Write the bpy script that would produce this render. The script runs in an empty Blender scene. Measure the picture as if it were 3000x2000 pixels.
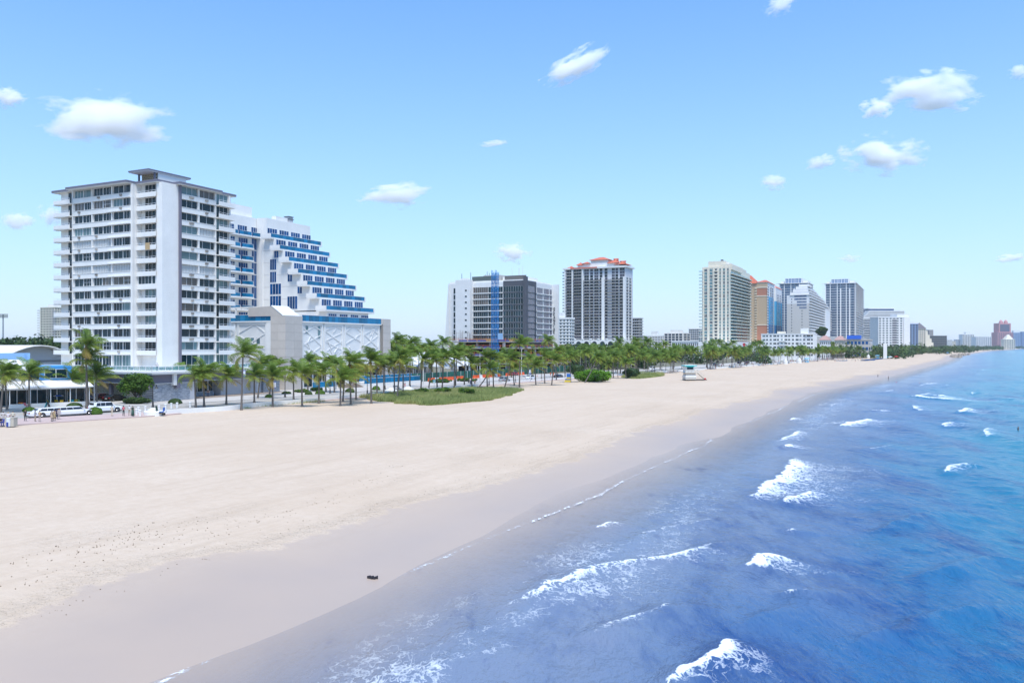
import bpy, bmesh, math, random
import numpy as np
from mathutils import Vector, Matrix
random.seed(7); rng = np.random.default_rng(11)
R = math.radians
sc = bpy.context.scene
COL = sc.collection

# ---------------------------------------------------------------- camera
FPX, HY, CH = 2400.0, 1014.0, 11.0          # focal length in photo pixels, eye level row, camera height
cam = bpy.data.cameras.new('camera'); co = bpy.data.objects.new('camera', cam); COL.objects.link(co)
co.location = (0, 0, CH); co.rotation_euler = (R(90), 0, 0)
cam.sensor_width = 36; cam.lens = FPX / 3000 * 36; cam.shift_y = 14 / 3000
cam.clip_start = 0.5; cam.clip_end = 60000
sc.camera = co

# ---------------------------------------------------------------- sky, sun, exposure
SUN_EL, SUN_AZ = 66.0, 168.0                # azimuth measured clockwise from the viewing direction (+Y)
wd = bpy.data.worlds.new('World'); sc.world = wd; wd.use_nodes = True
nt = wd.node_tree; nt.nodes.clear()
out = nt.nodes.new('ShaderNodeOutputWorld'); bg = nt.nodes.new('ShaderNodeBackground')
sky = nt.nodes.new('ShaderNodeTexSky'); sky.sky_type = 'NISHITA'; sky.sun_disc = False
sky.sun_elevation = R(SUN_EL); sky.sun_rotation = R(SUN_AZ)
sky.air_density = 1.0; sky.dust_density = 0.3; sky.ozone_density = 3.0; sky.altitude = 0
# humid sea air: the blue deepens overhead and pales evenly all round towards the horizon
_g = nt.nodes.new('ShaderNodeTexCoord'); _x = nt.nodes.new('ShaderNodeSeparateXYZ'); nt.links.new(_g.outputs['Generated'], _x.inputs[0])
_a = nt.nodes.new('ShaderNodeMath'); _a.operation = 'ABSOLUTE'; nt.links.new(_x.outputs[2], _a.inputs[0])
_m = nt.nodes.new('ShaderNodeMath'); _m.operation = 'MULTIPLY'; _m.inputs[1].default_value = -4.0; nt.links.new(_a.outputs[0], _m.inputs[0])
_e = nt.nodes.new('ShaderNodeMath'); _e.operation = 'EXPONENT'; nt.links.new(_m.outputs[0], _e.inputs[0])
_t = nt.nodes.new('ShaderNodeVectorMath'); _t.operation = 'MULTIPLY'; nt.links.new(sky.outputs[0], _t.inputs[0]); _t.inputs[1].default_value = (0.27, 1.10, 1.68)
_c = nt.nodes.new('ShaderNodeMix'); _c.data_type = 'RGBA'; nt.links.new(_e.outputs[0], _c.inputs[0]); nt.links.new(_t.outputs[0], _c.inputs[6]); _c.inputs[7].default_value = (5.3, 5.9, 6.7, 1)
nt.links.new(_c.outputs[2], bg.inputs[0]); bg.inputs[1].default_value = 0.115
nt.links.new(bg.outputs[0], out.inputs[0])
sl = bpy.data.lights.new('sun', 'SUN'); so = bpy.data.objects.new('sun', sl); COL.objects.link(so)
sl.energy = 3.6; sl.angle = R(26); sl.color = (1.0, 0.97, 0.92)
_d = Vector((math.sin(R(SUN_AZ)) * math.cos(R(SUN_EL)), math.cos(R(SUN_AZ)) * math.cos(R(SUN_EL)), math.sin(R(SUN_EL))))
so.rotation_euler = _d.to_track_quat('Z', 'Y').to_euler()
sc.view_settings.view_transform = 'Standard'; sc.view_settings.look = 'None'
sc.view_settings.gamma = 1; sc.view_settings.use_curve_mapping = False
sc.view_settings.exposure = 0.45
sc.cycles.max_bounces = 12; sc.cycles.diffuse_bounces = 3; sc.cycles.glossy_bounces = 3
sc.cycles.transparent_max_bounces = 12; sc.cycles.volume_bounces = 10
sc.cycles.use_denoising = True

# ---------------------------------------------------------------- coast frame: s runs along the beach (away), t runs inland
DX, DY = 0.4472136, 0.8944272
ROT = math.atan2(DY, DX)
def W(s, t, z=0.0): return Vector((s * DX - t * DY, s * DY + t * DX, z))
def ST(X, Y): return X * DX + Y * DY, -X * DY + Y * DX
def gp(px, py, z=0.0):
    Y = FPX * (CH - z) / (py - HY); return Vector(((px - 1500) / FPX * Y, Y, z))
def gst(px, py, z=0.0):
    p = gp(px, py, z); return ST(p.x, p.y)
def on_ray(px, Y, z=0.0): return Vector(((px - 1500) / FPX * Y, Y, z))
def zat(py, Y): return CH - (py - HY) * Y / FPX
_OS = np.array([-2000, 230, 316, 415, 592, 839, 1171, 2474, 5031, 9000, 16000.])
_OT = np.array([0, 0, -10, -18, -32, -50, -62, -185, -510, -1500, -4000.])
def off(s): return np.interp(s, _OS, _OT)

# ---------------------------------------------------------------- materials
MATS = {}
def mat(name, col, rough=0.7, metal=0.0, spec=0.5, var=0.0, vscale=1.0, bump=0.0, bscale=20.0, rnd=0.0, trans=0.0, alpha=1.0, coat=0.0):
    if name in MATS: return MATS[name]
    m = bpy.data.materials.new(name); m.use_nodes = True; n = m.node_tree; b = n.nodes['Principled BSDF']
    b.inputs['Base Color'].default_value = (*col, 1); b.inputs['Roughness'].default_value = rough
    b.inputs['Metallic'].default_value = metal; b.inputs['Specular IOR Level'].default_value = spec
    if alpha < 1: b.inputs['Alpha'].default_value = alpha
    if coat: b.inputs['Coat Weight'].default_value = coat; b.inputs['Coat Roughness'].default_value = 0.05
    src = None
    if var > 0:
        tc = n.nodes.new('ShaderNodeTexCoord'); no = n.nodes.new('ShaderNodeTexNoise')
        no.inputs['Scale'].default_value = vscale; no.inputs['Detail'].default_value = 6; no.inputs['Roughness'].default_value = 0.62
        n.links.new(tc.outputs['Object'], no.inputs['Vector'])
        mr = n.nodes.new('ShaderNodeMapRange'); mr.inputs[1].default_value = 0.25; mr.inputs[2].default_value = 0.75
        mr.inputs[3].default_value = 1 - var; mr.inputs[4].default_value = 1 + var
        n.links.new(no.outputs[0], mr.inputs[0]); src = mr.outputs[0]
    if rnd > 0:
        oi = n.nodes.new('ShaderNodeObjectInfo'); mr = n.nodes.new('ShaderNodeMapRange')
        mr.inputs[3].default_value = 1 - rnd; mr.inputs[4].default_value = 1 + rnd
        n.links.new(oi.outputs['Random'], mr.inputs[0])
        if src is None: src = mr.outputs[0]
        else:
            mu = n.nodes.new('ShaderNodeMath'); mu.operation = 'MULTIPLY'
            n.links.new(src, mu.inputs[0]); n.links.new(mr.outputs[0], mu.inputs[1]); src = mu.outputs[0]
    if src is not None:
        vm = n.nodes.new('ShaderNodeVectorMath'); vm.operation = 'SCALE'; vm.inputs[0].default_value = col
        n.links.new(src, vm.inputs['Scale']); n.links.new(vm.outputs[0], b.inputs['Base Color'])
    if bump > 0:
        tc = n.nodes.new('ShaderNodeTexCoord'); no = n.nodes.new('ShaderNodeTexNoise'); no.inputs['Scale'].default_value = bscale
        no.inputs['Detail'].default_value = 4
        bp = n.nodes.new('ShaderNodeBump'); bp.inputs['Strength'].default_value = bump; bp.inputs['Distance'].default_value = 0.05
        n.links.new(tc.outputs['Object'], no.inputs['Vector']); n.links.new(no.outputs[0], bp.inputs['Height']); n.links.new(bp.outputs[0], b.inputs['Normal'])
    MATS[name] = m
    return m

# ---------------------------------------------------------------- mesh helpers
def link(name, me, parent=None, loc=None, rotz=None, label=None, cat=None, group=None, kind=None):
    o = bpy.data.objects.new(name, me); COL.objects.link(o)
    if parent is not None: o.parent = parent
    if loc is not None: o.location = loc
    if rotz is not None: o.rotation_euler = (0, 0, rotz)
    if label: o['label'] = label
    if cat: o['category'] = cat
    if group: o['group'] = group
    if kind: o['kind'] = kind
    return o
def thing(name, label, cat, loc=(0, 0, 0), rotz=0.0, group=None):
    return link(name, None, None, loc, rotz, label, cat, group)
class MB:
    def __init__(s): s.v = []; s.f = []; s.m = []; s.cur = 0
    def add(s, vs, fs):
        b = len(s.v); s.v.extend(vs)
        for f in fs: s.f.append(tuple(i + b for i in f)); s.m.append(s.cur)
        return s
    def box(s, x0, x1, y0, y1, z0, z1):
        if x0 > x1: x0, x1 = x1, x0
        if y0 > y1: y0, y1 = y1, y0
        if z0 > z1: z0, z1 = z1, z0
        return s.add([(x0, y0, z0), (x1, y0, z0), (x1, y1, z0), (x0, y1, z0), (x0, y0, z1), (x1, y0, z1), (x1, y1, z1), (x0, y1, z1)],
                     [(3, 2, 1, 0), (4, 5, 6, 7), (0, 1, 5, 4), (1, 2, 6, 5), (2, 3, 7, 6), (3, 0, 4, 7)])
    def prism(s, poly, z0, z1, top=None):
        n = len(poly); top = top or poly
        return s.add([(x, y, z0) for x, y in poly] + [(x, y, z1) for x, y in top],
                     [tuple(range(n - 1, -1, -1)), tuple(range(n, 2 * n))] + [(i, (i + 1) % n, n + (i + 1) % n, n + i) for i in range(n)])
    def tube(s, pts, rad, n=6, cap=True):
        pts = [Vector(p) for p in pts]; rad = rad if hasattr(rad, '__len__') else [rad] * len(pts)
        vs = []; fs = []
        for i, p in enumerate(pts):
            d = (pts[min(i + 1, len(pts) - 1)] - pts[max(i - 1, 0)]).normalized()
            a = d.cross(Vector((0, 0, 1)) if abs(d.z) < 0.95 else Vector((1, 0, 0))).normalized(); b = d.cross(a)
            for k in range(n):
                th = 2 * math.pi * k / n; vs.append(tuple(p + (a * math.cos(th) + b * math.sin(th)) * rad[i]))
        for i in range(len(pts) - 1):
            for k in range(n):
                k2 = (k + 1) % n; fs.append((i * n + k, i * n + k2, (i + 1) * n + k2, (i + 1) * n + k))
        if cap: fs.append(tuple(range(n - 1, -1, -1))); fs.append(tuple((len(pts) - 1) * n + k for k in range(n)))
        return s.add(vs, fs)
    def lathe(s, prof, n=12, c=(0, 0, 0)):
        vs = []; fs = []
        for r, z in prof:
            for k in range(n):
                th = 2 * math.pi * k / n; vs.append((c[0] + r * math.cos(th), c[1] + r * math.sin(th), c[2] + z))
        for i in range(len(prof) - 1):
            for k in range(n):
                k2 = (k + 1) % n; fs.append((i * n + k, i * n + k2, (i + 1) * n + k2, (i + 1) * n + k))
        fs.append(tuple(range(n - 1, -1, -1))); fs.append(tuple((len(prof) - 1) * n + k for k in range(n)))
        return s.add(vs, fs)
    def mesh(s, name, mats, smooth=False):
        me = bpy.data.meshes.new(name); me.from_pydata(s.v, [], s.f)
        if not isinstance(mats, (list, tuple)): mats = [mats]
        for m in mats: me.materials.append(m)
        if len(mats) > 1: me.polygons.foreach_set('material_index', s.m)
        if smooth: me.polygons.foreach_set('use_smooth', [True] * len(me.polygons))
        me.update(); return me
    def build(s, name, mats, parent=None, smooth=False, **k):
        return link(name, s.mesh(name, mats, smooth), parent, **k)
def np_mesh(name, V, F, mats, smooth=True):
    me = bpy.data.meshes.new(name); V = np.asarray(V, np.float32); F = np.asarray(F, np.int32)
    me.vertices.add(len(V)); me.vertices.foreach_set('co', V.ravel())
    k = F.shape[1]; me.loops.add(F.size); me.loops.foreach_set('vertex_index', F.ravel())
    me.polygons.add(len(F)); me.polygons.foreach_set('loop_start', np.arange(0, F.size, k, dtype=np.int32))
    me.polygons.foreach_set('loop_total', np.full(len(F), k, np.int32))
    me.polygons.foreach_set('use_smooth', np.full(len(F), smooth))
    for m in (mats if isinstance(mats, (list, tuple)) else [mats]): me.materials.append(m)
    me.update(calc_edges=True); me.validate(); return me
def attr(me, name, vals):
    a = me.attributes.new(name, 'FLOAT', 'POINT'); a.data.foreach_set('value', np.asarray(vals, np.float32))
def gridfaces(ns, nt_):
    i = np.arange(ns - 1)[:, None] * nt_ + np.arange(nt_ - 1)[None, :]; i = i.ravel()
    return np.stack([i, i + nt_, i + nt_ + 1, i + 1], 1)
_NG = rng.random((256, 256))
def vnoise(x, y):
    xi = np.floor(x).astype(int); yi = np.floor(y).astype(int); fx = x - xi; fy = y - yi
    fx = fx * fx * (3 - 2 * fx); fy = fy * fy * (3 - 2 * fy)
    g = lambda a, b: _NG[a & 255, b & 255]
    return (g(xi, yi) * (1 - fx) + g(xi + 1, yi) * fx) * (1 - fy) + (g(xi, yi + 1) * (1 - fx) + g(xi + 1, yi + 1) * fx) * fy
def fbm(x, y, o=4):
    r = 0; a = 0.5
    for k in range(o): r = r + a * vnoise(x * 2 ** k + 17.3 * k, y * 2 ** k + 9.1 * k); a *= 0.5
    return r / (1 - 0.5 ** o)
def sstep(a, b, x):
    t = np.clip((x - a) / (b - a), 0, 1); return t * t * (3 - 2 * t)
# ================================================================ the setting: sand, sea, land, road
def prof(T):   # beach height over distance inland
    return np.interp(T, [-400, -60, 0, 24, 30, 36, 44, 60, 100, 109, 112], [-9, -5.5, -2.6, -1.62, -1.3, -0.95, -0.62, -0.42, -0.16, -0.10, -0.10])
def nodes(m): return m.node_tree.nodes, m.node_tree.links
def newmat(name):
    m = bpy.data.materials.new(name); m.use_nodes = True; MATS[name] = m
    return m, m.node_tree.nodes, m.node_tree.links, m.node_tree.nodes['Principled BSDF']
def nnoise(N, L, vec, scale, detail=4, rough=0.6):
    n = N.new('ShaderNodeTexNoise'); n.inputs['Scale'].default_value = scale; n.inputs['Detail'].default_value = detail; n.inputs['Roughness'].default_value = rough
    if vec is not None: L.new(vec, n.inputs['Vector'])
    return n.outputs[0]
def nmap(N, L, v, a, b, c=0.0, d=1.0):
    n = N.new('ShaderNodeMapRange'); n.inputs[1].default_value = a; n.inputs[2].default_value = b; n.inputs[3].default_value = c; n.inputs[4].default_value = d
    L.new(v, n.inputs[0]); return n.outputs[0]
def nmix(N, L, f, a, b):
    n = N.new('ShaderNodeMix'); n.data_type = 'RGBA'
    if isinstance(f, float): n.inputs[0].default_value = f
    else: L.new(f, n.inputs[0])
    for i, c in ((6, a), (7, b)):
        if isinstance(c, tuple): n.inputs[i].default_value = (*c, 1)
        else: L.new(c, n.inputs[i])
    return n.outputs[2]
def nmath(N, L, op, a, b=None):
    n = N.new('ShaderNodeMath'); n.operation = op
    for i, c in ((0, a), (1, b)):
        if c is None: continue
        if isinstance(c, (int, float)): n.inputs[i].default_value = c
        else: L.new(c, n.inputs[i])
    return n.outputs[0]
def nattr(N, name):
    n = N.new('ShaderNodeAttribute'); n.attribute_name = name; return n.outputs['Fac']

# ---- sand
m, N, L, B = newmat('sand')
tc = N.new('ShaderNodeTexCoord').outputs['Object']
wetd = nattr(N, 'wetd'); rough_t = nattr(N, 'trod')
n1 = nnoise(N, L, tc, 0.05, 5); n2 = nnoise(N, L, tc, 1.3, 6, 0.7); n3 = nnoise(N, L, tc, 9.0, 3, 0.7)
wn = nnoise(N, L, tc, 0.9, 5, 0.65)
wet = nmath(N, L, 'MULTIPLY', nmap(N, L, nmath(N, L, 'ADD', wetd, nmath(N, L, 'MULTIPLY', nmath(N, L, 'SUBTRACT', wn, 0.5), 2.2)), 0.22, -0.25), nmap(N, L, wetd, -6.0, -0.5, 1.0, 0.66))
c = nmix(N, L, nmap(N, L, n1, 0.35, 0.65), (0.525, 0.415, 0.312), (0.575, 0.468, 0.365))
c = nmix(N, L, nmap(N, L, n2, 0.35, 0.85), c, (0.49, 0.382, 0.28))
mps = N.new('ShaderNodeMapping'); mps.inputs['Rotation'].default_value = (0, 0, -ROT); L.new(tc, mps.inputs[0]); mps2 = N.new('ShaderNodeMapping'); mps2.inputs['Scale'].default_value = (0.06, 1.0, 1.0); L.new(mps.outputs[0], mps2.inputs[0])
rake = nnoise(N, L, mps2.outputs[0], 1.1, 5, 0.7)
c = nmix(N, L, nmap(N, L, rake, 0.50, 0.72, 0.0, 0.55), c, (0.45, 0.35, 0.258))
spk = nmath(N, L, 'MULTIPLY', nmap(N, L, n3, 0.57, 0.66), rough_t)
spk2 = nmath(N, L, 'MULTIPLY', spk, 0.85)
c = nmix(N, L, spk2, c, (0.20, 0.15, 0.10))
c = nmix(N, L, wet, c, nmix(N, L, nmap(N, L, n1, 0.3, 0.7), (0.44, 0.34, 0.262), (0.375, 0.30, 0.248)))
L.new(c, B.inputs['Base Color'])
L.new(nmap(N, L, wet, 0, 1, 0.9, 0.42), B.inputs['Roughness']); L.new(nmap(N, L, wet, 0, 1, 0.1, 0.33), B.inputs['Specular IOR Level'])
bm1 = nnoise(N, L, tc, 1.1, 5, 0.65); bm2 = nnoise(N, L, tc, 3.5, 4, 0.7)
hh = nmath(N, L, 'ADD', nmath(N, L, 'ADD', bm1, nmath(N, L, 'MULTIPLY', bm2, 0.6)), nmath(N, L, 'MULTIPLY', rake, 0.8))
bp = N.new('ShaderNodeBump'); bp.inputs['Distance'].default_value = 0.22
st = nmath(N, L, 'ADD', nmath(N, L, 'MULTIPLY', rough_t, 0.75), 0.25)
L.new(nmath(N, L, 'MULTIPLY', st, nmap(N, L, wet, 0, 1, 1, 0.04)), bp.inputs['Strength'])
L.new(hh, bp.inputs['Height']); L.new(bp.outputs[0], B.inputs['Normal'])

def build_sand():
    s = np.concatenate([np.arange(-60, 130, 0.5), np.arange(130, 320, 1.2), np.geomspace(320, 9000, 160)])
    T = np.concatenate([np.linspace(-160, 10, 12), np.arange(12, 50, 0.4), np.arange(50, 113.5, 1.0)])
    S, TT = np.meshgrid(s, T, indexing='ij')
    far = np.clip((S - 1200) / 3000, 0, 1)
    T2 = np.where(TT > 36, 36 + (TT - 36) * (1 - 0.55 * far), TT)
    tt = T2 + off(S)
    w = fbm(S * 0.05 + 3, TT * 0.15, 3) - 0.5
    z = prof(TT) + 0.25 * w * sstep(40, 50, TT) * sstep(112, 105, TT) + 0.05 * (fbm(S * 0.6, TT * 0.6, 3) - 0.5) * sstep(34, 40, TT) * sstep(112, 107, TT)
    # the wet / dry edge: a scalloped line with small headlands
    edge = 33.9 + 3.2 * (fbm(S * 0.045 + 9, S * 0 + 2, 2) - 0.5) * 2 + 1.5 * (fbm(S * 0.35, TT * 0.12 + 40, 3) - 0.5) * 2 + 3.2 * np.exp(-((S - 30) / 6.5) ** 2) - 0.8 * np.exp(-((S - 45) / 12) ** 2) + 1.5 * sstep(100, 200, S)
    trod = 0.08 + 0.92 * np.exp(-((TT - edge - 1.0) / 1.5) ** 2) + 0.55 * np.exp(-((TT - edge - 9) / 4.5) ** 2) * sstep(0.45, 0.6, fbm(S * 0.12, TT * 0.3 + 7, 3))
    z = z + 0.06 * np.exp(-((TT - edge - 0.5) / 0.7) ** 2)
    # footprints: small pits
    X = S * DX - tt * DY; Y = S * DY + tt * DX
    V = np.stack([X, Y, z], -1).reshape(-1, 3)
    me = np_mesh('sand_beach', V, gridfaces(len(s), len(T)), MATS['sand'])
    attr(me, 'wetd', (TT - edge).ravel()); attr(me, 'trod', np.clip(trod, 0, 1).ravel())
    link('sand_beach', me, kind='structure')
build_sand()

# ---- sea
ZW = -1.5
# breaking fronts: (list of photo points on the front line, trail width m, foam strength, crest height m)
FR = [
 ([(1130, 1960), (1230, 1900), (1370, 1860), (1480, 1815), (1560, 1765)], 5.5, 0.46, 0.10),
 ([(1400, 1810), (1560, 1740), (1740, 1665), (1900, 1640), (2050, 1612), (2165, 1582)], 5.0, 0.80, 0.22),
 ([(1970, 2040), (2010, 1990), (2080, 1950), (2140, 1910), (2185, 1884)], 2.2, 1.6, 0.45),
 ([(2168, 1672), (2210, 1655), (2265, 1635), (2290, 1632)], 3.4, 1.35, 0.4),
 ([(1680, 1872), (1780, 1835), (1880, 1808), (2030, 1770)], 1.0, 0.75, 0.30),
 ([(1840, 1590), (1930, 1548), (2040, 1535), (2140, 1514)], 3.0, 0.60, 0.14),
 ([(2170, 1487), (2205, 1462), (2235, 1430), (2290, 1400), (2330, 1336), (2350, 1334)], 9.0, 1.0, 0.35),
 ([(2280, 1480), (2310, 1462), (2380, 1440), (2410, 1438)], 5.0, 0.95, 0.3),
 ([(2290, 1312), (2310, 1304), (2335, 1304)], 5.0, 1.2, 0.3),
 ([(2450, 1252), (2480, 1240), (2515, 1224), (2540, 1232)], 8.0, 1.25, 0.3),
 ([(2400, 1248), (2460, 1235), (2500, 1230)], 9.0, 0.6, 0.1),
 ([(2762, 1390), (2785, 1372), (2830, 1364)], 2.6, 1.1, 0.35),
 ([(2665, 1160), (2700, 1157), (2760, 1162), (2800, 1175)], 22.0, 1.1, 0.3),
 ([(2530, 1205), (2570, 1200), (2600, 1203)], 5.0, 0.9, 0.2),
 ([(2800, 1210), (2825, 1200), (2845, 1197)], 8.0, 1.2, 0.3),
 ([(1740, 1550), (1790, 1535), (1810, 1530)], 1.8, 1.0, 0.12),
 ([(2318, 1755), (2335, 1745), (2345, 1740)], 0.8, 1.0, 0.25),
 ([(2310, 1558), (2325, 1553), (2335, 1550)], 1.2, 0.9, 0.2),
 ([(1480, 1775), (1600, 1715), (1700, 1650), (1800, 1600), (1913, 1565)], 3.5, 0.52, 0.10),
 ([(1500, 1690), (1640, 1600), (1780, 1540), (1880, 1490)], 1.2, 0.40, 0.08),
 ([(1620, 1480), (1760, 1450), (1900, 1420), (2020, 1400)], 1.5, 0.36, 0.08),
 ([(2180, 1850), (2300, 1790), (2420, 1740), (2500, 1715)], 1.0, 0.25, 0.36),
 ([(2520, 1900), (2680, 1830), (2860, 1790), (3000, 1770)], 0.8, 0.05, 0.34),
 ([(2560, 1560), (2700, 1520), (2850, 1500)], 0.8, 0.05, 0.32),
 ([(2700, 1700), (2850, 1650), (3000, 1630)], 0.8, 0.05, 0.3),
 ([(1090, 2040), (1180, 1990), (1290, 1950), (1420, 1910), (1540, 1850)], 6.5, 0.50, 0.12),
]
def build_sea():
    s = np.concatenate([np.arange(-60, 14, 1.2), np.arange(14, 90, 0.22), np.geomspace(90, 420, 330), np.geomspace(426, 15000, 190)])
    q = np.concatenate([np.arange(-8, 42, 0.22), np.geomspace(42.2, 150, 200), np.geomspace(151, 20000, 90)])   # distance seaward of t=26
    S, Q = np.meshgrid(s, q, indexing='ij')
    tl = 26 - Q                                                   # coast-frame t before the coast's own bend
    tt = tl + off(S)
    near = sstep(900, 150, S + 0.8 * np.abs(Q))
    warp = 9 * (fbm(S * 0.02, Q * 0.02 + 5, 3) - 0.5)
    dep = sstep(0, 45, Q)
    sw = np.sin((Q + warp + 0.18 * S) * 2 * math.pi / 11.5) * 0.5 + 0.5
    z = near * (0.06 + 0.34 * dep) * (sw ** 2.2 - 0.35) * (0.4 + 1.2 * fbm(S * 0.04 + 31, Q * 0.03, 2))
    ch = fbm(S * 0.9 + 0.3 * Q, Q * 0.55, 3) - 0.5
    z += near * 0.17 * ch * (0.25 + dep) + near * 0.16 * (fbm(S * 0.22 + 5, Q * 0.3 + 2, 2) - 0.5) * (0.1 + dep)
    foam = np.zeros_like(S); crest = np.zeros_like(S)
    FRS = []
    for pts, w, inten, h in FR:
        st_ = [gst(px, py, ZW) for px, py in pts]
        ss = np.array([a for a, b in st_]); ts = np.array([b for a, b in st_])
        o_ = np.argsort(ss); FRS.append((ss[o_], ts[o_] - off(ss[o_]), w, inten, h))
    r2 = np.random.default_rng(5)
    for k in range(120):                                           # breakers farther out along the beach
        s0 = 130 * (30 ** r2.random()) if k > 30 else r2.uniform(110, 320); q0 = r2.uniform(6, 85) * (1 if s0 < 300 else 1.5); ln = r2.uniform(4, 15) * (1 + s0 / 500)
        FRS.append((np.array([s0 - ln / 2, s0, s0 + ln / 2]), np.array([26 - q0 + r2.uniform(-.8, 2), 26 - q0, 26 - q0 - r2.uniform(-.8, 2)]), r2.uniform(1.0, 4.0) * (1 + s0 / 400), r2.uniform(0.35, 1.0), 0.2))
    jit = 1.3 * (fbm(S * 0.55, Q * 0.4 + 60, 3) - 0.5)
    for ss, ts, w, inten, h in FRS:
        msk = (S > ss[0] - 2) & (S < ss[-1] + 2)
        if not msk.any(): continue
        tf = np.interp(S[msk], ss, ts) + jit[msk]
        d = tf - tl[msk]                                           # >0 seaward of the front
        L_ = ss[-1] - ss[0]; e = np.clip(np.minimum(S[msk] - ss[0], ss[-1] - S[msk]) / (0.22 * L_), 0, 1) ** 0.7
        jw = w * (0.55 + 0.9 * fbm(S[msk] * 0.5 + ss[0], Q[msk] * 0.15, 2))
        fo = e * np.where(d >= 0, 0.50 * inten * np.exp(-d / (0.10 * jw)) + 0.62 * np.minimum(inten, 1) * np.exp(-(d / (1.7 * jw)) ** 1.3), 0.95 * inten * np.exp(-(d / 0.14) ** 2))
        foam[msk] = np.maximum(foam[msk], fo)
        z[msk] += h * e * near[msk] * np.where(d > 0, np.exp(-(d / 1.6) ** 2), np.exp(-(d / 0.7) ** 2))
    surf = np.exp(-((Q - 9) / 7.5) ** 2)
    patch = sstep(0.30, 0.62, fbm(S * 0.06 + 1, Q * 0.12, 4)) * surf
    foam = np.maximum(foam, 0.60 * patch * sstep(140, 30, S)); foam = np.maximum(foam, 0.50 * patch * sstep(60, 140, S))
    # swash line at the very edge
    swl = 2.6 * (fbm(S * 0.06 + 70, S * 0, 3) - 0.5)
    edge = 0.72 * np.exp(-((Q - 0.9 - swl - 0.5 * (fbm(S * 0.8, S * 0 + 5, 2) - 0.5)) / 0.24) ** 2) * sstep(0.36, 0.60, fbm(S * 0.09 + 4, S * 0 + 3, 3))
    foam = np.maximum(foam, 1.1 * edge); foam = np.maximum(foam, 0.62 * np.exp(-((Q - 0.9 - swl) / 0.35) ** 2))
    z = np.where(Q < 6, z * np.clip(Q / 6, 0, 1) + 0.10 * swl / 1.3 * np.exp(-(Q / 5) ** 2), z)
    X = S * DX - tt * DY; Y = S * DY + tt * DX
    V = np.stack([X, Y, z + ZW], -1).reshape(-1, 3)
    me = np_mesh('sea', V, gridfaces(len(s), len(q)), MATS['sea'])
    attr(me, 'foam', foam.ravel()); attr(me, 'offs', Q.ravel())
    attr(me, 'deep', (0.62 * sstep(0, 60, Q) + 0.38 * sstep(30, 75, Q) + 0.35 * (fbm(S * 0.03, Q * 0.05 + 8, 3) - 0.5) * sstep(4, 30, Q)).ravel())
    link('sea', me, kind='structure')
m, N, L, B = newmat('sea')
tc = N.new('ShaderNodeTexCoord').outputs['Object']
mp = N.new('ShaderNodeMapping'); mp.inputs['Rotation'].default_value = (0, 0, -R(20)); mp.inputs['Scale'].default_value = (1, 0.4, 1); L.new(tc, mp.inputs[0]); mv = mp.outputs[0]
deep = nattr(N, 'deep'); offs = nattr(N, 'offs'); foam = nattr(N, 'foam')
n1 = nnoise(N, L, mv, 0.07, 6, 0.7); n2 = nnoise(N, L, mv, 0.35, 5, 0.7); n4 = nnoise(N, L, tc, 0.011, 4, 0.6)
zq = nmath(N, L, 'ADD', offs, nmath(N, L, 'MULTIPLY', nmath(N, L, 'SUBTRACT', n1, 0.5), 22.0))      # offshore distance, edges broken up by drifting sand and weed
n5 = nnoise(N, L, mv, 0.16, 5, 0.7)
c = nmix(N, L, nmap(N, L, nmath(N, L, 'ADD', offs, nmath(N, L, 'MULTIPLY', nmath(N, L, 'SUBTRACT', n2, 0.5), 5.0)), 0.0, 9.0), (0.40, 0.355, 0.335), (0.165, 0.205, 0.285))
c = nmix(N, L, nmap(N, L, zq, 12.0, 25.0), c, (0.022, 0.10, 0.245))
c = nmix(N, L, nmap(N, L, nmath(N, L, 'ADD', zq, nmath(N, L, 'MULTIPLY', nmath(N, L, 'SUBTRACT', n4, 0.5), 40.0)), 22.0, 38.0), c, (0.012, 0.19, 0.285))
weed = nmath(N, L, 'MULTIPLY', nmap(N, L, n5, 0.50, 0.66), nmap(N, L, offs, 6.0, 20.0, 0.12, 0.85))
c = nmix(N, L, weed, c, (0.008, 0.045, 0.17))
weed2 = nmath(N, L, 'MULTIPLY', nmap(N, L, n2, 0.60, 0.70), nmap(N, L, offs, 1.0, 30.0, 0.75, 0.25))
c = nmix(N, L, weed2, c, (0.022, 0.04, 0.15))
# lace foam
dst = nnoise(N, L, tc, 1.4, 4, 0.6)
vm = N.new('ShaderNodeVectorMath'); vm.operation = 'ADD'; L.new(tc, vm.inputs[0])
cv = N.new('ShaderNodeTexNoise'); cv.inputs['Scale'].default_value = 0.8; cv.inputs['Detail'].default_value = 3; L.new(tc, cv.inputs['Vector'])
vs_ = N.new('ShaderNodeVectorMath'); vs_.operation = 'SCALE'; vs_.inputs['Scale'].default_value = 1.0; L.new(cv.outputs[1], vs_.inputs[0]); L.new(vs_.outputs[0], vm.inputs[1])
def ridge(scale, k, seed):
    mpv = N.new('ShaderNodeMapping'); mpv.inputs['Location'].default_value = (seed, seed * 2, 0); mpv.inputs['Rotation'].default_value = (0, 0, -R(25)); mpv.inputs['Scale'].default_value = (1, 0.6, 0.001); L.new(vm.outputs[0], mpv.inputs[0])
    n = nnoise(N, L, mpv.outputs[0], scale, 4, 0.55)
    return nmath(N, L, 'MAXIMUM', nmath(N, L, 'SUBTRACT', 1.0, nmath(N, L, 'MULTIPLY', nmath(N, L, 'ABSOLUTE', nmath(N, L, 'SUBTRACT', n, 0.5)), k)), 0.0)
e1 = ridge(1.05, 12.0, 3.0); e2 = ridge(2.4, 9.0, 8.0)
lace = nmath(N, L, 'MAXIMUM', e1, nmath(N, L, 'MULTIPLY', e2, 0.92))
nf = nnoise(N, L, tc, 0.9, 6, 0.75)
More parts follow.
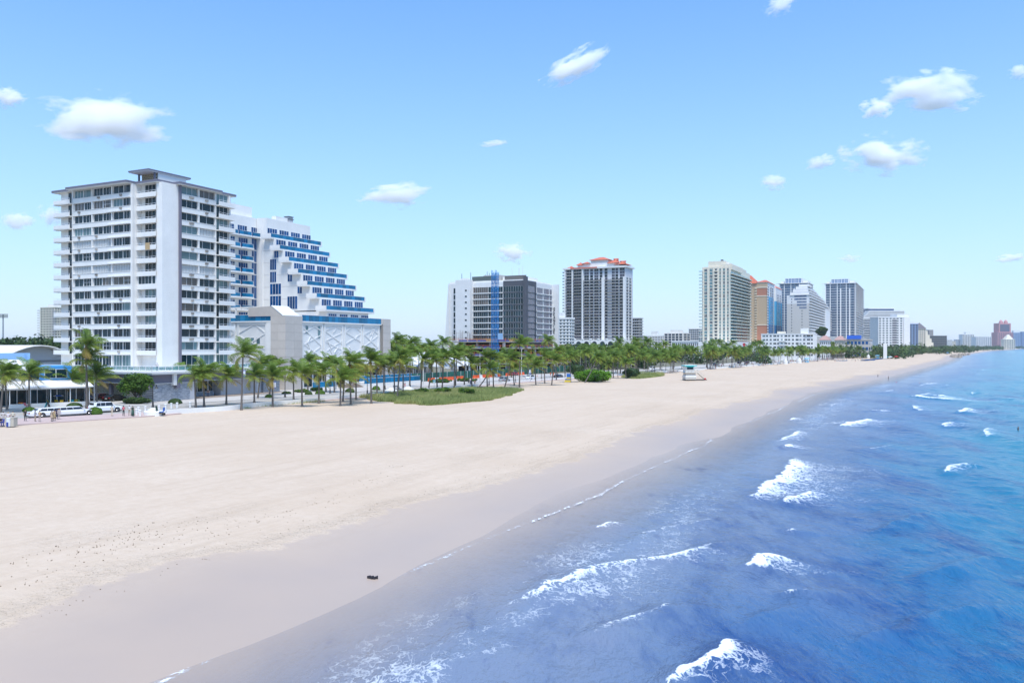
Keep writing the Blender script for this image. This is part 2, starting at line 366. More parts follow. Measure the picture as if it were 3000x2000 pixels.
lace = nmath(N, L, 'ADD', nmath(N, L, 'MULTIPLY', lace, 0.62), nmath(N, L, 'MULTIPLY', nf, 0.62))
thr = nmath(N, L, 'SUBTRACT', 1.27, foam)
fm = nmap(N, L, nmath(N, L, 'SUBTRACT', lace, thr), 0.0, 0.30)
fm = nmath(N, L, 'MULTIPLY', fm, nmap(N, L, foam, 0.05, 0.2))
c = nmix(N, L, nmath(N, L, 'MULTIPLY', fm, nmap(N, L, foam, 0.3, 0.9, 0.62, 1.0)), c, (0.80, 0.84, 0.86))
L.new(c, B.inputs['Base Color'])
L.new(nmap(N, L, fm, 0, 1, 0.16, 0.8), B.inputs['Roughness']); B.inputs['Specular IOR Level'].default_value = 0.42
B.inputs['IOR'].default_value = 1.33
w1 = nnoise(N, L, mv, 1.6, 5, 0.62); w2 = nnoise(N, L, mv, 6.0, 3, 0.6)
w0 = nnoise(N, L, mv, 0.5, 3, 0.55)
hh = nmath(N, L, 'ADD', nmath(N, L, 'ADD', w1, nmath(N, L, 'MULTIPLY', w2, 0.28)), nmath(N, L, 'MULTIPLY', w0, 1.5))
bp = N.new('ShaderNodeBump'); bp.inputs['Strength'].default_value = 0.55; bp.inputs['Distance'].default_value = 0.38
L.new(nmap(N, L, offs, -2, 14, 0.12, 0.8), bp.inputs['Strength'])
L.new(hh, bp.inputs['Height']); L.new(bp.outputs[0], B.inputs['Normal'])
# thin swash over the sand lets the sand show through
al = nmath(N, L, 'MAXIMUM', nmap(N, L, nmath(N, L, 'ADD', offs, nmath(N, L, 'MULTIPLY', n1, 2.0)), -1.0, 10.5, 0.0, 1.0), fm)
L.new(al, B.inputs['Alpha'])
build_sea()

# ---- land, road, pavements
def strip(name, sa, a, b, z, m, h=0.0):
    """a sheet (or kerbed slab) between the curves t=a(s) and t=b(s)"""
    mb = MB(); n = len(sa); vs = []
    for s_, x, y in zip(sa, a, b): vs += [tuple(W(s_, x, z)), tuple(W(s_, y, z))]
    fs = [(2 * i, 2 * i + 2, 2 * i + 3, 2 * i + 1) for i in range(n - 1)]
    if h:
        k = len(vs); vs += [(x, y, zz - h) for x, y, zz in vs]
        fs += [(2 * i, 2 * i + k, 2 * i + 2 + k, 2 * i + 2) for i in range(n - 1)] + [(2 * i + 1, 2 * i + 3, 2 * i + 3 + k, 2 * i + 1 + k) for i in range(n - 1)]
    mb.add(vs, fs); return mb.build(name, m, kind='structure')
KF = lambda s: np.interp(s, [-60, 40, 70, 88, 108, 125, 137, 173, 215, 300], [225, 170, 146, 136.7, 127, 123.5, 121.8, 120.3, 120.8, 121]) + off(s)
KN = lambda s: np.interp(s, [-60, 40, 70, 80, 87, 100, 113, 125, 150, 300], [213, 152, 128, 121.2, 118.6, 114.5, 112.6, 112, 111.4, 111.2]) + off(s)
asphalt = mat('asphalt', (0.36, 0.335, 0.305), 0.85, var=0.12, vscale=0.4, bump=0.2, bscale=8)
concrete = mat('concrete_paving', (0.46, 0.43, 0.395), 0.85, var=0.10, vscale=0.6)
soil = mat('soil_ground', (0.16, 0.15, 0.10), 0.95, var=0.3, vscale=0.05)
pinkpave = mat('pink_paving', (0.47, 0.355, 0.32), 0.85, var=0.10, vscale=0.9)
kerbm = mat('kerb_stone', (0.40, 0.38, 0.35), 0.85, var=0.1, vscale=2)
linem = mat('white_line', (0.72, 0.72, 0.70), 0.7)
yellowl = mat('yellow_line', (0.65, 0.42, 0.04), 0.7)
sa = np.concatenate([np.arange(-60, 300, 4.0), np.geomspace(300, 9000, 120)])
ga = np.concatenate([[-4000.], sa, [16000.]])
strip('ground', ga, KN(ga) - 1.5, np.full(len(ga), 9000.0), -0.12, soil)
sr = np.concatenate([np.arange(-60, 300, 3.0), np.geomspace(300, 1500, 60)])
strip('road', sr, KN(sr), KF(sr), -0.01, asphalt)
strip('pavement_inland', sr, KF(sr), KF(sr) + np.interp(sr, [-60, 80, 100, 140, 160, 250, 300, 1500], [40, 12, 14, 22, 24, 30, 18, 18]), 0.13, concrete, 0.2)
strip('kerb', sr, KF(sr) - 0.25, KF(sr) - 0.004, 0.135, kerbm, 0.2)
sp = np.concatenate([np.arange(96, 300, 3.0), np.geomspace(300, 1500, 60)])
strip('promenade', sp, KN(sp) - np.interp(sp, [96, 104, 1500], [4.4, 3.4, 3.2]), KN(sp) - 0.004, 0.04, pinkpave, 0.2)
sq = np.arange(30, 97, 2.0)
strip('pink_plaza', sq, np.interp(sq, [30, 69.7, 89.5, 97], [123, 114, 108.9, 108.6]), KN(sq) + 0.0, 0.035, pinkpave, 0.25)
mid = (KN(sr) + KF(sr)) / 2
strip('centre_line', sr[22:], mid[22:] - 0.16, mid[22:] - 0.06, -0.006, yellowl)
strip('centre_line', sr[22:], mid[22:] + 0.06, mid[22:] + 0.16, -0.006, yellowl)
strip('edge_line', sr[22:], KF(sr)[22:] - 0.62, KF(sr)[22:] - 0.5, -0.006, linem)

# seaweed bits and a wrack line on the trodden sand
def wrack():
    g = random.Random(12); mb = MB(); wm = mat('dry_seaweed', (0.19, 0.145, 0.10), 0.95, var=0.3, vscale=3)
    spots = [(gst(px, py, -0.6), n, r) for px, py, n, r in ((330, 1590, 120, 2.6), (210, 1605, 50, 2.2), (560, 1530, 40, 1.6), (540, 1572, 40, 2.0), (400, 1565, 60, 2.4), (670, 1535, 60, 2.0), (100, 1680, 70, 2.6), (185, 1748, 30, 1.2), (1090, 1405, 60, 2.2), (950, 1458, 60, 2.4), (1140, 1360, 12, 1.2), (800, 1505, 30, 2.0), (1180, 1365, 10, 0.8))]
    spots += [((s, 35.6 + g.uniform(-0.4, 1.6)), 3, 0.9) for s in np.arange(20, 150, 1.1)]
    for (s0, t0), n, r in spots:
        for _ in range((n + 1) // 2):
            s = s0 + g.gauss(0, r); t = t0 + g.gauss(0, r * 0.45); a = g.uniform(0.010, 0.032); z = float(prof(t)) + 0.02; p = W(s, t, z); th = g.uniform(0, 6.28)
            pl = [(p.x + a * g.uniform(.5, 1.6) * math.cos(th + k * 1.257), p.y + a * g.uniform(.5, 1.6) * math.sin(th + k * 1.257)) for k in range(5)]
            mb.prism(pl, z - 0.08, z + g.uniform(0.005, 0.02))
    mb.build('seaweed_wrack', wm, None, label='scattered dark seaweed bits on the dry sand above the wet line', cat='seaweed', kind='stuff')
    q = gp(1090, 1694, -1.5); mb = MB()
    for _ in range(14): a = g.uniform(0.03, 0.09); x, y = q.x + g.gauss(0, 0.13), q.y + g.gauss(0, 0.06); mb.prism([(x + a * math.cos(k * 1.05), y + a * 0.7 * math.sin(k * 1.05)) for k in range(6)], -1.75, -1.42 + g.uniform(0, 0.08))
    mb.build('seaweed_clump', mat('wet_seaweed', (0.03, 0.025, 0.03), 0.6), None, label='single dark seaweed clump lying in the swash', cat='seaweed')
wrack()
# ================================================================ buildings
white = mat('white_render', (0.75, 0.735, 0.70), 0.75, var=0.07, vscale=0.3)
white2 = mat('white_painted_concrete', (0.70, 0.69, 0.67), 0.75, var=0.07, vscale=0.25)
cream = mat('cream_render', (0.70, 0.635, 0.51), 0.8, var=0.05, vscale=0.2)
beige = mat('beige_stone', (0.50, 0.455, 0.41), 0.8, var=0.06, vscale=0.6, rnd=0.05)
greywall = mat('grey_render', (0.52, 0.515, 0.53), 0.8, var=0.05, vscale=0.4)
purple = mat('purple_grey_trim', (0.15, 0.145, 0.185), 0.7)
gdark = mat('dark_window_glass', (0.008, 0.028, 0.038), 0.06, spec=0.32, rnd=0.5)
gteal = mat('pale_curtained_glass', (0.12, 0.20, 0.21), 0.10, spec=0.5, rnd=0.35)
gwarm = mat('brown_curtained_glass', (0.10, 0.085, 0.075), 0.12, spec=0.5, rnd=0.4)
gblue = mat('blue_hotel_glass', (0.002, 0.058, 0.18), 0.08, spec=0.35, rnd=0.35)
grail = mat('blue_balustrade_glass', (0.001, 0.15, 0.30), 0.10, spec=0.3, rnd=0.35)
gclear = mat('clear_rail_glass', (0.20, 0.42, 0.44), 0.05, spec=0.5, alpha=0.45)
gnavy = mat('navy_curtain_wall_glass', (0.010, 0.062, 0.135), 0.07, spec=0.55, rnd=0.4)
gviolet = mat('violet_grey_glass', (0.085, 0.075, 0.11), 0.09, spec=0.5, rnd=0.3)
ggreen = mat('green_tinted_glass', (0.006, 0.10, 0.11), 0.07, spec=0.5, rnd=0.6)
shut = mat('corrugated_shutter', (0.50, 0.51, 0.50), 0.6, var=0.1, vscale=2)
alu = mat('white_aluminium', (0.70, 0.71, 0.72), 0.45)
acm = mat('air_conditioner_grey', (0.30, 0.27, 0.24), 0.6, rnd=0.4)
redroof = mat('orange_roof_tile', (0.52, 0.13, 0.07), 0.8, var=0.15, vscale=0.6)
charcoal = mat('charcoal_render', (0.075, 0.08, 0.095), 0.7, var=0.06, vscale=0.3)
blackm = mat('black_metal', (0.02, 0.02, 0.022), 0.5)
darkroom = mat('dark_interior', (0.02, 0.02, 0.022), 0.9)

CM = {}
def cbox(w, d, h, m, name='part'):
    k = ('b', round(w, 2), round(d, 2), round(h, 2), m.name)
    if k not in CM: CM[k] = MB().box(0, k[1], 0, k[2], 0, k[3]).mesh(name, m)
    return CM[k]
class Bld:
    """a building in its own frame: x along the coast (away), y inland, z up; south face looks to -x, sea face to -y"""
    def __init__(b, name, label, s0, t0, rot=ROT, z=0.0, cat='building', world=None, group=None, panes=300):
        b.o = thing(name, label, cat, world if world is not None else W(s0, t0, z), rot, group); b.left = panes; b.rest = {}
    def box(b, name, m, x0, x1, y0, y1, z0, z1, parent=None, **k):
        x0, x1 = min(x0, x1), max(x0, x1); y0, y1 = min(y0, y1), max(y0, y1); z0, z1 = min(z0, z1), max(z0, z1)
        p0 = parent.location if parent is not None else Vector((0, 0, 0))
        return link(name, cbox(x1 - x0, y1 - y0, z1 - z0, m, name), parent or b.o, Vector((x0, y0, z0)) - p0, **k)
    def poly(b, name, m, pts, z0, z1, **k): return MB().prism(pts, z0, z1).build(name, m, b.o, **k)
    def place(b, name, me, face, plane, a0, z0, parent=None):
        """put a canonical facade mesh (width along +x, facing -y) on a face, its left end (seen from outside) at a0"""
        p0 = parent.location if parent is not None else Vector((0, 0, 0))
        if face == 'E': return link(name, me, parent or b.o, Vector((a0, plane, z0)) - p0, 0.0)
        return link(name, me, parent or b.o, Vector((plane, a0, z0)) - p0, -math.pi / 2)
    def win(b, face, plane, a0, a1, z0, z1, n=3, glass=None, frame=None, fw=0.055, split=None, rows=1, sub=True, depth=0.09, name='window'):
        """window between a0 and a1 (coordinates along the face); n panes"""
        glass = glass or gdark; frame = frame or alu
        w = abs(a1 - a0); h = z1 - z0; left = min(a0, a1) if face == 'E' else max(a0, a1)
        k = ('w', round(w, 2), round(h, 2), n, rows, frame.name, round(fw, 3), str(split), round(depth, 3))
        xs = [0.0] + ([sum(split[:i + 1]) / sum(split) * w for i in range(len(split))] if split else [w * (i + 1) / n for i in range(n)])
        zs = [h * i / rows for i in range(rows + 1)]
        if k not in CM:
            mb = MB()
            for i, x in enumerate(xs): mb.box(max(x - fw / 2, 0) if i else 0, min(x + fw / 2, w) if i < len(xs) - 1 else w, -depth, -0.002, 0, h)
            for i, z in enumerate(zs):
                for j in range(len(xs) - 1): mb.box(xs[j] + fw / 2, xs[j + 1] - fw / 2, -depth + 0.004, -0.002, max(z - fw / 2, 0), min(z + fw / 2, h))
            CM[k] = mb.mesh('window', frame)
        o = b.place(name, CM[k], face, plane, left, z0)
        for i in range(len(xs) - 1):
            for j in range(rows):
                g = glass[(i * rows + j) % len(glass)] if isinstance(glass, (list, tuple)) else glass
                pw = xs[i + 1] - xs[i] - fw * 0.7; ph = zs[j + 1] - zs[j] - fw * 0.7
                if sub and b.left > 0:
                    b.left -= 1
                    link('pane', cbox(pw, 0.03, ph, g, 'pane'), o, (xs[i] + fw * 0.35, -0.05, zs[j] + fw * 0.35))
                else:
                    mb = b.rest.setdefault(g.name, (MB(), g))[0]
                    u0 = xs[i] + fw * 0.35; v0 = zs[j] + fw * 0.35 + z0
                    if face == 'E': mb.box(left + u0, left + u0 + pw, plane - 0.05, plane - 0.02, v0, v0 + ph)
                    else: mb.box(plane - 0.05, plane - 0.02, left - u0 - pw, left - u0, v0, v0 + ph)
        return o
    def done(b):
        if b.rest:
            mb = MB(); ms = []
            for i, (m_, g) in enumerate(b.rest.values()): mb.cur = i; mb.add(m_.v, m_.f); ms.append(g)
            mb.build('glazing', ms, b.o, kind='stuff')
        return b.o

# ---------------------------------------------------------------- 1: white corner apartment block with spandrel balconies
def apartments():
    b = Bld('apartment_block', 'white fourteen storey apartment block with balconies and dark flat roof edge at left', 118, 141)
    X0, Y0 = 118.0, 141.0
    x = lambda s: s - X0
    y = lambda t: t - Y0
    Z1, FH, NF = 6.5, 2.79, 14
    ZR = Z1 + FH * NF                                        # 45.56
    # glass-plane core, blank corner pier block
    SC, EC = x(120.2), y(143.2)                                # south / sea wall planes of the recessed core
    b.box('core_wall', white, SC, x(140.0), y(149.95), y(174.2), 0.14, ZR - 0.02)
    SL = x(121.85)                                              # back wall of the corner loggias
    b.box('core_wall', white, SL, x(139.99), EC + 0.01, y(149.949), 0.14, ZR - 0.021)
    b.box('corner_wall', white, x(120.9), x(125.1), y(142.5), EC - 0.001, Z1, ZR - 0.05)   # blank pier on the sea side
    b.box('corner_return', white, x(120.9), SL - 0.002, EC + 0.0, y(144.25), Z1, ZR - 0.04)
    b.box('corner_strip', purple, x(125.11), x(125.6), y(142.05), EC - 0.002, 6.2, ZR - 0.06)
    # roof slab following the stepped outline
    out_ = [(120.4, 143.4), (120.4, 149.9), (118.0, 149.9), (117.8, 169.2), (119.2, 169.2), (119.2, 176), (141.3, 176), (141.3, 142.2), (136.2, 142.2), (136.2, 141.2), (124.4, 141.2), (124.4, 143.4)]
    sc_ = lambda dd: [(x(s_), y(t_)) for s_, t_ in out_]
    b.poly('roof_slab', white, sc_(0), ZR - 0.04, ZR + 0.06)
    b.poly('roof_fascia', purple, [(x(s_) - (0.06 if s_ < 130 else -0.06), y(t_) - (0.06 if t_ < 160 else -0.06)) for s_, t_ in out_], ZR + 0.065, ZR + 0.50)
    # penthouse
    b.box('penthouse', white, x(127), x(134.6), y(150.9), y(156.2), ZR + 0.51, ZR + 3.7)
    b.box('penthouse_roof', white, x(124.2), x(135.6), y(150.6), y(156.9), ZR + 3.71, ZR + 3.86)
    b.box('penthouse_fascia', purple, x(124.1), x(135.7), y(150.5), y(157.0), ZR + 3.865, ZR + 4.15)
    scr = b.box('screen_backing', darkroom, x(126.9), x(126.98), y(151.2), y(155.9), ZR + 0.6, ZR + 3.6)
    scm = mat('tan_screen_block', (0.42, 0.36, 0.24), 0.9)
    mb = MB()
    for i in range(9): mb.box(0, 0.12, 0, 4.7, 0.1 + i * 0.36, 0.26 + i * 0.36)
    for i in range(9):
        for j in range(9): mb.box(-0.02, 0.1, 0.1 + j * 0.5 + (i % 2) * 0.25 - 0.05, 0.1 + j * 0.5 + (i % 2) * 0.25 + 0.07, 0.26 + i * 0.36, 0.46 + i * 0.36)
    mb.build('screen_blocks', scm, b.o, loc=(x(126.76), y(151.2), ZR + 0.5), kind='stuff')
    for yy in (150.95, 155.9):
        b.box('screen_frame', purple, x(126.0), x(126.35), y(yy), y(yy) + 0.3, ZR + 0.8, ZR + 3.7); b.box('screen_bracket', purple, x(126.0), x(127), y(yy) + 0.01, y(yy) + 0.29, ZR + 0.52, ZR + 0.8)
    # facades -------------------------------------------------------------
    bays = [(169.0, 162.6), (162.6, 156.2), (156.2, 149.9)]
    rnd = random.Random(3)
    SP = x(119.3)                                            # front of the south spandrels
    WP = x(119.75)                                           # plane of the south windows (in front of core, recessed behind spandrels)
    b.box('window_wall', white2, WP, SC - 0.001, y(149.95), y(169.2), Z1, ZR - 0.05)
    EP = y(142.55)                                           # plane of sea-side windows
    b.box('window_wall', white2, x(125.62), x(139.98), EP, EC, Z1, ZR - 0.07)
    for t_ in (169.05, 162.6, 156.2, 150.05): b.box('pier', white, SP + 0.05, WP - 0.001, y(t_) - 0.17, y(t_) + 0.17, Z1, ZR - 0.06)
    for s_ in (130.35, 135.15): b.box('pier', white, x(s_) - 0.16, x(s_) + 0.16, y(142.12), EP - 0.001, Z1, ZR - 0.075)
    shutrow = {3: 'SE', 4: 'E2', 5: '', 9: '', 10: '', 7: ''}
    def gl():
        r = rnd.random()
        return gdark if r < 0.72 else (gteal if r < 0.86 else gwarm)
    for f in range(NF):
        zf = Z1 + f * FH; top = zf + FH                       # floor level f
        zs, ze = zf + 0.98, top - 0.16                        # window sill / head
        # spandrels: each faces its floor (from slab edge up to sill)
        if f > 0:
            b.box('spandrel', white, SP, WP - 0.002, y(150.22), y(168.9), zf - 0.15, zf + 0.86)
            b.box('sill', white2, SP - 0.07, WP - 0.003, y(150.2), y(168.92), zf + 0.865, zf + 0.95)
            # wedge of the slab projecting a little more towards the corner
            b.box('slab_edge', white2, SP - 0.32, SP - 0.002, y(150.3), y(157.5), zf - 0.13, zf + 0.02)
            # sea side spandrel
            b.box('spandrel', white, x(125.62), x(135.0), y(142.05), EP - 0.002, zf - 0.15, zf + 0.86)
            b.box('sill', white2, x(125.63), x(134.99), y(141.98), EP - 0.003, zf + 0.865, zf + 0.95)
        # south windows
        sh = f in (7, 9)                                       # shuttered storeys
        for bi, (ta, tb) in enumerate(bays):
            a, c = ta - 0.35, tb + 0.22
            if f == 0: zs0, ze0 = zf + 0.12, top - 0.2
            else: zs0, ze0 = zs, ze
            if sh and not (f == 9 and bi == 2) and f > 0:
                n = 14
                mbk = ('shut', round(a - c, 2), round(ze0 - zs0, 2))
                if mbk not in CM:
                    mb = MB(); w_ = (a - c) / n
                    for i in range(n): mb.box(i * w_ + 0.02, (i + 1) * w_ - 0.03, -0.10 if i % 2 else -0.06, -0.01, 0, ze0 - zs0)
                    CM[mbk] = mb.mesh('storm_shutter', shut)
                b.place('storm_shutter', CM[mbk], 'S', WP, y(a), zs0)
                continue
            mid_ = (a + c) / 2 + rnd.choice([-0.25, 0, 0.25])
            g = gl()
            ns = rnd.choice([[2, 3], [3, 2], [2, 2], [3, 3]]); rw = 2 if rnd.random() < 0.10 else 1
            spl = rnd.choice([None, [1, 2.4, 1], [1, 1, 1]])
            b.win('S', WP, y(a), y(mid_) + 0.10, zs0, ze0, n=ns[0], glass=g, rows=rw)
            g2 = g if rnd.random() < 0.7 else gl()
            b.win('S', WP, y(mid_) - 0.10, y(c), zs0, ze0, n=len(spl) if spl else ns[1], glass=g2, split=spl, rows=1 if rnd.random() < 0.88 else 2)
        # corner loggia (south, recessed) -----------------------------------
        if f == 6:
            b.box('bay_wall', white, x(120.75), SL - 0.002, y(144.26), y(149.94), zf - 0.14, zf + 0.95); b.box('bay_glass_wall', white, x(120.9), SL - 0.003, y(144.27), y(149.93), zf + 0.951, top - 0.17)
            b.win('S', x(120.9), y(149.6), y(145.6), zs, ze, n=4, glass=gdark); b.win('S', x(120.9), y(145.4), y(144.45), zs, ze, n=1, glass=gdark)
        elif f > 0:
            b.win('S', SL, y(148.7), y(144.5), zf + 0.1, ze, n=4, glass=rnd.choice([gdark, gdark, gteal]))
            lm = b.poly('balcony', white, [(x(120.5), y(149.9)), (SL - 0.003, y(149.9)), (SL - 0.003, y(144.26)), (x(120.89), y(144.26)), (x(120.5), y(144.0))], zf - 0.17, zf)
            b.box('balcony_parapet', white, x(120.5), x(120.64), y(144.0), y(149.88), zf + 0.003, zf + 0.80, parent=lm)
            if 'railc' not in CM:
                mb = MB(); mb.box(0, 0.06, 0, 5.8, 0.30, 0.36)
                for i in range(6): mb.box(0.005, 0.05, i * 1.15, i * 1.15 + 0.05, 0, 0.30)
                CM['railc'] = mb.mesh('railing', alu)
            link('railing', CM['railc'], lm, (x(120.53), y(144.05), zf + 0.80))
        # south-west end balcony ---------------------------------------------
        if f > 0:
            b.win('S', SC, y(171.6), y(169.35), zf + 0.1, ze, n=2, glass=rnd.choice([gdark, gdark, gwarm]))
            lm = b.poly('balcony', white, [(x(118.6), y(169.1)), (SC - 0.004, y(169.1)), (SC - 0.004, y(175.0)), (x(118.9), y(175.0))], zf - 0.17, zf)
            pm = MB().prism([(0, 0), (0.14, 0), (0.34, 5.7), (0.2, 5.7)], 0, 0.80)
            if 'parw' not in CM:
                CM['parw'] = pm.mesh('balcony_parapet', white); mb = MB().prism([(0.03, 0), (0.09, 0), (0.29, 5.7), (0.23, 5.7)], 0.30, 0.36)
                for i in range(5): mb.box(0.04 + 0.05 * i, 0.09 + 0.05 * i, i * 1.4, i * 1.4 + 0.05, 0, 0.30)
                CM['railw'] = mb.mesh('railing', alu)
            link('balcony_parapet', CM['parw'], lm, (x(118.62), y(169.15), zf + 0.003)); link('railing', CM['railw'], lm, (x(118.62), y(169.15), zf + 0.8))
            b.box('balcony_parapet', white, x(119.0), SC, y(174.86), y(174.99), zf + 0.003, zf + 0.8, parent=lm)
        # sea side windows and balcony ---------------------------------------
        for (sa_, sb_) in ((125.85, 130.1), (130.6, 134.9)):
            if f in (7, 10) and f > 0 and (f == 7 or sa_ > 130):
                mbk = ('shutE', round(sb_ - sa_, 2))
                if mbk not in CM:
                    mb = MB(); w_ = (sb_ - sa_) / 10
                    for i in range(10): mb.box(i * w_ + 0.02, (i + 1) * w_ - 0.03, -0.10 if i % 2 else -0.06, -0.01, 0, ze - zs)
                    CM[mbk] = mb.mesh('storm_shutter', shut)
                b.place('storm_shutter', CM[mbk], 'E', EP, x(sa_), zs); continue
            b.win('E', EP, x(sa_), x(sb_), zs if f else zf + 0.12, ze, n=rnd.choice([2, 3, 3]), glass=gl(), split=rnd.choice([None, None, [1, 2.2, 1]]))
        b.win('E', EP, x(135.4), x(138.9), zf + 0.1, ze, n=3, glass=rnd.choice([gdark, gdark, gteal]))
        b.box('pier', white, x(139.1), x(139.4), y(142.05), EP - 0.001, zf + 0.01, top - 0.18)
        if f > 0:
            lm = b.poly('balcony', white, [(x(135.05), y(140.95)), (x(140.3), y(141.35)), (x(140.3), EP - 0.004), (x(135.05), EP - 0.004)], zf - 0.17, zf)
            if 'pare' not in CM:
                CM['pare'] = MB().prism([(0, 0), (5.2, 0.4), (5.2, 0.54), (0, 0.14)], 0, 0.80).mesh('balcony_parapet', white)
                mb = MB().prism([(0, 0.03), (5.2, 0.43), (5.2, 0.49), (0, 0.09)], 0.30, 0.36)
                for i in range(5): mb.box(i * 1.28, i * 1.28 + 0.05, 0.04 + i * 0.098, 0.09 + i * 0.098, 0, 0.30)
                CM['raile'] = mb.mesh('railing', alu)
            link('balcony_parapet', CM['pare'], lm, (x(135.07), y(140.97), zf + 0.003)); link('railing', CM['raile'], lm, (x(135.07), y(140.97), zf + 0.8))
            b.box('balcony_parapet', white, x(140.16), x(140.29), y(141.5), EP, zf + 0.003, zf + 0.8, parent=lm)
        # air conditioners poking through the spandrels
        if f > 0:
            for _ in range(rnd.choice([0, 1, 1, 2, 2])):
                t_ = rnd.choice([160.6, 159.9, 153.4, 152.8, 166.3]); 
                b.box('air_conditioner', acm, SP - 0.28, SP - 0.004, y(t_), y(t_) + 0.62, zf + 0.34, zf + 0.72)
            if rnd.random() < 0.6: b.box('air_conditioner', acm, x(rnd.choice([127.6, 128.1])), x(128.7), y(141.75), y(142.046), zf + 0.3, zf + 0.68)
            if rnd.random() < 0.6: b.box('air_conditioner', acm, x(132.0), x(132.7), y(141.75), y(142.046), zf + 0.3, zf + 0.68)
    # podium ------------------------------------------------------------------
    pod = [(110.6, 133.2), (122.2, 133.2), (123.5, 136.9), (152, 137.2), (152, 178), (111.2, 178)]
    P = lambda dd, a=0: [(x(s_ + (dd if s_ < 130 else -dd)), y(t_ + (dd if t_ < 160 else -dd))) for s_, t_ in pod]
    b.poly('terrace_slab', white, P(0), 5.45, 6.10)
    b.poly('terrace_edge', white2, P(-0.14), 5.72, 6.0)
    rails = [(110.75, 176), (110.75, 133.4), (122.0, 133.4), (123.3, 137.1), (150, 137.4)]
    for (s1, t1), (s2, t2) in zip(rails[:-1], rails[1:]):
        L_ = math.hypot(s2 - s1, t2 - t1); n = max(1, round(L_ / 1.7)); mb = MB()
        mb.tube([(x(s1), y(t1), 7.1), (x(s2), y(t2), 7.1)], 0.05, 4)
        for i in range(n + 1):
            px_, py_ = x(s1 + (s2 - s1) * i / n), y(t1 + (t2 - t1) * i / n); mb.box(px_ - 0.03, px_ + 0.03, py_ - 0.03, py_ + 0.03, 6.1, 7.06)
        r_ = mb.build('terrace_rail', alu, b.o)
        for i in range(n):
            q1 = (i + 0.06) / n; q2 = (i + 0.94) / n; ax, ay = s2 - s1, t2 - t1; nx, ny = -ay / L_ * 0.01, ax / L_ * 0.01
            pl = [(x(s1 + ax * q1) - nx, y(t1 + ay * q1) - ny), (x(s1 + ax * q2) - nx, y(t1 + ay * q2) - ny), (x(s1 + ax * q2) + nx, y(t1 + ay * q2) + ny), (x(s1 + ax * q1) + nx, y(t1 + ay * q1) + ny)]
            MB().prism(pl, 6.22, 6.98).build('rail_pane', gclear, r_)
    b.poly('frieze', purple, P(1.0), 3.72, 5.44)
    b.poly('frieze_cap', white2, P(0.9), 3.60, 3.715)
    # stone clad corner and lobby
    m_, N_, L_, B_ = newmat('ledger_stone')
    tc_ = N_.new('ShaderNodeTexCoord'); mpp = N_.new('ShaderNodeMapping'); L_.new(tc_.outputs['Object'], mpp.inputs[0]); mpp.inputs['Rotation'].default_value = (R(90), 0, 0)
    bk = N_.new('ShaderNodeTexBrick'); L_.new(mpp.outputs[0], bk.inputs['Vector']); bk.inputs['Scale'].default_value = 1.0; bk.inputs['Brick Width'].default_value = 0.55; bk.inputs['Row Height'].default_value = 0.11
    bk.inputs['Mortar Size'].default_value = 0.012; bk.inputs['Color1'].default_value = (0.60, 0.64, 0.70, 1); bk.inputs['Color2'].default_value = (0.24, 0.29, 0.36, 1); bk.inputs['Mortar'].default_value = (0.12, 0.14, 0.17, 1); bk.offset_frequency = 3; bk.inputs['Bias'].default_value = -0.15
    L_.new(bk.outputs[0], B_.inputs['Base Color']); B_.inputs['Roughness'].default_value = 0.8
    bpp = N_.new('ShaderNodeBump'); bpp.inputs['Distance'].default_value = 0.06; L_.new(bk.outputs[1], bpp.inputs['Height']); bpp.invert = True; L_.new(bpp.outputs[0], B_.inputs['Normal'])
    stone = m_
    b.box('stone_wall', stone, x(111.9), x(121.0), y(134.5), y(137.5), 0.14, 3.6)
    b.box('white_pier', white, x(116.2), x(117.0), y(133.7), y(134.49), 3.2, 5.44); b.box('purple_pier', purple, x(117.01), x(117.9), y(133.72), y(134.48), 2.6, 5.43)
    b.box('side_wall', greywall, x(121.01), x(122.6), y(134.52), y(141), 0.14, 3.6)
    lob = b.box('lobby_back', greywall, x(122.7), x(152), y(142.0), y(143.0), 0.14, 3.71)
    b.box('lobby_plinth', stone, x(124.0), x(133.2), y(140.6), y(141.99), 0.14, 1.0)
    for i in range(6): b.win('E', y(140.9), x(124.2 + i * 1.5), x(125.6 + i * 1.5), 1.02, 3.6, n=1, glass=gdark, fw=0.14)
    b.box('grey_wall', greywall, x(134.0), x(146.5), y(139.4), y(141.98), 0.14, 3.6)
    b.box('service_door', alu, x(145.0), x(146.0), y(139.34), y(139.399), 0.15, 2.3)
    b.box('stone_wall', stone, x(146.52), x(152.0), y(138.8), y(141.98), 0.14, 3.6)
    b.box('lobby_floor', mat('brown_paving', (0.25, 0.20, 0.16), 0.8, var=0.1), x(122.6), x(150), y(134.0), y(141.9), 0.136, 0.145)
    # breeze block wall behind the parked cars
    bw = mat('cream_breeze_block', (0.56, 0.50, 0.38), 0.9, var=0.06, vscale=3)
    wl = b.box('block_wall', bw, x(113.6), x(114.0), y(137.6), y(168), 0.0, 3.6)
    mb = MB()
    for (y0_, y1_, z0_, z1_) in ((0, 1.18, 0, 0.12), (0, 1.18, 0.86, 0.98), (0, 0.12, 0.12, 0.86), (1.06, 1.18, 0.12, 0.86), (0.42, 0.76, 0.14, 0.32)): mb.box(-0.14, 0, y0_, y1_, z0_, z1_)
    mb.box(-0.11, 0, 0.5, 0.68, 0.33, 0.62)
    bm_ = mb.mesh('breeze_block', bw)
    for i in range(19):
        for j in range(3): link('breeze_block', bm_, b.o, (x(113.595), y(137.9) + i * 1.2, 0.45 + j * 1.0))
    b.box('yard_slab', concrete, x(113.61), x(120.1), y(137.55), y(174), 0.0, 0.12)
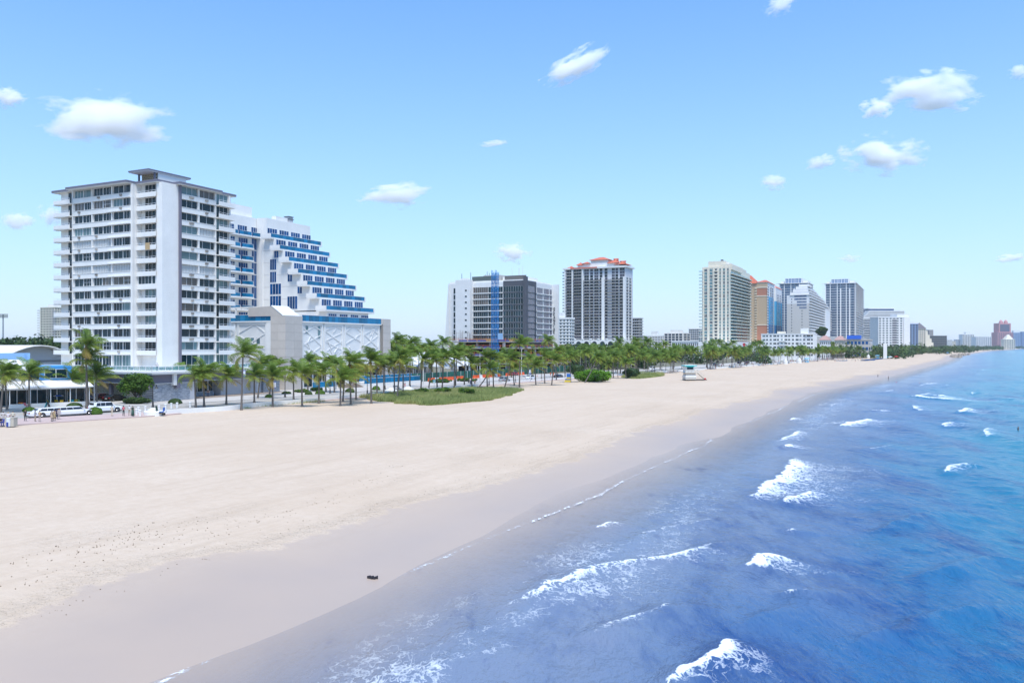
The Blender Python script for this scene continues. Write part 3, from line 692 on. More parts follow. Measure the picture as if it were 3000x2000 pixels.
    for t_ in (139, 147, 155, 163): b.box('column', purple, x(112.2), x(112.8), y(t_), y(t_) + 0.6, 0.0, 3.6)
    b.done()
    return b
APT = apartments()

# ---------------------------------------------------------------- 2: stepped hotel with blue windows on a lattice podium
def hotel():
    b = Bld('stepped_hotel', 'white stepped hotel with blue glass balconies on a lattice fronted podium', 157.6, 142.0)
    x = lambda s: s - 157.6
    y = lambda t: t - 142.0
    ZP = 17.3
    wt = white
    # podium body
    b.box('podium_wall', wt, x(158.3), x(198.4), y(142.6), y(176), 0.14, ZP)
    # beige corner tower with panels
    b.box('corner_tower', mat('panel_joint', (0.24, 0.22, 0.2), 0.9), x(157.7), x(163.9), y(142.1), y(146.9), 0.14, 18.6)
    def panels(face, plane, a0, a1, z0, z1, n, rows):
        w_ = (a1 - a0) / n; h_ = (z1 - z0) / rows
        for i in range(n):
            for j in range(rows):
                if face == 'E': b.box('stone_panel', beige, a0 + i * w_ + 0.02, a0 + (i + 1) * w_ - 0.02, plane - 0.08, plane - 0.001, z0 + j * h_ + 0.02, z0 + (j + 1) * h_ - 0.02)
                else: b.box('stone_panel', beige, plane - 0.08, plane - 0.001, a0 + i * w_ + 0.02, a0 + (i + 1) * w_ - 0.02, z0 + j * h_ + 0.02, z0 + (j + 1) * h_ - 0.02)
    panels('S', x(157.7), y(142.0), y(146.9), 0.15, 18.6, 2, 9); panels('E', y(142.1), x(157.62), x(163.9), 0.15, 18.6, 2, 9)
    # prow: sloped cap behind the corner
    mb = MB(); mb.prism([(x(157.7), 18.6), (x(157.7), 18.6)], 0, 0) if False else None
    mb = MB()
    A = [(x(157.72), y(143.2), 18.61), (x(157.72), y(154.5), 18.61), (x(163.8), y(154.5), 18.61), (x(163.8), y(143.2), 18.61),
         (x(157.72), y(146.8), 21.1), (x(157.72), y(154.5), 20.9), (x(163.8), y(154.5), 20.9), (x(163.8), y(146.8), 21.1)]
    mb.add(A, [(3, 2, 1, 0), (4, 7, 6, 5)[::-1], (0, 1, 5, 4), (1, 2, 6, 5), (2, 3, 7, 6), (3, 0, 4, 7)]); mb.build('roof_prow', beige, b.o)
    b.box('prow_cap', wt, x(157.6), x(163.9), y(142.3), y(143.15), 18.62, 18.8)
    mb = MB(); mb.add([(x(157.66), y(143.0), 18.82), (x(163.86), y(143.0), 18.82), (x(163.86), y(146.75), 21.32), (x(157.66), y(146.75), 21.32), (x(157.66), y(143.0), 18.7), (x(163.86), y(143.0), 18.7), (x(163.86), y(146.75), 21.15), (x(157.66), y(146.75), 21.15)],
           [(0, 1, 2, 3), (7, 6, 5, 4), (0, 4, 5, 1), (1, 5, 6, 2), (2, 6, 7, 3), (3, 7, 4, 0)]); mb.build('sloped_cladding', alu, b.o)
    # north end beige wall
    b.box('end_tower', mat('panel_joint', (0.24, 0.22, 0.2), 0.9), x(198.41), x(202.2), y(141.6), y(150), 0.14, 19.0)
    panels('E', y(141.6), x(198.45), x(202.2), 0.15, 19.0, 1, 9); panels('S', x(198.43), y(141.55), y(142.5), ZP + 0.1, 19.0, 1, 1)
    # lattice bays: frame + recess + diagonal bars
    def lattice(face, plane, a0, a1, z0, z1, seed):
        r = random.Random(seed); w_ = abs(a1 - a0); h_ = z1 - z0
        def put(nm, me, dx, dz, ry=0.0):
            if face == 'E': o = link(nm, me, b.o, (min(a0, a1) + dx, plane, z0 + dz)); o.rotation_euler = (0, -ry, 0)
            else: o = link(nm, me, b.o, (plane, max(a0, a1) - dx, z0 + dz)); o.rotation_euler = (0, -ry, -math.pi / 2)
            return o
        fr = MB().box(0, 0.45, -0.27, -0.002, 0, h_).box(w_ - 0.45, w_, -0.27, -0.002, 0, h_).box(0.45, w_ - 0.45, -0.26, -0.002, h_ - 0.6, h_).box(0.45, w_ - 0.45, -0.26, -0.002, 0, 0.5)
        put('lattice_frame', fr.mesh('lattice_frame', wt), 0, 0)
        iw, ih = w_ - 0.9, h_ - 1.1
        segs = []
        ny_ = 3; cell = ih / ny_
        for j in range(ny_ + 1):
            z_ = 0.5 + cell * (j - 0.5) + r.uniform(-0.5, 0.5)
            segs += [((0.45, z_), (0.45 + iw, z_ + cell * r.uniform(0.7, 1.2))), ((0.45 + iw, z_ + r.uniform(-.8, .8)), (0.45, z_ + cell * r.uniform(0.8, 1.3)))]
        for j in range(4):
            u, v = 0.45 + iw * r.uniform(0.25, 0.75), 0.5 + ih * r.uniform(0.1, 0.9); an = r.choice([45, 135, 55, 125, 40]); l_ = r.uniform(1.5, 3.0)
            segs.append(((u - l_ / 2 * math.cos(R(an)), v - l_ / 2 * math.sin(R(an))), (u + l_ / 2 * math.cos(R(an)), v + l_ / 2 * math.sin(R(an)))))
        for q, ((u0, v0), (u1, v1)) in enumerate(segs):
            # clip to the bay
            lo, hi = 0.0, 1.0; du, dv = u1 - u0, v1 - v0
            for p_, q_ in ((-du, u0 - 0.45), (du, 0.45 + iw - u0), (-dv, v0 - 0.5), (dv, 0.5 + ih - v0)):
                if abs(p_) < 1e-6: continue
                t_ = q_ / p_
                if p_ < 0: lo = max(lo, t_)
                else: hi = min(hi, t_)
            if hi - lo < 0.12: continue
            ua, va, ub, vb = u0 + du * lo, v0 + dv * lo, u0 + du * hi, v0 + dv * hi
            l_ = math.hypot(ub - ua, vb - va); an = math.atan2(vb - va, ub - ua); dp = 0.10 + 0.007 * q
            put('lattice_bar', cbox(l_, dp - 0.02, 0.26, wt, 'lattice_bar'), ua + 0.17 * math.sin(an), va - 0.17 * math.cos(an), an).location += Vector((0, -dp, 0)) if face == 'E' else Vector((-dp, 0, 0))
    yE = y(142.6)
    ed = [164.0, 172.8, 181.4, 189.8, 198.2]
    for i in range(4): lattice('E', yE, x(ed[i]) + 0.1, x(ed[i + 1]) - 0.5, 5.4 if i != 1 else 7.9, ZP - 0.2, 20 + i)
    lattice('S', x(158.3), y(148.7), y(158.6), 3.6, ZP - 0.2, 31); lattice('S', x(158.3), y(159.4), y(166), 3.6, ZP - 0.2, 32)
    b.box('pilaster', wt, x(157.85), x(158.29), y(147.0), y(148.6), 0.14, ZP - 0.05)
    for a_ in (165.6, 170.4): b.win('E', yE - 0.02, x(a_), x(a_) + 1.1, ZP - 3.0 - (a_ > 168) * 1.2, ZP - 1.0, n=1, glass=gteal)
    for q in range(3): b.win('S', x(158.28), y(156.2 - q * 2.0), y(155.0 - q * 2.0), 11.6, 13.2, n=1, glass=gteal)
    b.win('E', yE - 0.3, x(167.2), x(169.4), 6.2, 7.6, n=2, glass=gteal)
    # entrance level
    b.box('entrance_shade', greywall, x(164), x(198.3), y(141.6), y(142.55), 4.6, 5.35)
    for i in range(9): b.win('E', y(142.58), x(165 + i * 3.7), x(168.2 + i * 3.7), 0.5, 4.5, n=2, glass=gdark)
    for s_ in (171.5, 179.5): b.box('column', wt, x(s_), x(s_) + 0.9, y(140.2), y(141.1), 0.14, 5.3)
    # MARON style sign lettering, dark metal
    sg = b.box('sign_panel', wt, x(172.9), x(181.0), y(142.2), y(142.585), 5.42, 7.85)
    letter(b.o, 'M', x(174.5), y(142.18), 5.75, 1.6, charcoal, th=0.12); letter(b.o, 'U', x(175.75), y(142.18), 5.72, 0.9, charcoal, th=0.16); letter(b.o, 'A', x(176.0), y(142.18), 6.7, 0.72, charcoal, th=0.2); letter(b.o, 'R', x(176.85), y(142.18), 5.75, 1.6, charcoal, th=0.12); letter(b.o, 'N', x(179.2), y(142.18), 5.75, 1.6, charcoal, th=0.12)
    b.box('sign_bar', blackm, x(176.2), x(177.5), y(142.1), y(142.19), 7.5, 7.7)
    b.box('sign_bar', blackm, x(175.0), x(178.2), y(142.1), y(142.19), 5.46, 5.56)
    # podium glass balustrades
    def balus(face, plane, a0, a1, z0, h, n, parent=None):
        w_ = (a1 - a0) / n
        me = cbox(abs(w_) - 0.05, 0.05, h, grail, 'glass_panel')
        for i in range(n):
            aa = a0 + i * w_ + (0.025 if w_ > 0 else -0.025)
            b.place('glass_panel', me, face, plane, aa if face == 'E' else aa, z0, parent)
        if face == 'E': b.box('handrail', alu, a0, a1, plane - 0.03, plane + 0.06, z0 + h + 0.002, z0 + h + 0.08, parent)
        else: b.box('handrail', alu, plane - 0.03, plane + 0.06, min(a0, a1), max(a0, a1), z0 + h + 0.002, z0 + h + 0.08, parent)
    b.box('deck_edge', wt, x(163.95), x(198.35), y(142.05), y(142.59), ZP - 0.18, ZP + 0.15); b.box('deck_edge', wt, x(157.8), x(158.29), y(147.0), y(175.5), ZP - 0.17, ZP + 0.15)
    b.box('deck', mat('deck_paving', (0.5, 0.48, 0.45), 0.8), x(158.3), x(198.35), y(142.6), y(176), ZP + 0.001, ZP + 0.06)
    balus('E', y(142.2), x(164.0), x(198.3), ZP + 0.16, 1.55, 26)
    balus('S', x(157.95), y(168.0), y(147.1), ZP + 0.16, 1.55, 12)
    # tower wing (left, set back) ------------------------------------------------
    YW = y(173.5)
    b.box('wing_wall', wt, x(160.0), x(183.5), YW, y(196), ZP + 0.07, 48.2)
    b.box('wing_penthouse', wt, x(160.0), x(180.6), y(175.5), y(194), 48.21, 51.6)
    b.box('louvre', greywall, x(159.9), x(163.5), y(175.4), y(175.49), 48.4, 50.6)
    ZT, FHh = 43.4 - 0.95, 3.53
    b.box('pilaster', wt, x(180.4), x(181.6), y(171.2), y(173.4), ZP + 0.08, 48.25)
    for f in range(8):
        zf = ZT + 0.12 - f * FHh                         # floor level of this storey
        if zf < ZP: break
        for s1, s2, nn in ((168.4, 171.9, 4), (173.3, 176.8, 4)):
            if f == 0: s1 -= 0.4; s2 -= 0.3
            b.win('E', YW, x(s1), x(s2), zf + 0.15, zf + 2.9, n=nn, glass=gblue, fw=0.08)
        if f == 0: b.win('E', YW, x(178.2), x(181.8), zf + 0.15, zf + 2.9, n=4, glass=gblue, fw=0.08)
        else: b.win('E', YW, x(178.4), x(182.0), zf - 0.1, zf + 3.2, n=4, glass=gblue, fw=0.08)
        sl_ = b.box('balcony_slab', wt, x(164.3), x(178.0 if f else 182.6), YW - 1.5, YW - 0.003, zf - 0.25, zf)
        for s1, s2 in (((168.4, 172.6), (173.4, 177.6)) if f else ((167.6, 171.8), (172.4, 177.0), (177.6, 182.2))):
            b.box('balustrade', wt, x(s1) - 0.14, x(s2) + 0.14, YW - 1.48, YW - 1.40, zf + 0.003, zf + 0.16, sl_)
            balus('E', YW - 1.45, x(s1), x(s2), zf + 0.17, 1.0, 3, sl_)
            b.box('balcony_side', wt, x(s2) + 0.02, x(s2) + 0.16, YW - 1.39, YW - 0.01, zf + 0.17, zf + 1.15, sl_)
    # stepped terraces ------------------------------------------------------------
    S1, S2 = 180.2, 200.2
    for k in range(7):
        tf = 167.0 - k * 3.33; zp = 43.4 - k * FHh; zf = zp - 1.2       # front line, parapet top, terrace floor
        # storey body under / behind the terrace above it
        zt = 48.2 if k == 0 else zf + FHh - 0.06
        b.box('storey', wt, x(S1 + 0.4), x(S2 - 0.6), y(tf + 2.9 + 0.01 * k), y(172.2 - 0.02 * k), zf + 0.002, zt)
        sl_ = b.box('terrace_slab', wt, x(S1 - 1.1), x(S2 + 1.4), y(tf), y(tf + 3.4), zf - 0.3, zf)
        b.box('terrace_end', wt, x(S1 - 1.12), x(S1 - 0.9), y(tf - 0.02), y(tf + 3.6 + (0.0)), zf + 0.003, zp + 0.02, sl_)
        b.box('terrace_end', wt, x(S2 + 1.2), x(S2 + 1.42), y(tf - 0.02), y(tf + 3.0), zf + 0.003, zp + 0.02, sl_)
        b.box('terrace_kerb', wt, x(S1 - 0.88), x(S2 + 1.18), y(tf), y(tf + 0.25), zf + 0.003, zf + 0.12, sl_)
        balus('E', y(tf + 0.1), x(S1 - 0.6), x(S2 + 1.1), zf + 0.125, 1.1, 14, sl_)
        # windows of the storey on the terrace
        for q in range(4):
            a_ = S1 + 1.0 + q * 4.95
            b.win('E', y(tf + 2.9 + 0.01 * k), x(a_ - 0.3), x(a_ + 3.7), zf + 0.1, zf + 3.15, n=4, glass=gblue, fw=0.08)
            if k > 1:
                lm = MB(); lm.box(0, 1.9, 0, 0.6, 0.28, 0.36); lm.box(1.4, 1.95, 0.02, 0.58, 0.4, 0.75)
                for xx in (0.1, 1.7): lm.box(xx, xx + 0.06, 0.02, 0.08, 0, 0.28); lm.box(xx, xx + 0.06, 0.5, 0.56, 0, 0.28)
                if 'lounger' not in CM: CM['lounger'] = lm.mesh('terrace_lounger', alu)
                link('terrace_lounger', CM['lounger'], sl_, Vector((x(a_ + 0.6), y(tf + 0.9), zf)) - sl_.location)
    # bottom storey on the deck
    b.box('storey', wt, x(S1 + 0.4), x(S2 - 0.6), y(147.0 + 0.8), y(171.9), ZP + 0.062, 43.4 - 6 * FHh - 1.05 - 0.43)
    for q in range(4): b.win('E', y(147.8), x(S1 + 1.0 + q * 4.95), x(S1 + 4.5 + q * 4.95), ZP + 0.2, ZP + 2.8, n=4, glass=gblue, fw=0.08)
    # south end wall windows (blue strips)
    PS = x(S1 + 0.4)
    for (ta, tb, zz, n) in ((166.9, 165.3, 36.4, 2), (168.5, 166.1, 33.0, 3), (168.5, 166.1, 29.4, 3), (168.5, 164.3, 25.9, 4), (168.5, 164.3, 22.4, 4)):
        b.win('S', PS, y(ta), y(tb), zz, zz + 3.1, n=n, glass=gblue, fw=0.08)
    for (ta, tb, zz) in ((161.9, 160.2, 29.4), (158.3, 156.6, 25.9)): b.win('S', PS, y(ta), y(tb), zz, zz + 3.0, n=2, glass=gblue, fw=0.08)
    b.win('S', PS, y(162.0), y(158.3), 21.6, 25.2, n=4, glass=gblue, fw=0.08)
    # roof plant
    b.box('roof_plant', wt, x(185), x(190), y(170.4), y(172), 48.21, 49.4); b.box('roof_plant', greywall, x(190.4), x(192.4), y(170.4), y(172), 48.21, 49.9)
    b.box('plant_louvre', charcoal, x(190.2), x(192.6), y(170.2), y(172.1), 49.95, 50.1); b.box('plant_louvre', charcoal, x(190.2), x(192.6), y(170.2), y(172.1), 49.2, 49.35)
    # pergola on the deck behind the south balustrade
    for i in range(4): b.box('pergola_post', wt, x(159.5), x(159.75), y(151.5 + i * 4.5), y(151.75 + i * 4.5), ZP + 0.07, ZP + 3.6)
    for i in range(3): b.box('pergola_beam', wt, x(159.4 + i * 1.4), x(159.7 + i * 1.4), y(151), y(166), ZP + 3.61, ZP + 3.9)
    b.done()
# letters as strokes (canonical height 1) -> thick strips facing the sea
GL = {'M': [[(0, 0), (0.08, 1), (0.4, 0.35), (0.72, 1), (0.8, 0)]], 'A': [[(0, 0), (0.35, 1), (0.7, 0)], [(0.15, 0.35), (0.55, 0.35)]], 'R': [[(0, 0), (0, 1), (0.45, 0.95), (0.55, 0.72), (0.42, 0.52), (0, 0.48)], [(0.28, 0.48), (0.62, 0)]],
      'C': [[(0.65, 0.85), (0.4, 1), (0.1, 0.85), (0, 0.5), (0.1, 0.15), (0.4, 0), (0.65, 0.15)]], 'I': [[(0.1, 0), (0.1, 1)]], 'N': [[(0, 0), (0, 1), (0.65, 0), (0.65, 1)]], 'O': [[(0.33, 0), (0.08, 0.2), (0, 0.5), (0.08, 0.8), (0.33, 1), (0.58, 0.8), (0.66, 0.5), (0.58, 0.2), (0.33, 0)]],
      'E': [[(0.55, 0), (0, 0), (0, 1), (0.55, 1)], [(0, 0.5), (0.45, 0.5)]], 'S': [[(0, 0.12), (0.3, 0), (0.58, 0.15), (0.55, 0.4), (0.1, 0.6), (0.05, 0.85), (0.3, 1), (0.58, 0.88)]], 'D': [[(0, 0), (0, 1), (0.35, 0.95), (0.6, 0.7), (0.6, 0.3), (0.35, 0.05), (0, 0)]],
      'L': [[(0, 1), (0, 0), (0.5, 0)]], 'T': [[(0, 1), (0.6, 1)], [(0.3, 1), (0.3, 0)]], 'U': [[(0, 1), (0, 0.2), (0.3, 0), (0.6, 0.2), (0.6, 1)]], 'B': [[(0, 0), (0, 1), (0.45, 0.9), (0.45, 0.6), (0, 0.52), (0.55, 0.4), (0.55, 0.1), (0, 0)]], 'H': [[(0, 0), (0, 1)], [(0.6, 0), (0.6, 1)], [(0, 0.5), (0.6, 0.5)]], 'Y': [[(0, 1), (0.3, 0.5), (0.6, 1)], [(0.3, 0.5), (0.3, 0)]]}
def letter(parent, ch, x0, y0, z0, h, m, th=0.13, rotz=0.0):
    mb = MB()
    for st_ in GL[ch]:
        for (u0, v0), (u1, v1) in zip(st_[:-1], st_[1:]):
            du, dv = (u1 - u0) * h, (v1 - v0) * h; l_ = math.hypot(du, dv); nx, nz = -dv / l_ * th * h / 2, du / l_ * th * h / 2
            q = [(u0 * h - nx, v0 * h - nz), (u1 * h - nx, v1 * h - nz), (u1 * h + nx, v1 * h + nz), (u0 * h + nx, v0 * h + nz)]
            mb.add([(a, 0, c_) for a, c_ in q] + [(a, -0.1, c_) for a, c_ in q], [(0, 1, 2, 3), (7, 6, 5, 4), (0, 4, 5, 1), (1, 5, 6, 2), (2, 6, 7, 3), (3, 7, 4, 0)])
    o = mb.build('letter', m, parent, loc=(x0, y0, z0)); o.rotation_euler = (0, 0, rotz); return o
hotel()
# ---------------------------------------------------------------- helpers for the towers farther along the coast
def corner_frame(pxc, Y, pxl, pxr):
    """sea/south corner seen at column pxc and distance Y; returns s, t, depth inland (to column pxl), length along the coast (to column pxr)"""
    p = on_ray(pxc, Y); s, t = ST(p.x, p.y)
    r = (pxl - 1500) / FPX; tl = s * (DX - r * DY) / (DY + r * DX)
    r = (pxr - 1500) / FPX; sr_ = t * (DY + r * DX) / (DX - r * DY)
    return s, t, tl - t, sr_ - s
def face_x(b, face, Wd, frac): return Wd * (1 - frac) if face == 'S' else Wd * frac
def facade(b, face, plane, Wd, z0, fh, nf, cols, glass, frame=None, sill=0.7, head=0.25, fw=0.12, sub=False, depth=0.12):
    for f in range(nf):
        for c in cols:
            fa, fb, n = c[:3]; g = c[3] if len(c) > 3 else glass
            g = g if not isinstance(g, tuple) else g[hash((f * 7 + int(fa * 100)) % 13) % len(g)]
            b.win(face, plane, face_x(b, face, Wd, fa), face_x(b, face, Wd, fb), z0 + f * fh + sill, z0 + (f + 1) * fh - head, n=n, glass=g, frame=frame, fw=fw, sub=sub, depth=depth)
def bands(b, face, plane, Wd, z0, fh, nf, fa, fb, m, proud, h, dz=0.0, name='floor_band'):
    a, c = sorted((face_x(b, face, Wd, fa), face_x(b, face, Wd, fb)))
    for f in range(nf):
        z = z0 + f * fh + dz
        if face == 'E': b.box(name, m, a, c, plane - proud, plane - 0.003, z, z + h)
        else: b.box(name, m, plane - proud, plane - 0.003, a, c, z, z + h)
def piers(b, face, plane, Wd, z0, z1, fr, w, m, proud):
    for f in fr:
        c = face_x(b, face, Wd, f)
        if face == 'E': b.box('pier', m, c - w / 2, c + w / 2, plane - proud, plane - 0.002, z0, z1)
        else: b.box('pier', m, plane - proud, plane - 0.002, c - w / 2, c + w / 2, z0, z1)

# ---------------------------------------------------------------- 3: dark cornered hotel block behind the building site
def oceanside():
    s, t, Wd, L = corner_frame(1540, 381, 1317, 1618)
    b = Bld('hotel_block', 'white and charcoal hotel block with ribbon windows behind the blue mast', s, t)
    ZR, FH_ = 41.4, 2.83
    b.box('wall', white2, 0, L, 0, Wd, 0, ZR)
    z0 = ZR - 2.2 - 9 * FH_
    fr = lambda px: 1 - (on_frac(px, s, t, Wd))
    def on_frac(px, s_, t_, W_):
        r = (px - 1500) / FPX; tt = s_ * (DX - r * DY) / (DY + r * DX); return (tt - t_) / W_
    def fe(px):
        r = (px - 1500) / FPX; ss = t * (DY + r * DX) / (DX - r * DY); return (ss - s) / L
    dk0 = fr(1475)
    # charcoal corner skin
    b.box('charcoal_skin', charcoal, -0.25, -0.002, -0.25, Wd * (1 - dk0), 0, ZR + 0.3); b.box('charcoal_skin', charcoal, -0.249, L * fe(1570), -0.25, -0.002, 0, ZR + 0.29)
    b.box('corner_pier', charcoal, -0.75, -0.252, -0.75, 0.9, 0, ZR + 2.0); b.box('corner_pier', charcoal, -0.251, 0.9, -0.75, -0.252, 0, ZR + 1.99)
    for f in range(9):
        z = z0 + f * FH_; top = z + FH_ * (0.86 if f < 8 else 0.98)
        b.win('S', -0.25, face_x(b, 'S', Wd, dk0 + 0.005), 1.2, z + 0.1, top, n=8, glass=gdark, fw=0.06)
        b.win('S', -0.02, face_x(b, 'S', Wd, fr(1387)), face_x(b, 'S', Wd, fr(1430)), z + 0.1, top, n=7, glass=(gdark if f < 6 else gwarm), fw=0.06)
        b.win('S', -0.02, face_x(b, 'S', Wd, fr(1431)), face_x(b, 'S', Wd, fr(1473)), z + 0.1, top, n=6, glass=gdark, fw=0.06)
        b.win('S', -0.02, face_x(b, 'S', Wd, fr(1329)), face_x(b, 'S', Wd, fr(1341)), z + 0.1, top, n=2, glass=gdark, fw=0.06)
        b.win('E', -0.25, 1.6, 1.6 + 0.24 * L, z + 0.1, top, n=7, glass=gviolet, fw=0.06)
        for a, c, n in ((0.40, 0.62, 6), (0.65, 0.86, 6), (0.885, 0.97, 2)): b.win('E', -0.02, L * a, L * c, z + 0.1, top, n=n, glass=gviolet, fw=0.06)
        b.box('floor_band', white2, -0.35, -0.003, face_x(b, 'S', Wd, fr(1474)) + 0.01, face_x(b, 'S', Wd, fr(1386)), z - 0.34, z + 0.02)
        b.box('floor_band', white2, L * 0.385, L * 0.99, -0.35, -0.003, z - 0.34, z + 0.02)
        b.box('floor_band', charcoal, -0.45, -0.253, 0.92, Wd * (1 - dk0) - 0.02, z - 0.30, z + 0.02); b.box('floor_band', charcoal, 0.92, L * fe(1570) - 0.02, -0.45, -0.253, z - 0.30, z + 0.02)
    # stair tower
    st_ = b.box('stair_tower', white2, -2.6, -0.005, face_x(b, 'S', Wd, fr(1385)), face_x(b, 'S', Wd, fr(1342)), 0, ZR + 1.4)
    for f in range(9): b.win('S', -2.61, face_x(b, 'S', Wd, fr(1370)), face_x(b, 'S', Wd, fr(1376)), z0 + f * FH_ + 0.9, z0 + f * FH_ + 1.75, n=1, glass=gdark, fw=0.1)
    b.box('stair_cap', white, -2.3, -0.5, face_x(b, 'S', Wd, fr(1378)), face_x(b, 'S', Wd, fr(1355)), ZR + 1.41, ZR + 2.1)
    # flared left end wall
    mb = MB(); ye = Wd
    mb.add([(-0.6, ye, 0), (8, ye, 0), (8, ye + 3.2, 0), (-0.6, ye + 3.2, 0), (-0.6, ye, ZR), (8, ye, ZR), (8, ye + 0.3, ZR), (-0.6, ye + 0.3, ZR)], [(3, 2, 1, 0), (4, 5, 6, 7), (0, 1, 5, 4), (1, 2, 6, 5), (2, 3, 7, 6), (3, 0, 4, 7)]); mb.build('flared_end', white2, b.o)
    # sign fin
    b.box('sign_fin', white2, L, L + 0.8, -3.4, 2, 4, ZR + 0.2)
    zt, zb = zat(898, 400), zat(977, 400); hh = (zt - zb) / 9
    for i, ch in enumerate('OCEANSIDE'): letter(b.o, ch, L - 0.02, -0.7, zt - (i + 1) * hh + 0.1 * hh, hh * 0.8, blackm, th=0.2, rotz=-math.pi / 2)
    # roof
    b.box('parapet', white, 0.5, L, 1, Wd, ZR + 0.003, ZR + 0.8); b.box('roof_plant', white, 4, 20, 3, 14, ZR + 0.805, ZR + 2.6)
    b.box('roof_screen', mat('grey_green_screen', (0.10, 0.125, 0.12), 0.8), 0.8, 1.2, 16, 29, ZR + 0.81, ZR + 3.0); b.box('roof_screen', mat('taupe_screen', (0.13, 0.12, 0.115), 0.8), 2.0, 2.4, 0.8, 12, ZR + 0.82, ZR + 2.9)
    b.box('roof_plant', concrete, 3, 9, 15, 24, ZR + 0.806, ZR + 3.6)
    for i, (xx, yy, h_) in enumerate(((3, 36, 5), (3, 31, 5.4), (5, 24, 4.2), (5, 23, 5.6), (6, 22.4, 5.0), (6, 19, 4.8), (4, 9, 7.2), (5, 6, 6.2), (4, 5.2, 6.8), (3, 3, 7.2))):
        MB().tube([(xx, yy, ZR + 0.8), (xx, yy, ZR + h_)], 0.11, 5).build('roof_antenna', alu if i > 5 else blackm, b.o)
    b.done()
oceanside()

# ---------------------------------------------------------------- building site in front: slabs, columns, decking, rails
def site():
    s, t, _, _ = corner_frame(1500, 330, 1310, 1640)
    b = Bld('construction_frame', 'unfinished concrete floors with orange guard rails below the hotel block', 300, 143, cat='construction site')
    # footprint x 0..48, y 0..48
    cgrey = mat('raw_concrete', (0.36, 0.34, 0.31), 0.9, var=0.12, vscale=0.5); form = mat('formwork_timber', (0.42, 0.27, 0.11), 0.8, var=0.15, vscale=1); rail = mat('orange_guard_rail', (0.55, 0.16, 0.06), 0.6)
    net = mat('blue_safety_tarp', (0.06, 0.09, 0.36), 0.7, var=0.3, vscale=0.5); yel = mat('yellow_form_panel', (0.55, 0.36, 0.02), 0.6)
    X1, Y1 = 46, 37
    for k, z in enumerate((3.6, 6.9, 10.0, 12.7)):
        y0 = 0 if k < 3 else 10
        b.box('floor_slab', cgrey, 0, X1, y0, Y1, z, z + 0.32)
        b.box('slab_formwork', form, 0.2, X1 - 0.2, y0 + 0.2, Y1, z - 0.2, z - 0.004)
        for face in ('S', 'E'):
            L_ = Y1 - y0 if face == 'S' else X1
            for hh in (0.55, 1.1):
                if face == 'S': b.box('guard_rail', rail, 0.1, 0.18, y0, Y1, z + 0.32 + hh, z + 0.42 + hh)
                else: b.box('guard_rail', rail, 0, X1, y0 + 0.1, y0 + 0.18, z + 0.32 + hh, z + 0.42 + hh)
            n = int(L_ / 4)
            for i in range(n + 1):
                a = i * L_ / n
                if face == 'S': b.box('rail_post', rail, 0.0, 0.1, y0 + a - 0.05, y0 + a + 0.05, z + 0.323, z + 1.7)
                else: b.box('rail_post', rail, a - 0.05, a + 0.05, y0 - 0.0, y0 + 0.1, z + 0.323, z + 1.7)
            if k >= 1:
                for i in range(n):
                    if (i * 7 + k * 3) % 4 == 0: continue
                    a = i * L_ / n + 0.2; w_ = L_ / n - 0.4
                    if face == 'S': b.box('tarp', net, 0.2, 0.25, y0 + a, y0 + a + w_, z + 0.36, z + 1.05)
                    else: b.box('tarp', net, a, a + w_, y0 + 0.2, y0 + 0.25, z + 0.36, z + 1.05)
        zb = 0 if k == 0 else (3.6, 6.9, 10.0)[k - 1] + 0.32
        for i in range(6):
            for j in range(5):
                yy = y0 + 1 + j * (Y1 - y0 - 2) / 4
                if i > 1 and j > 1: continue
                b.box('column', white2 if (i + j + k) % 3 == 0 else cgrey, 1 + i * 8.6, 1.9 + i * 8.6, yy, yy + 0.9, zb, z - 0.205)
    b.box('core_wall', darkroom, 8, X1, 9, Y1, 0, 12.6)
    for (xx, yy, z) in ((4, 0.6, 7.22), (20, 0.6, 7.22), (32, 0.6, 7.22), (0.5, 18, 7.22)): b.box('form_panel', yel, xx, xx + 1.3, yy, yy + 1.3, z, z + 2.7)
    r_ = random.Random(9); mb = MB()
    for i in range(90):
        yy = r_.uniform(12, 37); xx = r_.uniform(0.6, 5); mb.box(xx, xx + 0.04, yy, yy + 0.04, 13.02, 13.02 + r_.uniform(2.6, 5.2))
    for z in (14.5, 16.5): mb.box(0.5, 0.55, 12, 37, z, z + 0.05)
    mb.build('rebar', mat('rusty_steel', (0.16, 0.10, 0.07), 0.8), b.o, kind='stuff')
    for (x0_, y0_) in ((3, 16), (12, 28), (22, 14)): b.box('timber_stack', form, x0_, x0_ + 4, y0_, y0_ + 6, 13.03, 14.1)
    b.done()
site()
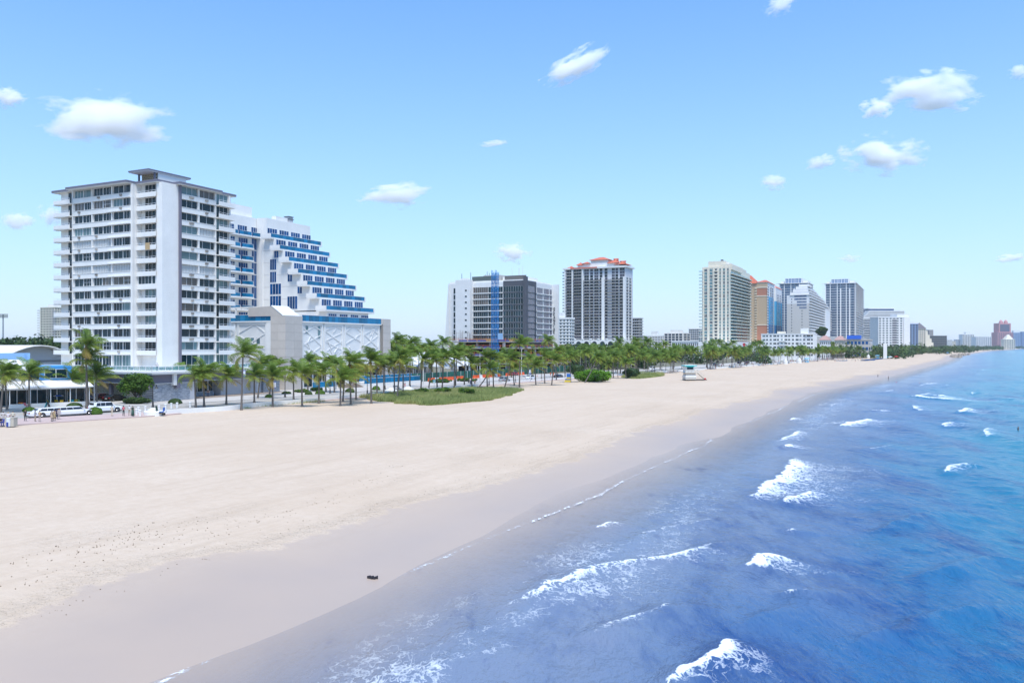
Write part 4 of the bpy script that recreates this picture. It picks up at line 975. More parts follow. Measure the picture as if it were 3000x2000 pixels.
def site_fence():
    gf = mat('green_hoarding', (0.01, 0.10, 0.075), 0.8, rnd=0.2)
    b = Bld('site_hoarding', 'dark green hoarding fence along the foot of the building site', 206, 137.5, cat='fence')
    for i in range(32): b.box('hoarding_panel', gf, i * 4.4, i * 4.4 + 4.3, 0, 0.08, 0.14, 2.7)
    for i in range(33): b.box('fence_post', alu, i * 4.4 - 0.08, i * 4.4 - 0.02, -0.08, 0.0, 0.14, 2.8)
    b.done()
    og = mat('orange_barrier', (0.75, 0.10, 0.02), 0.5, rnd=0.1); wh_ = mat('white_barrier', (0.75, 0.75, 0.75), 0.5)
    mb = MB().prism([(0, 0), (1.9, 0), (1.9, 0.5), (0, 0.5)], 0, 0.5, [(0.05, 0.12), (1.85, 0.12), (1.85, 0.38), (0.05, 0.38)]); mb.prism([(0.05, 0.12), (1.85, 0.12), (1.85, 0.38), (0.05, 0.38)], 0.502, 1.05)
    m1 = mb.mesh('barrier', og); m2 = mb.mesh('barrier', wh_)
    for i in range(26):
        ss = 214 + i * 2.2 + (6 if i > 9 else 0) + (5 if i > 18 else 0); w_ = i % 5 == 2
        link('traffic_barrier', m2 if w_ else m1, None, W(ss, 135.6 + 0.3 * math.sin(i), 0.135), ROT, ('white' if w_ else 'orange') + f' plastic barrier, number {i + 1} from the left before the green hoarding', 'barrier', 'plastic barriers along the site hoarding')
site_fence()
def marquee():
    b = Bld('white_marquee', 'white tent roofed marquee half hidden behind the palms left of the site', 232, 143, cat='marquee')
    tm = mat('tent_canvas', (0.72, 0.73, 0.75), 0.8)
    for i in range(3):
        for j in range(2):
            x0, y0 = i * 9.0, j * 10.0; MB().prism([(x0, y0), (x0 + 8.6, y0), (x0 + 8.6, y0 + 9.6), (x0, y0 + 9.6)], 4.2, 8.2 + (i % 2), [(x0 + 3.9, y0 + 4.4), (x0 + 4.7, y0 + 4.4), (x0 + 4.7, y0 + 5.2), (x0 + 3.9, y0 + 5.2)]).build('tent_peak', tm, b.o)
            for (a, c) in ((0.1, 0.1), (8.3, 0.1), (0.1, 9.3), (8.3, 9.3)): b.box('tent_pole', alu, x0 + a, x0 + a + 0.15, y0 + c, y0 + c + 0.15, 0.1, 4.19)
    b.box('tent_back', tm, 0, 26.6, 19.7, 19.8, 0.1, 4.1); b.done()
marquee()
def mast():
    bl = mat('blue_steel', (0.006, 0.17, 0.44), 0.5); s, t = ST(*on_ray(1450, 318).xy)
    o = thing('hoist_mast', 'tall blue steel lattice mast standing before the hotel block', 'mast', W(s, t), ROT)
    H_ = zat(797, 318); w_ = 1.0
    for k in range(2):
        xo = 0; yo = -1.15 + k * 1.65
        for (a, c_) in ((0, 0), (w_, 0), (0, w_), (w_, w_)): MB().box(a + xo - 0.07, a + xo + 0.07, c_ + yo - 0.07, c_ + yo + 0.07, 0, H_ + (0.8 if c_ else 0)).build('mast_chord', bl, o)
        n = int(H_ / 2.4); mb = MB()
        for i in range(n):
            z = i * H_ / n; z2 = (i + 1) * H_ / n
            for (p, q) in (((xo, yo), (xo + w_, yo)), ((xo, yo), (xo, yo + w_)), ((xo + w_, yo), (xo + w_, yo + w_)), ((xo, yo + w_), (xo + w_, yo + w_))):
                mb.tube([(*p, z), (*q, z2)] if i % 2 else [(*q, z), (*p, z2)], 0.075, 4, False)
                if i % 2: mb.tube([(*p, z), (*q, z)], 0.06, 4, False)
        mb.build('lacing', bl, o, kind='stuff')
    MB().box(-0.3, 1.3, 0.6, 1.6, 0.2, 2.4).build('hoist_cage', bl, o)
    MB().box(0.0, 1.0, -2.9, -1.3, 13.6, 16.0).build('hoist_car', mat('white_blue_cabin', (0.25, 0.42, 0.62), 0.5), o)
mast()

# ---------------------------------------------------------------- 4: tower with orange tiled crown
def redtop():
    s, t, Wd, L = corner_frame(1832, 795, 1657, 1850)
    b = Bld('balcony_tower', 'tall grey balcony tower with orange tiled roof turrets', s, t)
    FH_ = 3.0; ZR = zat(783, 795); nf = 25; z0 = ZR - nf * FH_
    b.box('wall', mat('pale_grey_wall', (0.62, 0.62, 0.64), 0.8), 0, L * 1.2, 0, Wd, 0, ZR)
    cols = [(0.02, 0.115, 2), (0.14, 0.27, 3), (0.32, 0.40, 2), (0.42, 0.47, 1), (0.49, 0.56, 2), (0.58, 0.625, 1), (0.66, 0.71, 1), (0.78, 0.83, 2), (0.84, 0.885, 1), (0.91, 0.99, 2)]
    facade(b, 'S', -0.02, Wd, z0, FH_, nf, cols, (gdark, gdark, gviolet), fw=0.1, sill=0.15, head=0.2)
    facade(b, 'E', -0.02, L, z0, FH_, nf - 3, [(0.12, 0.45, 2), (0.6, 0.95, 2)], gdark, fw=0.2, sill=0.2, head=0.3)
    bands(b, 'S', 0, Wd, z0, FH_, nf, 0.0, 0.285, white2, 1.7, 0.26, name='balcony_slab'); bands(b, 'S', 0, Wd, z0, FH_, nf - 3, 0.31, 0.625, white2, 1.8, 0.26, name='balcony_slab'); bands(b, 'S', 0, Wd, z0, FH_, nf - 3, 0.665, 0.985, white2, 1.8, 0.26, name='balcony_slab')
    rl = mat('dark_railing', (0.05, 0.05, 0.06), 0.5, alpha=0.55)
    for fa, fb in ((0, 0.285), (0.31, 0.625), (0.665, 0.985)): bands(b, 'S', -1.72, Wd, z0, FH_, nf - 3, fa, fb, rl, 0.05, 0.85, 0.26, name='balcony_railing')
    piers(b, 'S', 0, Wd, 0, ZR, (0.0, 0.125, 0.298), 1.2, white2, 1.9); piers(b, 'S', 0, Wd, 0, ZR - 3 * FH_, (0.645,), 3.0, white2, 2.0); piers(b, 'S', 0, Wd, 0, ZR - 3 * FH_, (0.993,), 2.6, white2, 2.1)
    piers(b, 'E', 0, L, 0, ZR - 3 * FH_, (0.06, 0.52, 0.98), 1.6, white2, 0.5); bands(b, 'E', 0, L, z0, FH_, nf - 3, 0, 1, white2, 0.4, 0.5)
    bands(b, 'S', Wd * 0, Wd, z0, FH_, nf, -0.045, 0.0, charcoal, 1.5, 0.9, name='end_balcony')
    b.box('cornice', white2, -2.4, L * 1.25, -1.8, Wd + 2.2, ZR + 0.003, ZR + 1.6); b.box('attic', white, 1, L, 6, Wd * 0.8, ZR + 1.605, ZR + 5.5); b.box('attic', white, 2, L * 0.9, Wd * 0.3, Wd * 0.58, ZR + 5.505, ZR + 8.6)
    def hip(y0, y1, x0, x1, z, h, name='tiled_roof'):
        mb = MB(); cx = (x0 + x1) / 2; r = (x1 - x0) / 2
        mb.add([(x0, y0, z), (x1, y0, z), (x1, y1, z), (x0, y1, z), (cx, y0 + r * 0.9, z + h), (cx, y1 - r * 0.9, z + h)], [(0, 3, 2, 1), (0, 1, 4), (1, 2, 5, 4), (2, 3, 5), (3, 0, 4, 5)]); mb.build(name, redroof, b.o)
    hip(Wd * 0.27, Wd * 0.61, 0, L, ZR + 8.61, 3.4); hip(Wd * 0.10, Wd * 0.30, -1, L, ZR + 4.9, 5.2); hip(-1, Wd * 0.18, -2, L, ZR + 3.2, 4.2); hip(Wd * 0.70, Wd * 0.82, -1, 8, ZR + 4.2, 3.0); hip(Wd * 0.86, Wd * 0.98, -1, 8, ZR + 1.61, 2.4); hip(Wd * 0.58, Wd * 0.72, -1, 8, ZR + 5.51, 2.0)
    b.box('tile_strip', redroof, -2.6, -0.5, Wd * 0.45, Wd * 0.9, ZR + 0.4, ZR + 1.62)
    # arcade base
    b.box('podium', white, -18, L, -4, Wd + 14, 0, zat(995, 780))
    zt = zat(995, 780) - 0.8
    for i in range(9):
        mb = MB(); n = 8; pts = [(-18.06, -3.2 + i * 8.2 - 0.0, zt - 7)] ; r = 2.6; cy = 0.5 + i * 8.2
        ring = [(cy + r * math.cos(math.pi * k / n), zt - 3.2 + r * math.sin(math.pi * k / n)) for k in range(n + 1)] + [(cy - r, zt - 5), (cy + r, zt - 5)]
        mb.add([(-18.08, a, c_) for a, c_ in ring] + [(-18.01, a, c_) for a, c_ in ring], [tuple(range(len(ring))), tuple(range(2 * len(ring) - 1, len(ring) - 1, -1))] + [(k, (k + 1) % len(ring), len(ring) + (k + 1) % len(ring), len(ring) + k) for k in range(len(ring))]); mb.build('arch_opening', gdark, b.o)
        b.box('merlon', white, -18.3, -17.2, 3.6 + i * 8.2, 5.4 + i * 8.2, zt + 0.81, zt + 2.0)
    b.done()
redtop()

# ---------------------------------------------------------------- 5: cream tower with green glass and rounded sea balconies
def creamtower():
    s, t, Wd, L = corner_frame(2140, 760, 2059, 2197)
    b = Bld('cream_tower', 'tall cream residential tower with teal windows and rounded balconies', s, t)
    FH_ = 3.06; ZR = zat(779, 760); nf = 24; z0 = ZR - 1.6 - nf * FH_
    b.box('wall', cream, 0, L, 0, Wd, 0, ZR)
    cols = [(0.05, 0.16, 3), (0.25, 0.37, 3), (0.43, 0.54, 2, gdark), (0.585, 0.655, 2), (0.735, 0.805, 2), (0.88, 0.95, 2)]
    for f in range(nf):
        for fa, fb, n, *g in cols:
            gg = g[0] if g else (ggreen if (f * 5 + int(fa * 50)) % 7 < 5 else gdark)
            b.win('S', -0.02, face_x(b, 'S', Wd, fa), face_x(b, 'S', Wd, fb), z0 + f * FH_ + 0.35, z0 + (f + 1) * FH_ - 0.3, n=n, rows=2, glass=gg, fw=0.11, sub=False)
    bands(b, 'S', 0, Wd, z0, FH_, nf, 0.42, 0.55, cream, 1.3, 0.9, -0.1, name='balcony'); bands(b, 'S', 0, Wd, z0, FH_, nf, -0.13, 0.02, cream, 1.6, 0.35, name='end_balcony'); bands(b, 'S', -0.02, Wd, z0, FH_, nf, -0.13, 0.0, gclear, 1.5, 0.75, 0.36, name='balcony_glass')
    piers(b, 'S', 0, Wd, 0, ZR - 0.5, (0.02, 0.205, 0.40, 0.565, 0.695, 0.845, 0.98), 2.0, cream, 0.6)
    # rounded balconies on the sea side: quarter-round slabs
    def bow(zb, zt, r, m, nm, L_=L):
        pts = [(-1.2, 0)] + [(-1.2 + 0.0, -r * 0.55)] + [(L_ * (0.62 + 0.38 * math.sin(a)) , -r * (0.55 + 0.45 * math.cos(a)) * (1 if a < 1.2 else 0.8)) for a in [i * math.pi / 2 / 6 for i in range(7)]] + [(L_, 0)]
        return MB().prism([(x_, y_) for x_, y_ in pts][::-1], zb, zt).build(nm, m, b.o)
    me = None
    for f in range(nf - 1):
        z = z0 + f * FH_
        if me is None:
            o1 = bow(0, 0.5, 4.2, cream, 'bow_balcony'); o1.location.z = z; o2 = bow(0, 0.75, 4.0, gclear, 'balcony_glass'); o2.location.z = z + 0.505; me = (o1.data, o2.data)
        else: link('bow_balcony', me[0], b.o, (0, 0, z)); link('balcony_glass', me[1], b.o, (0, 0, z + 0.505))
        b.win('E', -0.02, 0.3, L * 0.5, z + 0.55, z + FH_ - 0.1, n=6, glass=ggreen if f % 3 else gdark, fw=0.12, sub=False); b.win('E', -0.02, L * 0.55, L * 0.97, z + 0.55, z + FH_ - 0.1, n=5, glass=ggreen if f % 4 else gdark, fw=0.12, sub=False)
        b.win('S', -0.03, -1.0, -0.2, z + 0.55, z + FH_ - 0.1, n=1, glass=ggreen, sub=False) if False else None
    b.box('sea_bay', cream, 0.6, L * 0.5, -1.6, -0.05, z0 + (nf - 1) * FH_ + 1.3, ZR + 1.5)
    b.box('crown_step', cream, 0.2, L * 0.8, -0.04, 8, ZR + 0.003, ZR + 2.0); b.box('crown_wall', cream, 2, L * 0.9, Wd * 0.2, Wd * 0.82, ZR + 0.004, ZR + 5.2)
    b.box('roof_plant', charcoal, 6, 9, Wd * 0.32, Wd * 0.40, ZR + 5.205, ZR + 6.9); b.box('roof_vent', alu, 6, 8.4, 2, 5, ZR + 2.005, ZR + 4.2)
    b.box('north_wall', mat('pale_beige_wall', (0.60, 0.575, 0.53), 0.8), L + 0.2, L + 26, 1.0, 12, 0, zat(818, 790)); b.box('podium', white, -30, L + 20, -14, Wd * 0.9, 0, zat(1001, 740))
    b.done()
creamtower()

# ---------------------------------------------------------------- 6: terracotta and blue tower
def bluetower():
    s, t, Wd, L = corner_frame(2248, 850, 2218, 2287)
    tan = mat('tan_render', (0.47, 0.36, 0.245), 0.85); ter = mat('terracotta_render', (0.42, 0.19, 0.125), 0.85); lb = mat('sky_blue_render', (0.06, 0.36, 0.60), 0.8); db = mat('deep_blue_render', (0.012, 0.15, 0.36), 0.8)
    b = Bld('striped_tower', 'terracotta and sky blue striped tower with orange roof beside the cream tower', s, t)
    ZR = zat(826, 850); za = zat(840, 850); zb = zat(865, 850); zc = zat(950, 850)
    for nm, m_, z1, z2 in (('tan_storeys', tan, za, ZR), ('terracotta_storeys', ter, zb, za), ('tan_storeys', tan, zc, zb), ('terracotta_storeys', ter, 0, zc)):
        b.box(nm, m_, -0.3, -0.002, -0.3, Wd, z1, z2 - 0.05)
        b.box('string_course', cream, -0.6, -0.301, -0.3, Wd, z2 - 0.9, z2)
    b.box('wall', white, 0, L, 0, Wd, 0, ZR)
    b.box('sky_blue_front', lb, 0, L * 0.42, -0.3, -0.003, zc, zb - 1); b.box('deep_blue_front', db, 0, L * 0.42, -0.3, -0.003, 0, zc - 0.05)
    b.box('sky_blue_bay', lb, L * 0.5, L * 0.98, -1.6, -0.003, zc, zb - 4); b.box('deep_blue_bay', db, L * 0.5, L * 0.98, -1.6, -0.003, 0, zc - 0.05); b.box('white_bay', white, L * 0.5, L * 0.98, -1.6, -0.003, zb - 3.9, ZR - 3)
    nf = 26; FH_ = (ZR - 6) / nf
    facade(b, 'E', -0.32, L, 2, FH_, nf, [(0.03, 0.09, 1), (0.2, 0.27, 1), (0.33, 0.40, 1)], gblue, fw=0.12, sill=0.5, head=0.3); facade(b, 'E', -1.62, L, 2, FH_, nf - 2, [(0.62, 0.70, 1), (0.80, 0.88, 1)], gblue, fw=0.12, sill=0.7, head=0.4)
    bands(b, 'S', 0, Wd, 2, FH_, nf, 1.0, 1.12, white, 1.2, 0.9, name='corner_balcony'); bands(b, 'S', 0, Wd, 2, FH_, nf, -0.22, 0.0, cream, 1.4, 0.8, name='end_balcony')
    mb = MB(); mb.add([(-1, -1, ZR), (L * 0.5, -1, ZR), (L * 0.5, Wd + 1, ZR), (-1, Wd + 1, ZR), (L * 0.25, 5, ZR + 4), (L * 0.25, Wd - 4, ZR + 4)], [(0, 3, 2, 1), (0, 1, 4), (1, 2, 5, 4), (2, 3, 5), (3, 0, 4, 5)]); mb.build('tiled_roof', redroof, b.o)
    mb = MB(); mb.add([(L * 0.52, -2, ZR - 3), (L * 0.99, -2, ZR - 3), (L * 0.99, 10, ZR - 3), (L * 0.52, 10, ZR - 3), (L * 0.75, 3, ZR + 2), (L * 0.75, 6, ZR + 2)], [(0, 3, 2, 1), (0, 1, 4), (1, 2, 5, 4), (2, 3, 5), (3, 0, 4, 5)]); mb.build('tiled_roof', redroof, b.o)
    mb = MB(); mb.add([(-2, Wd, ZR - 1), (L * 0.3, Wd, ZR - 1), (L * 0.3, Wd + 16, ZR - 1), (-2, Wd + 16, ZR - 1), (4, Wd + 7, ZR + 8), (8, Wd + 9, ZR + 8)], [(0, 3, 2, 1), (0, 1, 4), (1, 2, 5, 4), (2, 3, 5), (3, 0, 4, 5)]); mb.build('tiled_roof', redroof, b.o)
    b.box('rear_wall', tan, -0.5, L * 0.3, Wd + 0.01, Wd + 15.5, 0, ZR - 1.01)
    b.done()
bluetower()

# ---------------------------------------------------------------- 7, 9: twin navy glass towers
def glass_tower(name, label, pxc, Y, pxl, pxr, ytop, ycrown, nf, yb=None):
    s, t, Wd, L = corner_frame(pxc, Y, pxl, pxr)
    b = Bld(name, label, s, t)
    ZR = zat(ytop, Y); ZC = zat(ycrown, Y); FH_ = (ZR - 4) / nf
    b.box('wall', mat('blue_grey_spandrel', (0.15, 0.24, 0.33), 0.5), 0, L, 0, Wd, 0, ZR)
    cols = [(0.03, 0.15, 3), (0.18, 0.38, 5), (0.42, 0.50, 2), (0.53, 0.68, 4), (0.72, 0.80, 2), (0.83, 0.98, 3)]
    facade(b, 'S', -0.02, Wd, 4, FH_, nf, cols, gnavy, fw=0.14, sill=0.3, head=0.05); facade(b, 'E', -0.02, L, 4, FH_, nf, [(0.08, 0.45, 3), (0.55, 0.92, 3)], gnavy, fw=0.14, sill=0.3, head=0.05)
    bands(b, 'S', 0, Wd, 4, FH_, nf + 1, 0, 1, white2, 0.4, 0.28, -0.1); bands(b, 'E', 0, L, 4, FH_, nf + 1, 0, 1.0, white2, 1.6, 0.35, -0.1, name='balcony_slab'); bands(b, 'S', 0, Wd, 4, FH_, nf + 1, -0.12, 0.0, white2, 1.6, 0.42, -0.1, name='balcony_slab')
    piers(b, 'S', 0, Wd, 0, ZR + 0.5, (0.01, 0.165, 0.40, 0.70, 0.99), 0.9, white2, 0.8); piers(b, 'S', 0, Wd, 0, ZR - 2 * FH_, (0.515, 0.815), 1.5, white2, 1.0); piers(b, 'E', 0, L, 0, ZR, (0.03, 0.5, 0.97), 0.9, white2, 0.6)
    b.box('roof_deck', white2, -1.8, L + 1, -1.8, Wd + 1.8, ZR + 0.003, ZR + 0.5)
    b.box('crown', white2, 2, L * 0.9, Wd * 0.22, Wd * 0.82, ZR + 0.505, ZC)
    gcr = mat('pale_crown_glass', (0.10, 0.18, 0.32), 0.08)
    for i in range(5):
        a = Wd * (0.80 - 0.113 * i); b.win('S', 1.98, a, a - Wd * 0.10, ZR + 0.8, ZC - 0.4, n=2, rows=2, glass=gcr, fw=0.25)
    b.box('crown_wing', white2, 4, L * 0.8, 1, Wd * 0.2, ZR + 0.504, (ZR + ZC * 1.3) / 2.3); b.box('crown_wing', white2, 4, L * 0.8, Wd * 0.84, Wd * 0.97, ZR + 0.504, (ZR + ZC) / 2)
    b.done()
glass_tower('glass_tower', 'navy glass tower with white grid half hidden behind the stepped beige hotel', 2368, 1010, 2284, 2380, 829, 813, 27)
glass_tower('glass_tower', 'navy glass tower with white grid standing free right of the stepped beige hotel', 2506, 1040, 2418, 2529, 829, 815, 27)

# ---------------------------------------------------------------- 8: beige hotel stepping down towards the sea
def stepped():
    s, t, Wd, L = corner_frame(2371, 860, 2305, 2462)
    b = Bld('terraced_hotel', 'beige hotel with blank side wall and terraces stepping down to the right', s, t)
    bw = mat('beige_grey_wall', (0.56, 0.53, 0.49), 0.8); FH_ = 3.05
    def ex(px):
        r = (px - 1500) / FPX; return t * (DY + r * DX) / (DX - r * DY) - s
    ZB = zat(868, 860); n = 28
    for k in range(n):                                    # storeys from the ground up; the far end retreats as it climbs
        z = k * FH_ + 1.0
        py = 1014 - (z - CH) * FPX / 860
        px_r = np.interp(py, [838, 850, 862, 884, 900, 917, 940, 1020], [2388, 2398, 2412, 2428, 2446, 2458, 2464, 2464])
        x1 = ex(px_r)
        if z + FH_ > ZB + 12: break
        zin = 0 if z < ZB else (z - ZB) / FH_ * 1.6
        yl = Wd if z < ZB - 1 else Wd * (0.93 - 0.12 * (z - ZB) / FH_)
        b.box('storey', bw if z < ZB - 8 else white2, zin, x1 - 2, zin * 0.6, yl, z, z + FH_ - 0.02)
        b.box('terrace_slab', white2, zin - 0.4, x1, zin * 0.6 - 2.0, zin * 0.6 - 0.003, z - 0.3, z + 0.75)
        for q in range(int((x1 - 6 - zin) / 7)): b.win('E', zin * 0.6 - 0.02, zin + 3 + q * 7, zin + 7.6 + q * 7, z + 0.9, z + FH_ - 0.1, n=2, glass=gdark if z < ZB else gblue, fw=0.2)
        if z >= ZB - 1: b.box('terrace_slab', white2, zin - 1.6, zin - 0.003, zin * 0.6 - 1.9, yl, z - 0.25, z + 0.7)
        if z > ZB - 5.2 * FH_ and z < ZB - 0.5:
            fa = [0.66, 0.66, 0.55, 0.55, 0.44][int((ZB - z) / FH_)] if int((ZB - z) / FH_) < 5 else 0.4
            b.win('S', -0.02, Wd * fa, Wd * 0.12, z + 0.8, z + FH_ - 0.3, n=9, glass=gblue, fw=0.2)
        if z < ZB - 2:
            for fy in (0.78, 0.32): b.win('S', -0.02, Wd * fy + 0.5, Wd * fy - 0.5, z + 1.2, z + 2.2, n=1, glass=gdark)
    zt = ZB + 4 * FH_
    b.box('penthouse', white, 7, 30, Wd * 0.05, Wd * 0.5, zt - 1.0, zat(831, 860))
    b.box('gable_tower', white2, ex(2412), ex(2426), -2.6, 3, 0, zat(897, 900)); 
    for k in range(9): b.win('S', ex(2412) - 0.01 - 0.0, -0.2, -2.4, 4 + k * FH_, 6.2 + k * FH_, n=2, glass=gblue, fw=0.2)
    for k in range(9): b.box('bay_window', gblue, ex(2427), ex(2438), -2.2, -2.05, 3.5 + k * FH_, 5.6 + k * FH_)
    b.box('podium', bw, -8, L, -22, -2.7, 0, zat(985, 840)); b.box('podium_wall', mat('beige_podium', (0.50, 0.46, 0.41), 0.85), L * 0.35, L * 1.05, -40, -22.01, 0, zat(987, 860))
    b.done()
stepped()
def lowhotel():
    s, t, Wd, L = corner_frame(2386, 640, 2230, 2400)
    b = Bld('low_white_hotel', 'low white hotel with small square windows in front of the tall towers', s, t)
    ZR = zat(978, 640)
    b.box('wall', white, 0, 18, 0, Wd, 0, ZR)
    for f in range(6):
        z = ZR - 3.0 * (f + 1)
        for i in range(14):
            a = Wd * (0.975 - i * 0.07); w_ = 1.5 if i % 3 else 2.2
            b.win('S', -0.02, a, a - w_, z + 0.9, z + 2.3, n=2, glass=gdark if i % 5 else gteal, fw=0.12, sub=False)
        if f in (1, 2): b.box('balcony', white, -1.2, -0.003, Wd * 0.52, Wd * 0.66, z + 0.2, z + 1.0)
        if f == 0: b.box('balcony', white, -1.2, -0.003, 1, Wd * 0.18, z + 2.6, z + 2.9)
    b.box('roof_tower', white, 2, 8, Wd * 0.13, Wd * 0.26, ZR + 0.003, ZR + 4.6); b.box('roof_block', cream, 2, 8, Wd * 0.56, Wd * 0.70, ZR + 0.003, ZR + 2.2)
    b.box('parapet', white, -0.2, 18, -0.2, Wd + 0.2, ZR + 0.004, ZR + 0.5)
    b.done()
lowhotel()

# ---------------------------------------------------------------- farther blocks: walls, floor bands, windows as one glazing mesh
def block(name, label, pxc, Y, pxl, pxr, ytop, wall, glass, nf, ns, ne, band=None, bp=0.5, bh=0.9, pier=None, wf=0.62, hf=0.5, extra=None, zbase=0.0, frame=False):
    if pxr > 2645:                                        # beyond the coast's bend: these stand square to the far shore
        Wd = (pxr - pxl) / FPX * Y; L = max(14.0, Wd * 0.6); pc_ = on_ray(pxr, Y); s, t = ST(pc_.x, pc_.y); rot_ = math.pi / 2
    else: s, t, Wd, L = corner_frame(pxc, Y, pxl, pxr); rot_ = ROT
    b = Bld(name, label, s, t, rot=rot_); ZR = zat(ytop, Y); FH_ = (ZR - zbase) / nf
    b.box('wall', wall, 0, L, 0, Wd, 0, ZR)
    mb = MB()
    for f in range(nf):
        z = zbase + f * FH_
        for i in range(ns): a = Wd * (i + 0.5 - wf / 2) / ns; mb.box(-0.12, -0.02, a, a + Wd * wf / ns, z + FH_ * 0.3, z + FH_ * (0.3 + hf))
        for i in range(ne): a = L * (i + 0.5 - wf / 2) / ne; mb.box(a, a + L * wf / ne, -0.12, -0.02, z + FH_ * 0.3, z + FH_ * (0.3 + hf))
    mb.build('glazing', glass, b.o, kind='stuff')
    if band:
        bands(b, 'S', 0, Wd, zbase, FH_, nf + 1, 0, 1, band, bp, FH_ * bh * 0.35, -0.1)
        bands(b, 'E', 0, L, zbase, FH_, nf + 1, 0, 1, band, bp + 0.01, FH_ * bh * 0.35, -0.1)
    if pier: piers(b, 'S', 0, Wd, 0, ZR, [i / pier for i in range(pier + 1)], 0.9, band or wall, bp + 0.2); piers(b, 'E', 0, L, 0, ZR, (0.02, 0.5, 0.98), 0.9, band or wall, bp + 0.2)
    b.box('parapet', band or wall, -0.4, L + 0.3, -0.4, Wd + 0.4, ZR + 0.003, ZR + 1.0)
    if extra: extra(b, Wd, L, ZR)
    return b
def done_all():
    def ex(hh, f0, f1, m=white): return lambda b, Wd, L, ZR: b.box('roof_block', m, 1, max(3, L * 0.6), Wd * f0, Wd * f1, ZR + 1.004, ZR + hh)
    block('white_apartments', 'slim white apartment slab wedged left of the orange roofed tower', 1668, 520, 1628, 1682, 934, white, gdark, 14, 4, 2, white, 0.5, 0.7, None, 0.4, 0.4, ex(4, 0.5, 0.9))
    block('grey_apartments', 'grey balconied apartment block just right of the orange roofed tower', 1872, 900, 1846, 1882, 933, mat('mid_grey_wall', (0.33, 0.34, 0.34), 0.8), gdark, 13, 4, 2, mat('light_grey_band', (0.5, 0.5, 0.5), 0.8), 1.2, 0.9)
    block('grid_offices', 'low white block with a fine window grid left of the cream tower', 1940, 1000, 1868, 1946, 985, white2, gdark, 8, 16, 3, white2, 0.3, 0.6, 16, 0.6, 0.5, ex(6, 0.2, 0.45))
    block('glass_frame_block', 'mid rise block with open white frame and grey glass left of the cream tower', 2000, 900, 1947, 2020, 977, mat('grey_blue_wall', (0.22, 0.26, 0.30), 0.6), gnavy, 9, 8, 4, white2, 1.0, 0.6, 5, 0.8, 0.6, ex(4, 0.2, 0.7))
    block('terrace_flats', 'pale flats with long terraces peeping out behind the cream tower', 2052, 1000, 2018, 2075, 964, white2, gnavy, 12, 6, 3, white2, 1.6, 0.9)
    block('low_white_offices', 'low plain white building among the palms left of the cream tower', 2035, 700, 1968, 2046, 1001, white, gdark, 3, 12, 2, None, wf=0.5)
    block('cream_condominium', 'tall cream condominium with stacked balconies far behind the apartment block', 160, 930, 118, 205, 901, mat('pale_cream_wall', (0.66, 0.60, 0.47), 0.8), gdark, 19, 5, 6, mat('cream_band', (0.7, 0.65, 0.54), 0.8), 0.3, 0.8, None, 0.5, 0.45, lambda b, Wd, L, ZR: (b.box('roof_block', white2, 4, 12, Wd * 0.3, Wd * 0.7, ZR + 1.004, ZR + 4), [b.box('end_balcony', greywall, -1.5, 5, Wd + 0.003, Wd + 3.5, 3 + i * 2.85, 4.0 + i * 2.85) for i in range(18)], [b.box('corner_balcony', greywall, -1.9, -0.42, -2, 3, 3 + i * 2.85, 4.0 + i * 2.85) for i in range(18)]))
    # curved balconied hotel beyond the free standing glass tower
    def curve(b, Wd, L, ZR):
        for k in range(6): b.box('sloped_storey', white2, 0.2, L - 4 - k * 5, 0.2, Wd * (1 - 0.03 * k), ZR + 1.004 + k * 2.6 - 1.0 * (k > 0), ZR + 3.5 + k * 2.6)
        b.box('glass_lantern', gblue, L * 0.2, L * 0.9, Wd * 0.2, Wd * 0.8, ZR + 15, ZR + 20); b.box('lantern_roof', white2, L * 0.18, L * 0.95, Wd * 0.18, Wd * 0.82, ZR + 20.003, ZR + 21.5)
    block('long_balcony_hotel', 'long pale hotel with continuous balcony lines beyond the free standing glass tower', 2612, 1600, 2528, 2650, 934, mat('pale_green_grey', (0.36, 0.42, 0.46), 0.6), gnavy, 20, 1, 1, white2, 1.5, 1.0, None, 0.98, 0.6, curve)
    block('white_slab_block', 'bright white slab block with rows of small windows above the far palms', 2645, 1260, 2573, 2666, 930, white, gdark, 15, 9, 3, white, 0.3, 0.8, None, 0.5, 0.42, lambda b, Wd, L, ZR: (b.box('roof_block', white, 1, L * 0.8, Wd * 0.02, Wd * 0.4, ZR + 1.004, ZR + 5.5), b.box('shaft', charcoal, -0.2, -0.13, Wd * 0.42, Wd * 0.56, 4, ZR - 2), b.box('blank_pier', white, -1.2, -0.305, Wd * 0.02, Wd * 0.2, 0, ZR + 1)))
    block('blue_grey_block', 'blue grey apartment block tucked right of the white slab', 2680, 1380, 2664, 2690, 950, mat('blue_grey_wall', (0.20, 0.27, 0.40), 0.7), gdark, 14, 3, 3, None, extra=ex(4, 0, 1, white2))
    def cs(b, Wd, L, ZR):
        for k in range(5): b.box('stepped_wing', cream, L * 0.3 + k * 7, L * 0.3 + k * 7 + 7.2, -6 - k * 7, 4, 0, ZR - 3 - k * 7); 
        mb = MB(); mb.add([(-1, -1, ZR + 1), (L + 1, -1, ZR + 1), (L + 1, Wd + 1, ZR + 1), (-1, Wd + 1, ZR + 1), (L / 2, Wd / 2, ZR + 12)], [(0, 3, 2, 1), (0, 1, 4), (1, 2, 4), (2, 3, 4), (3, 0, 4)]); mb.build('hip_roof', mat('slate_roof', (0.13, 0.12, 0.13), 0.8), b.o)
    block('cream_stepped_block', 'cream building with slate roof stepping down towards the far beach', 2700, 1480, 2686, 2712, 964, cream, gdark, 12, 4, 3, None, extra=cs)
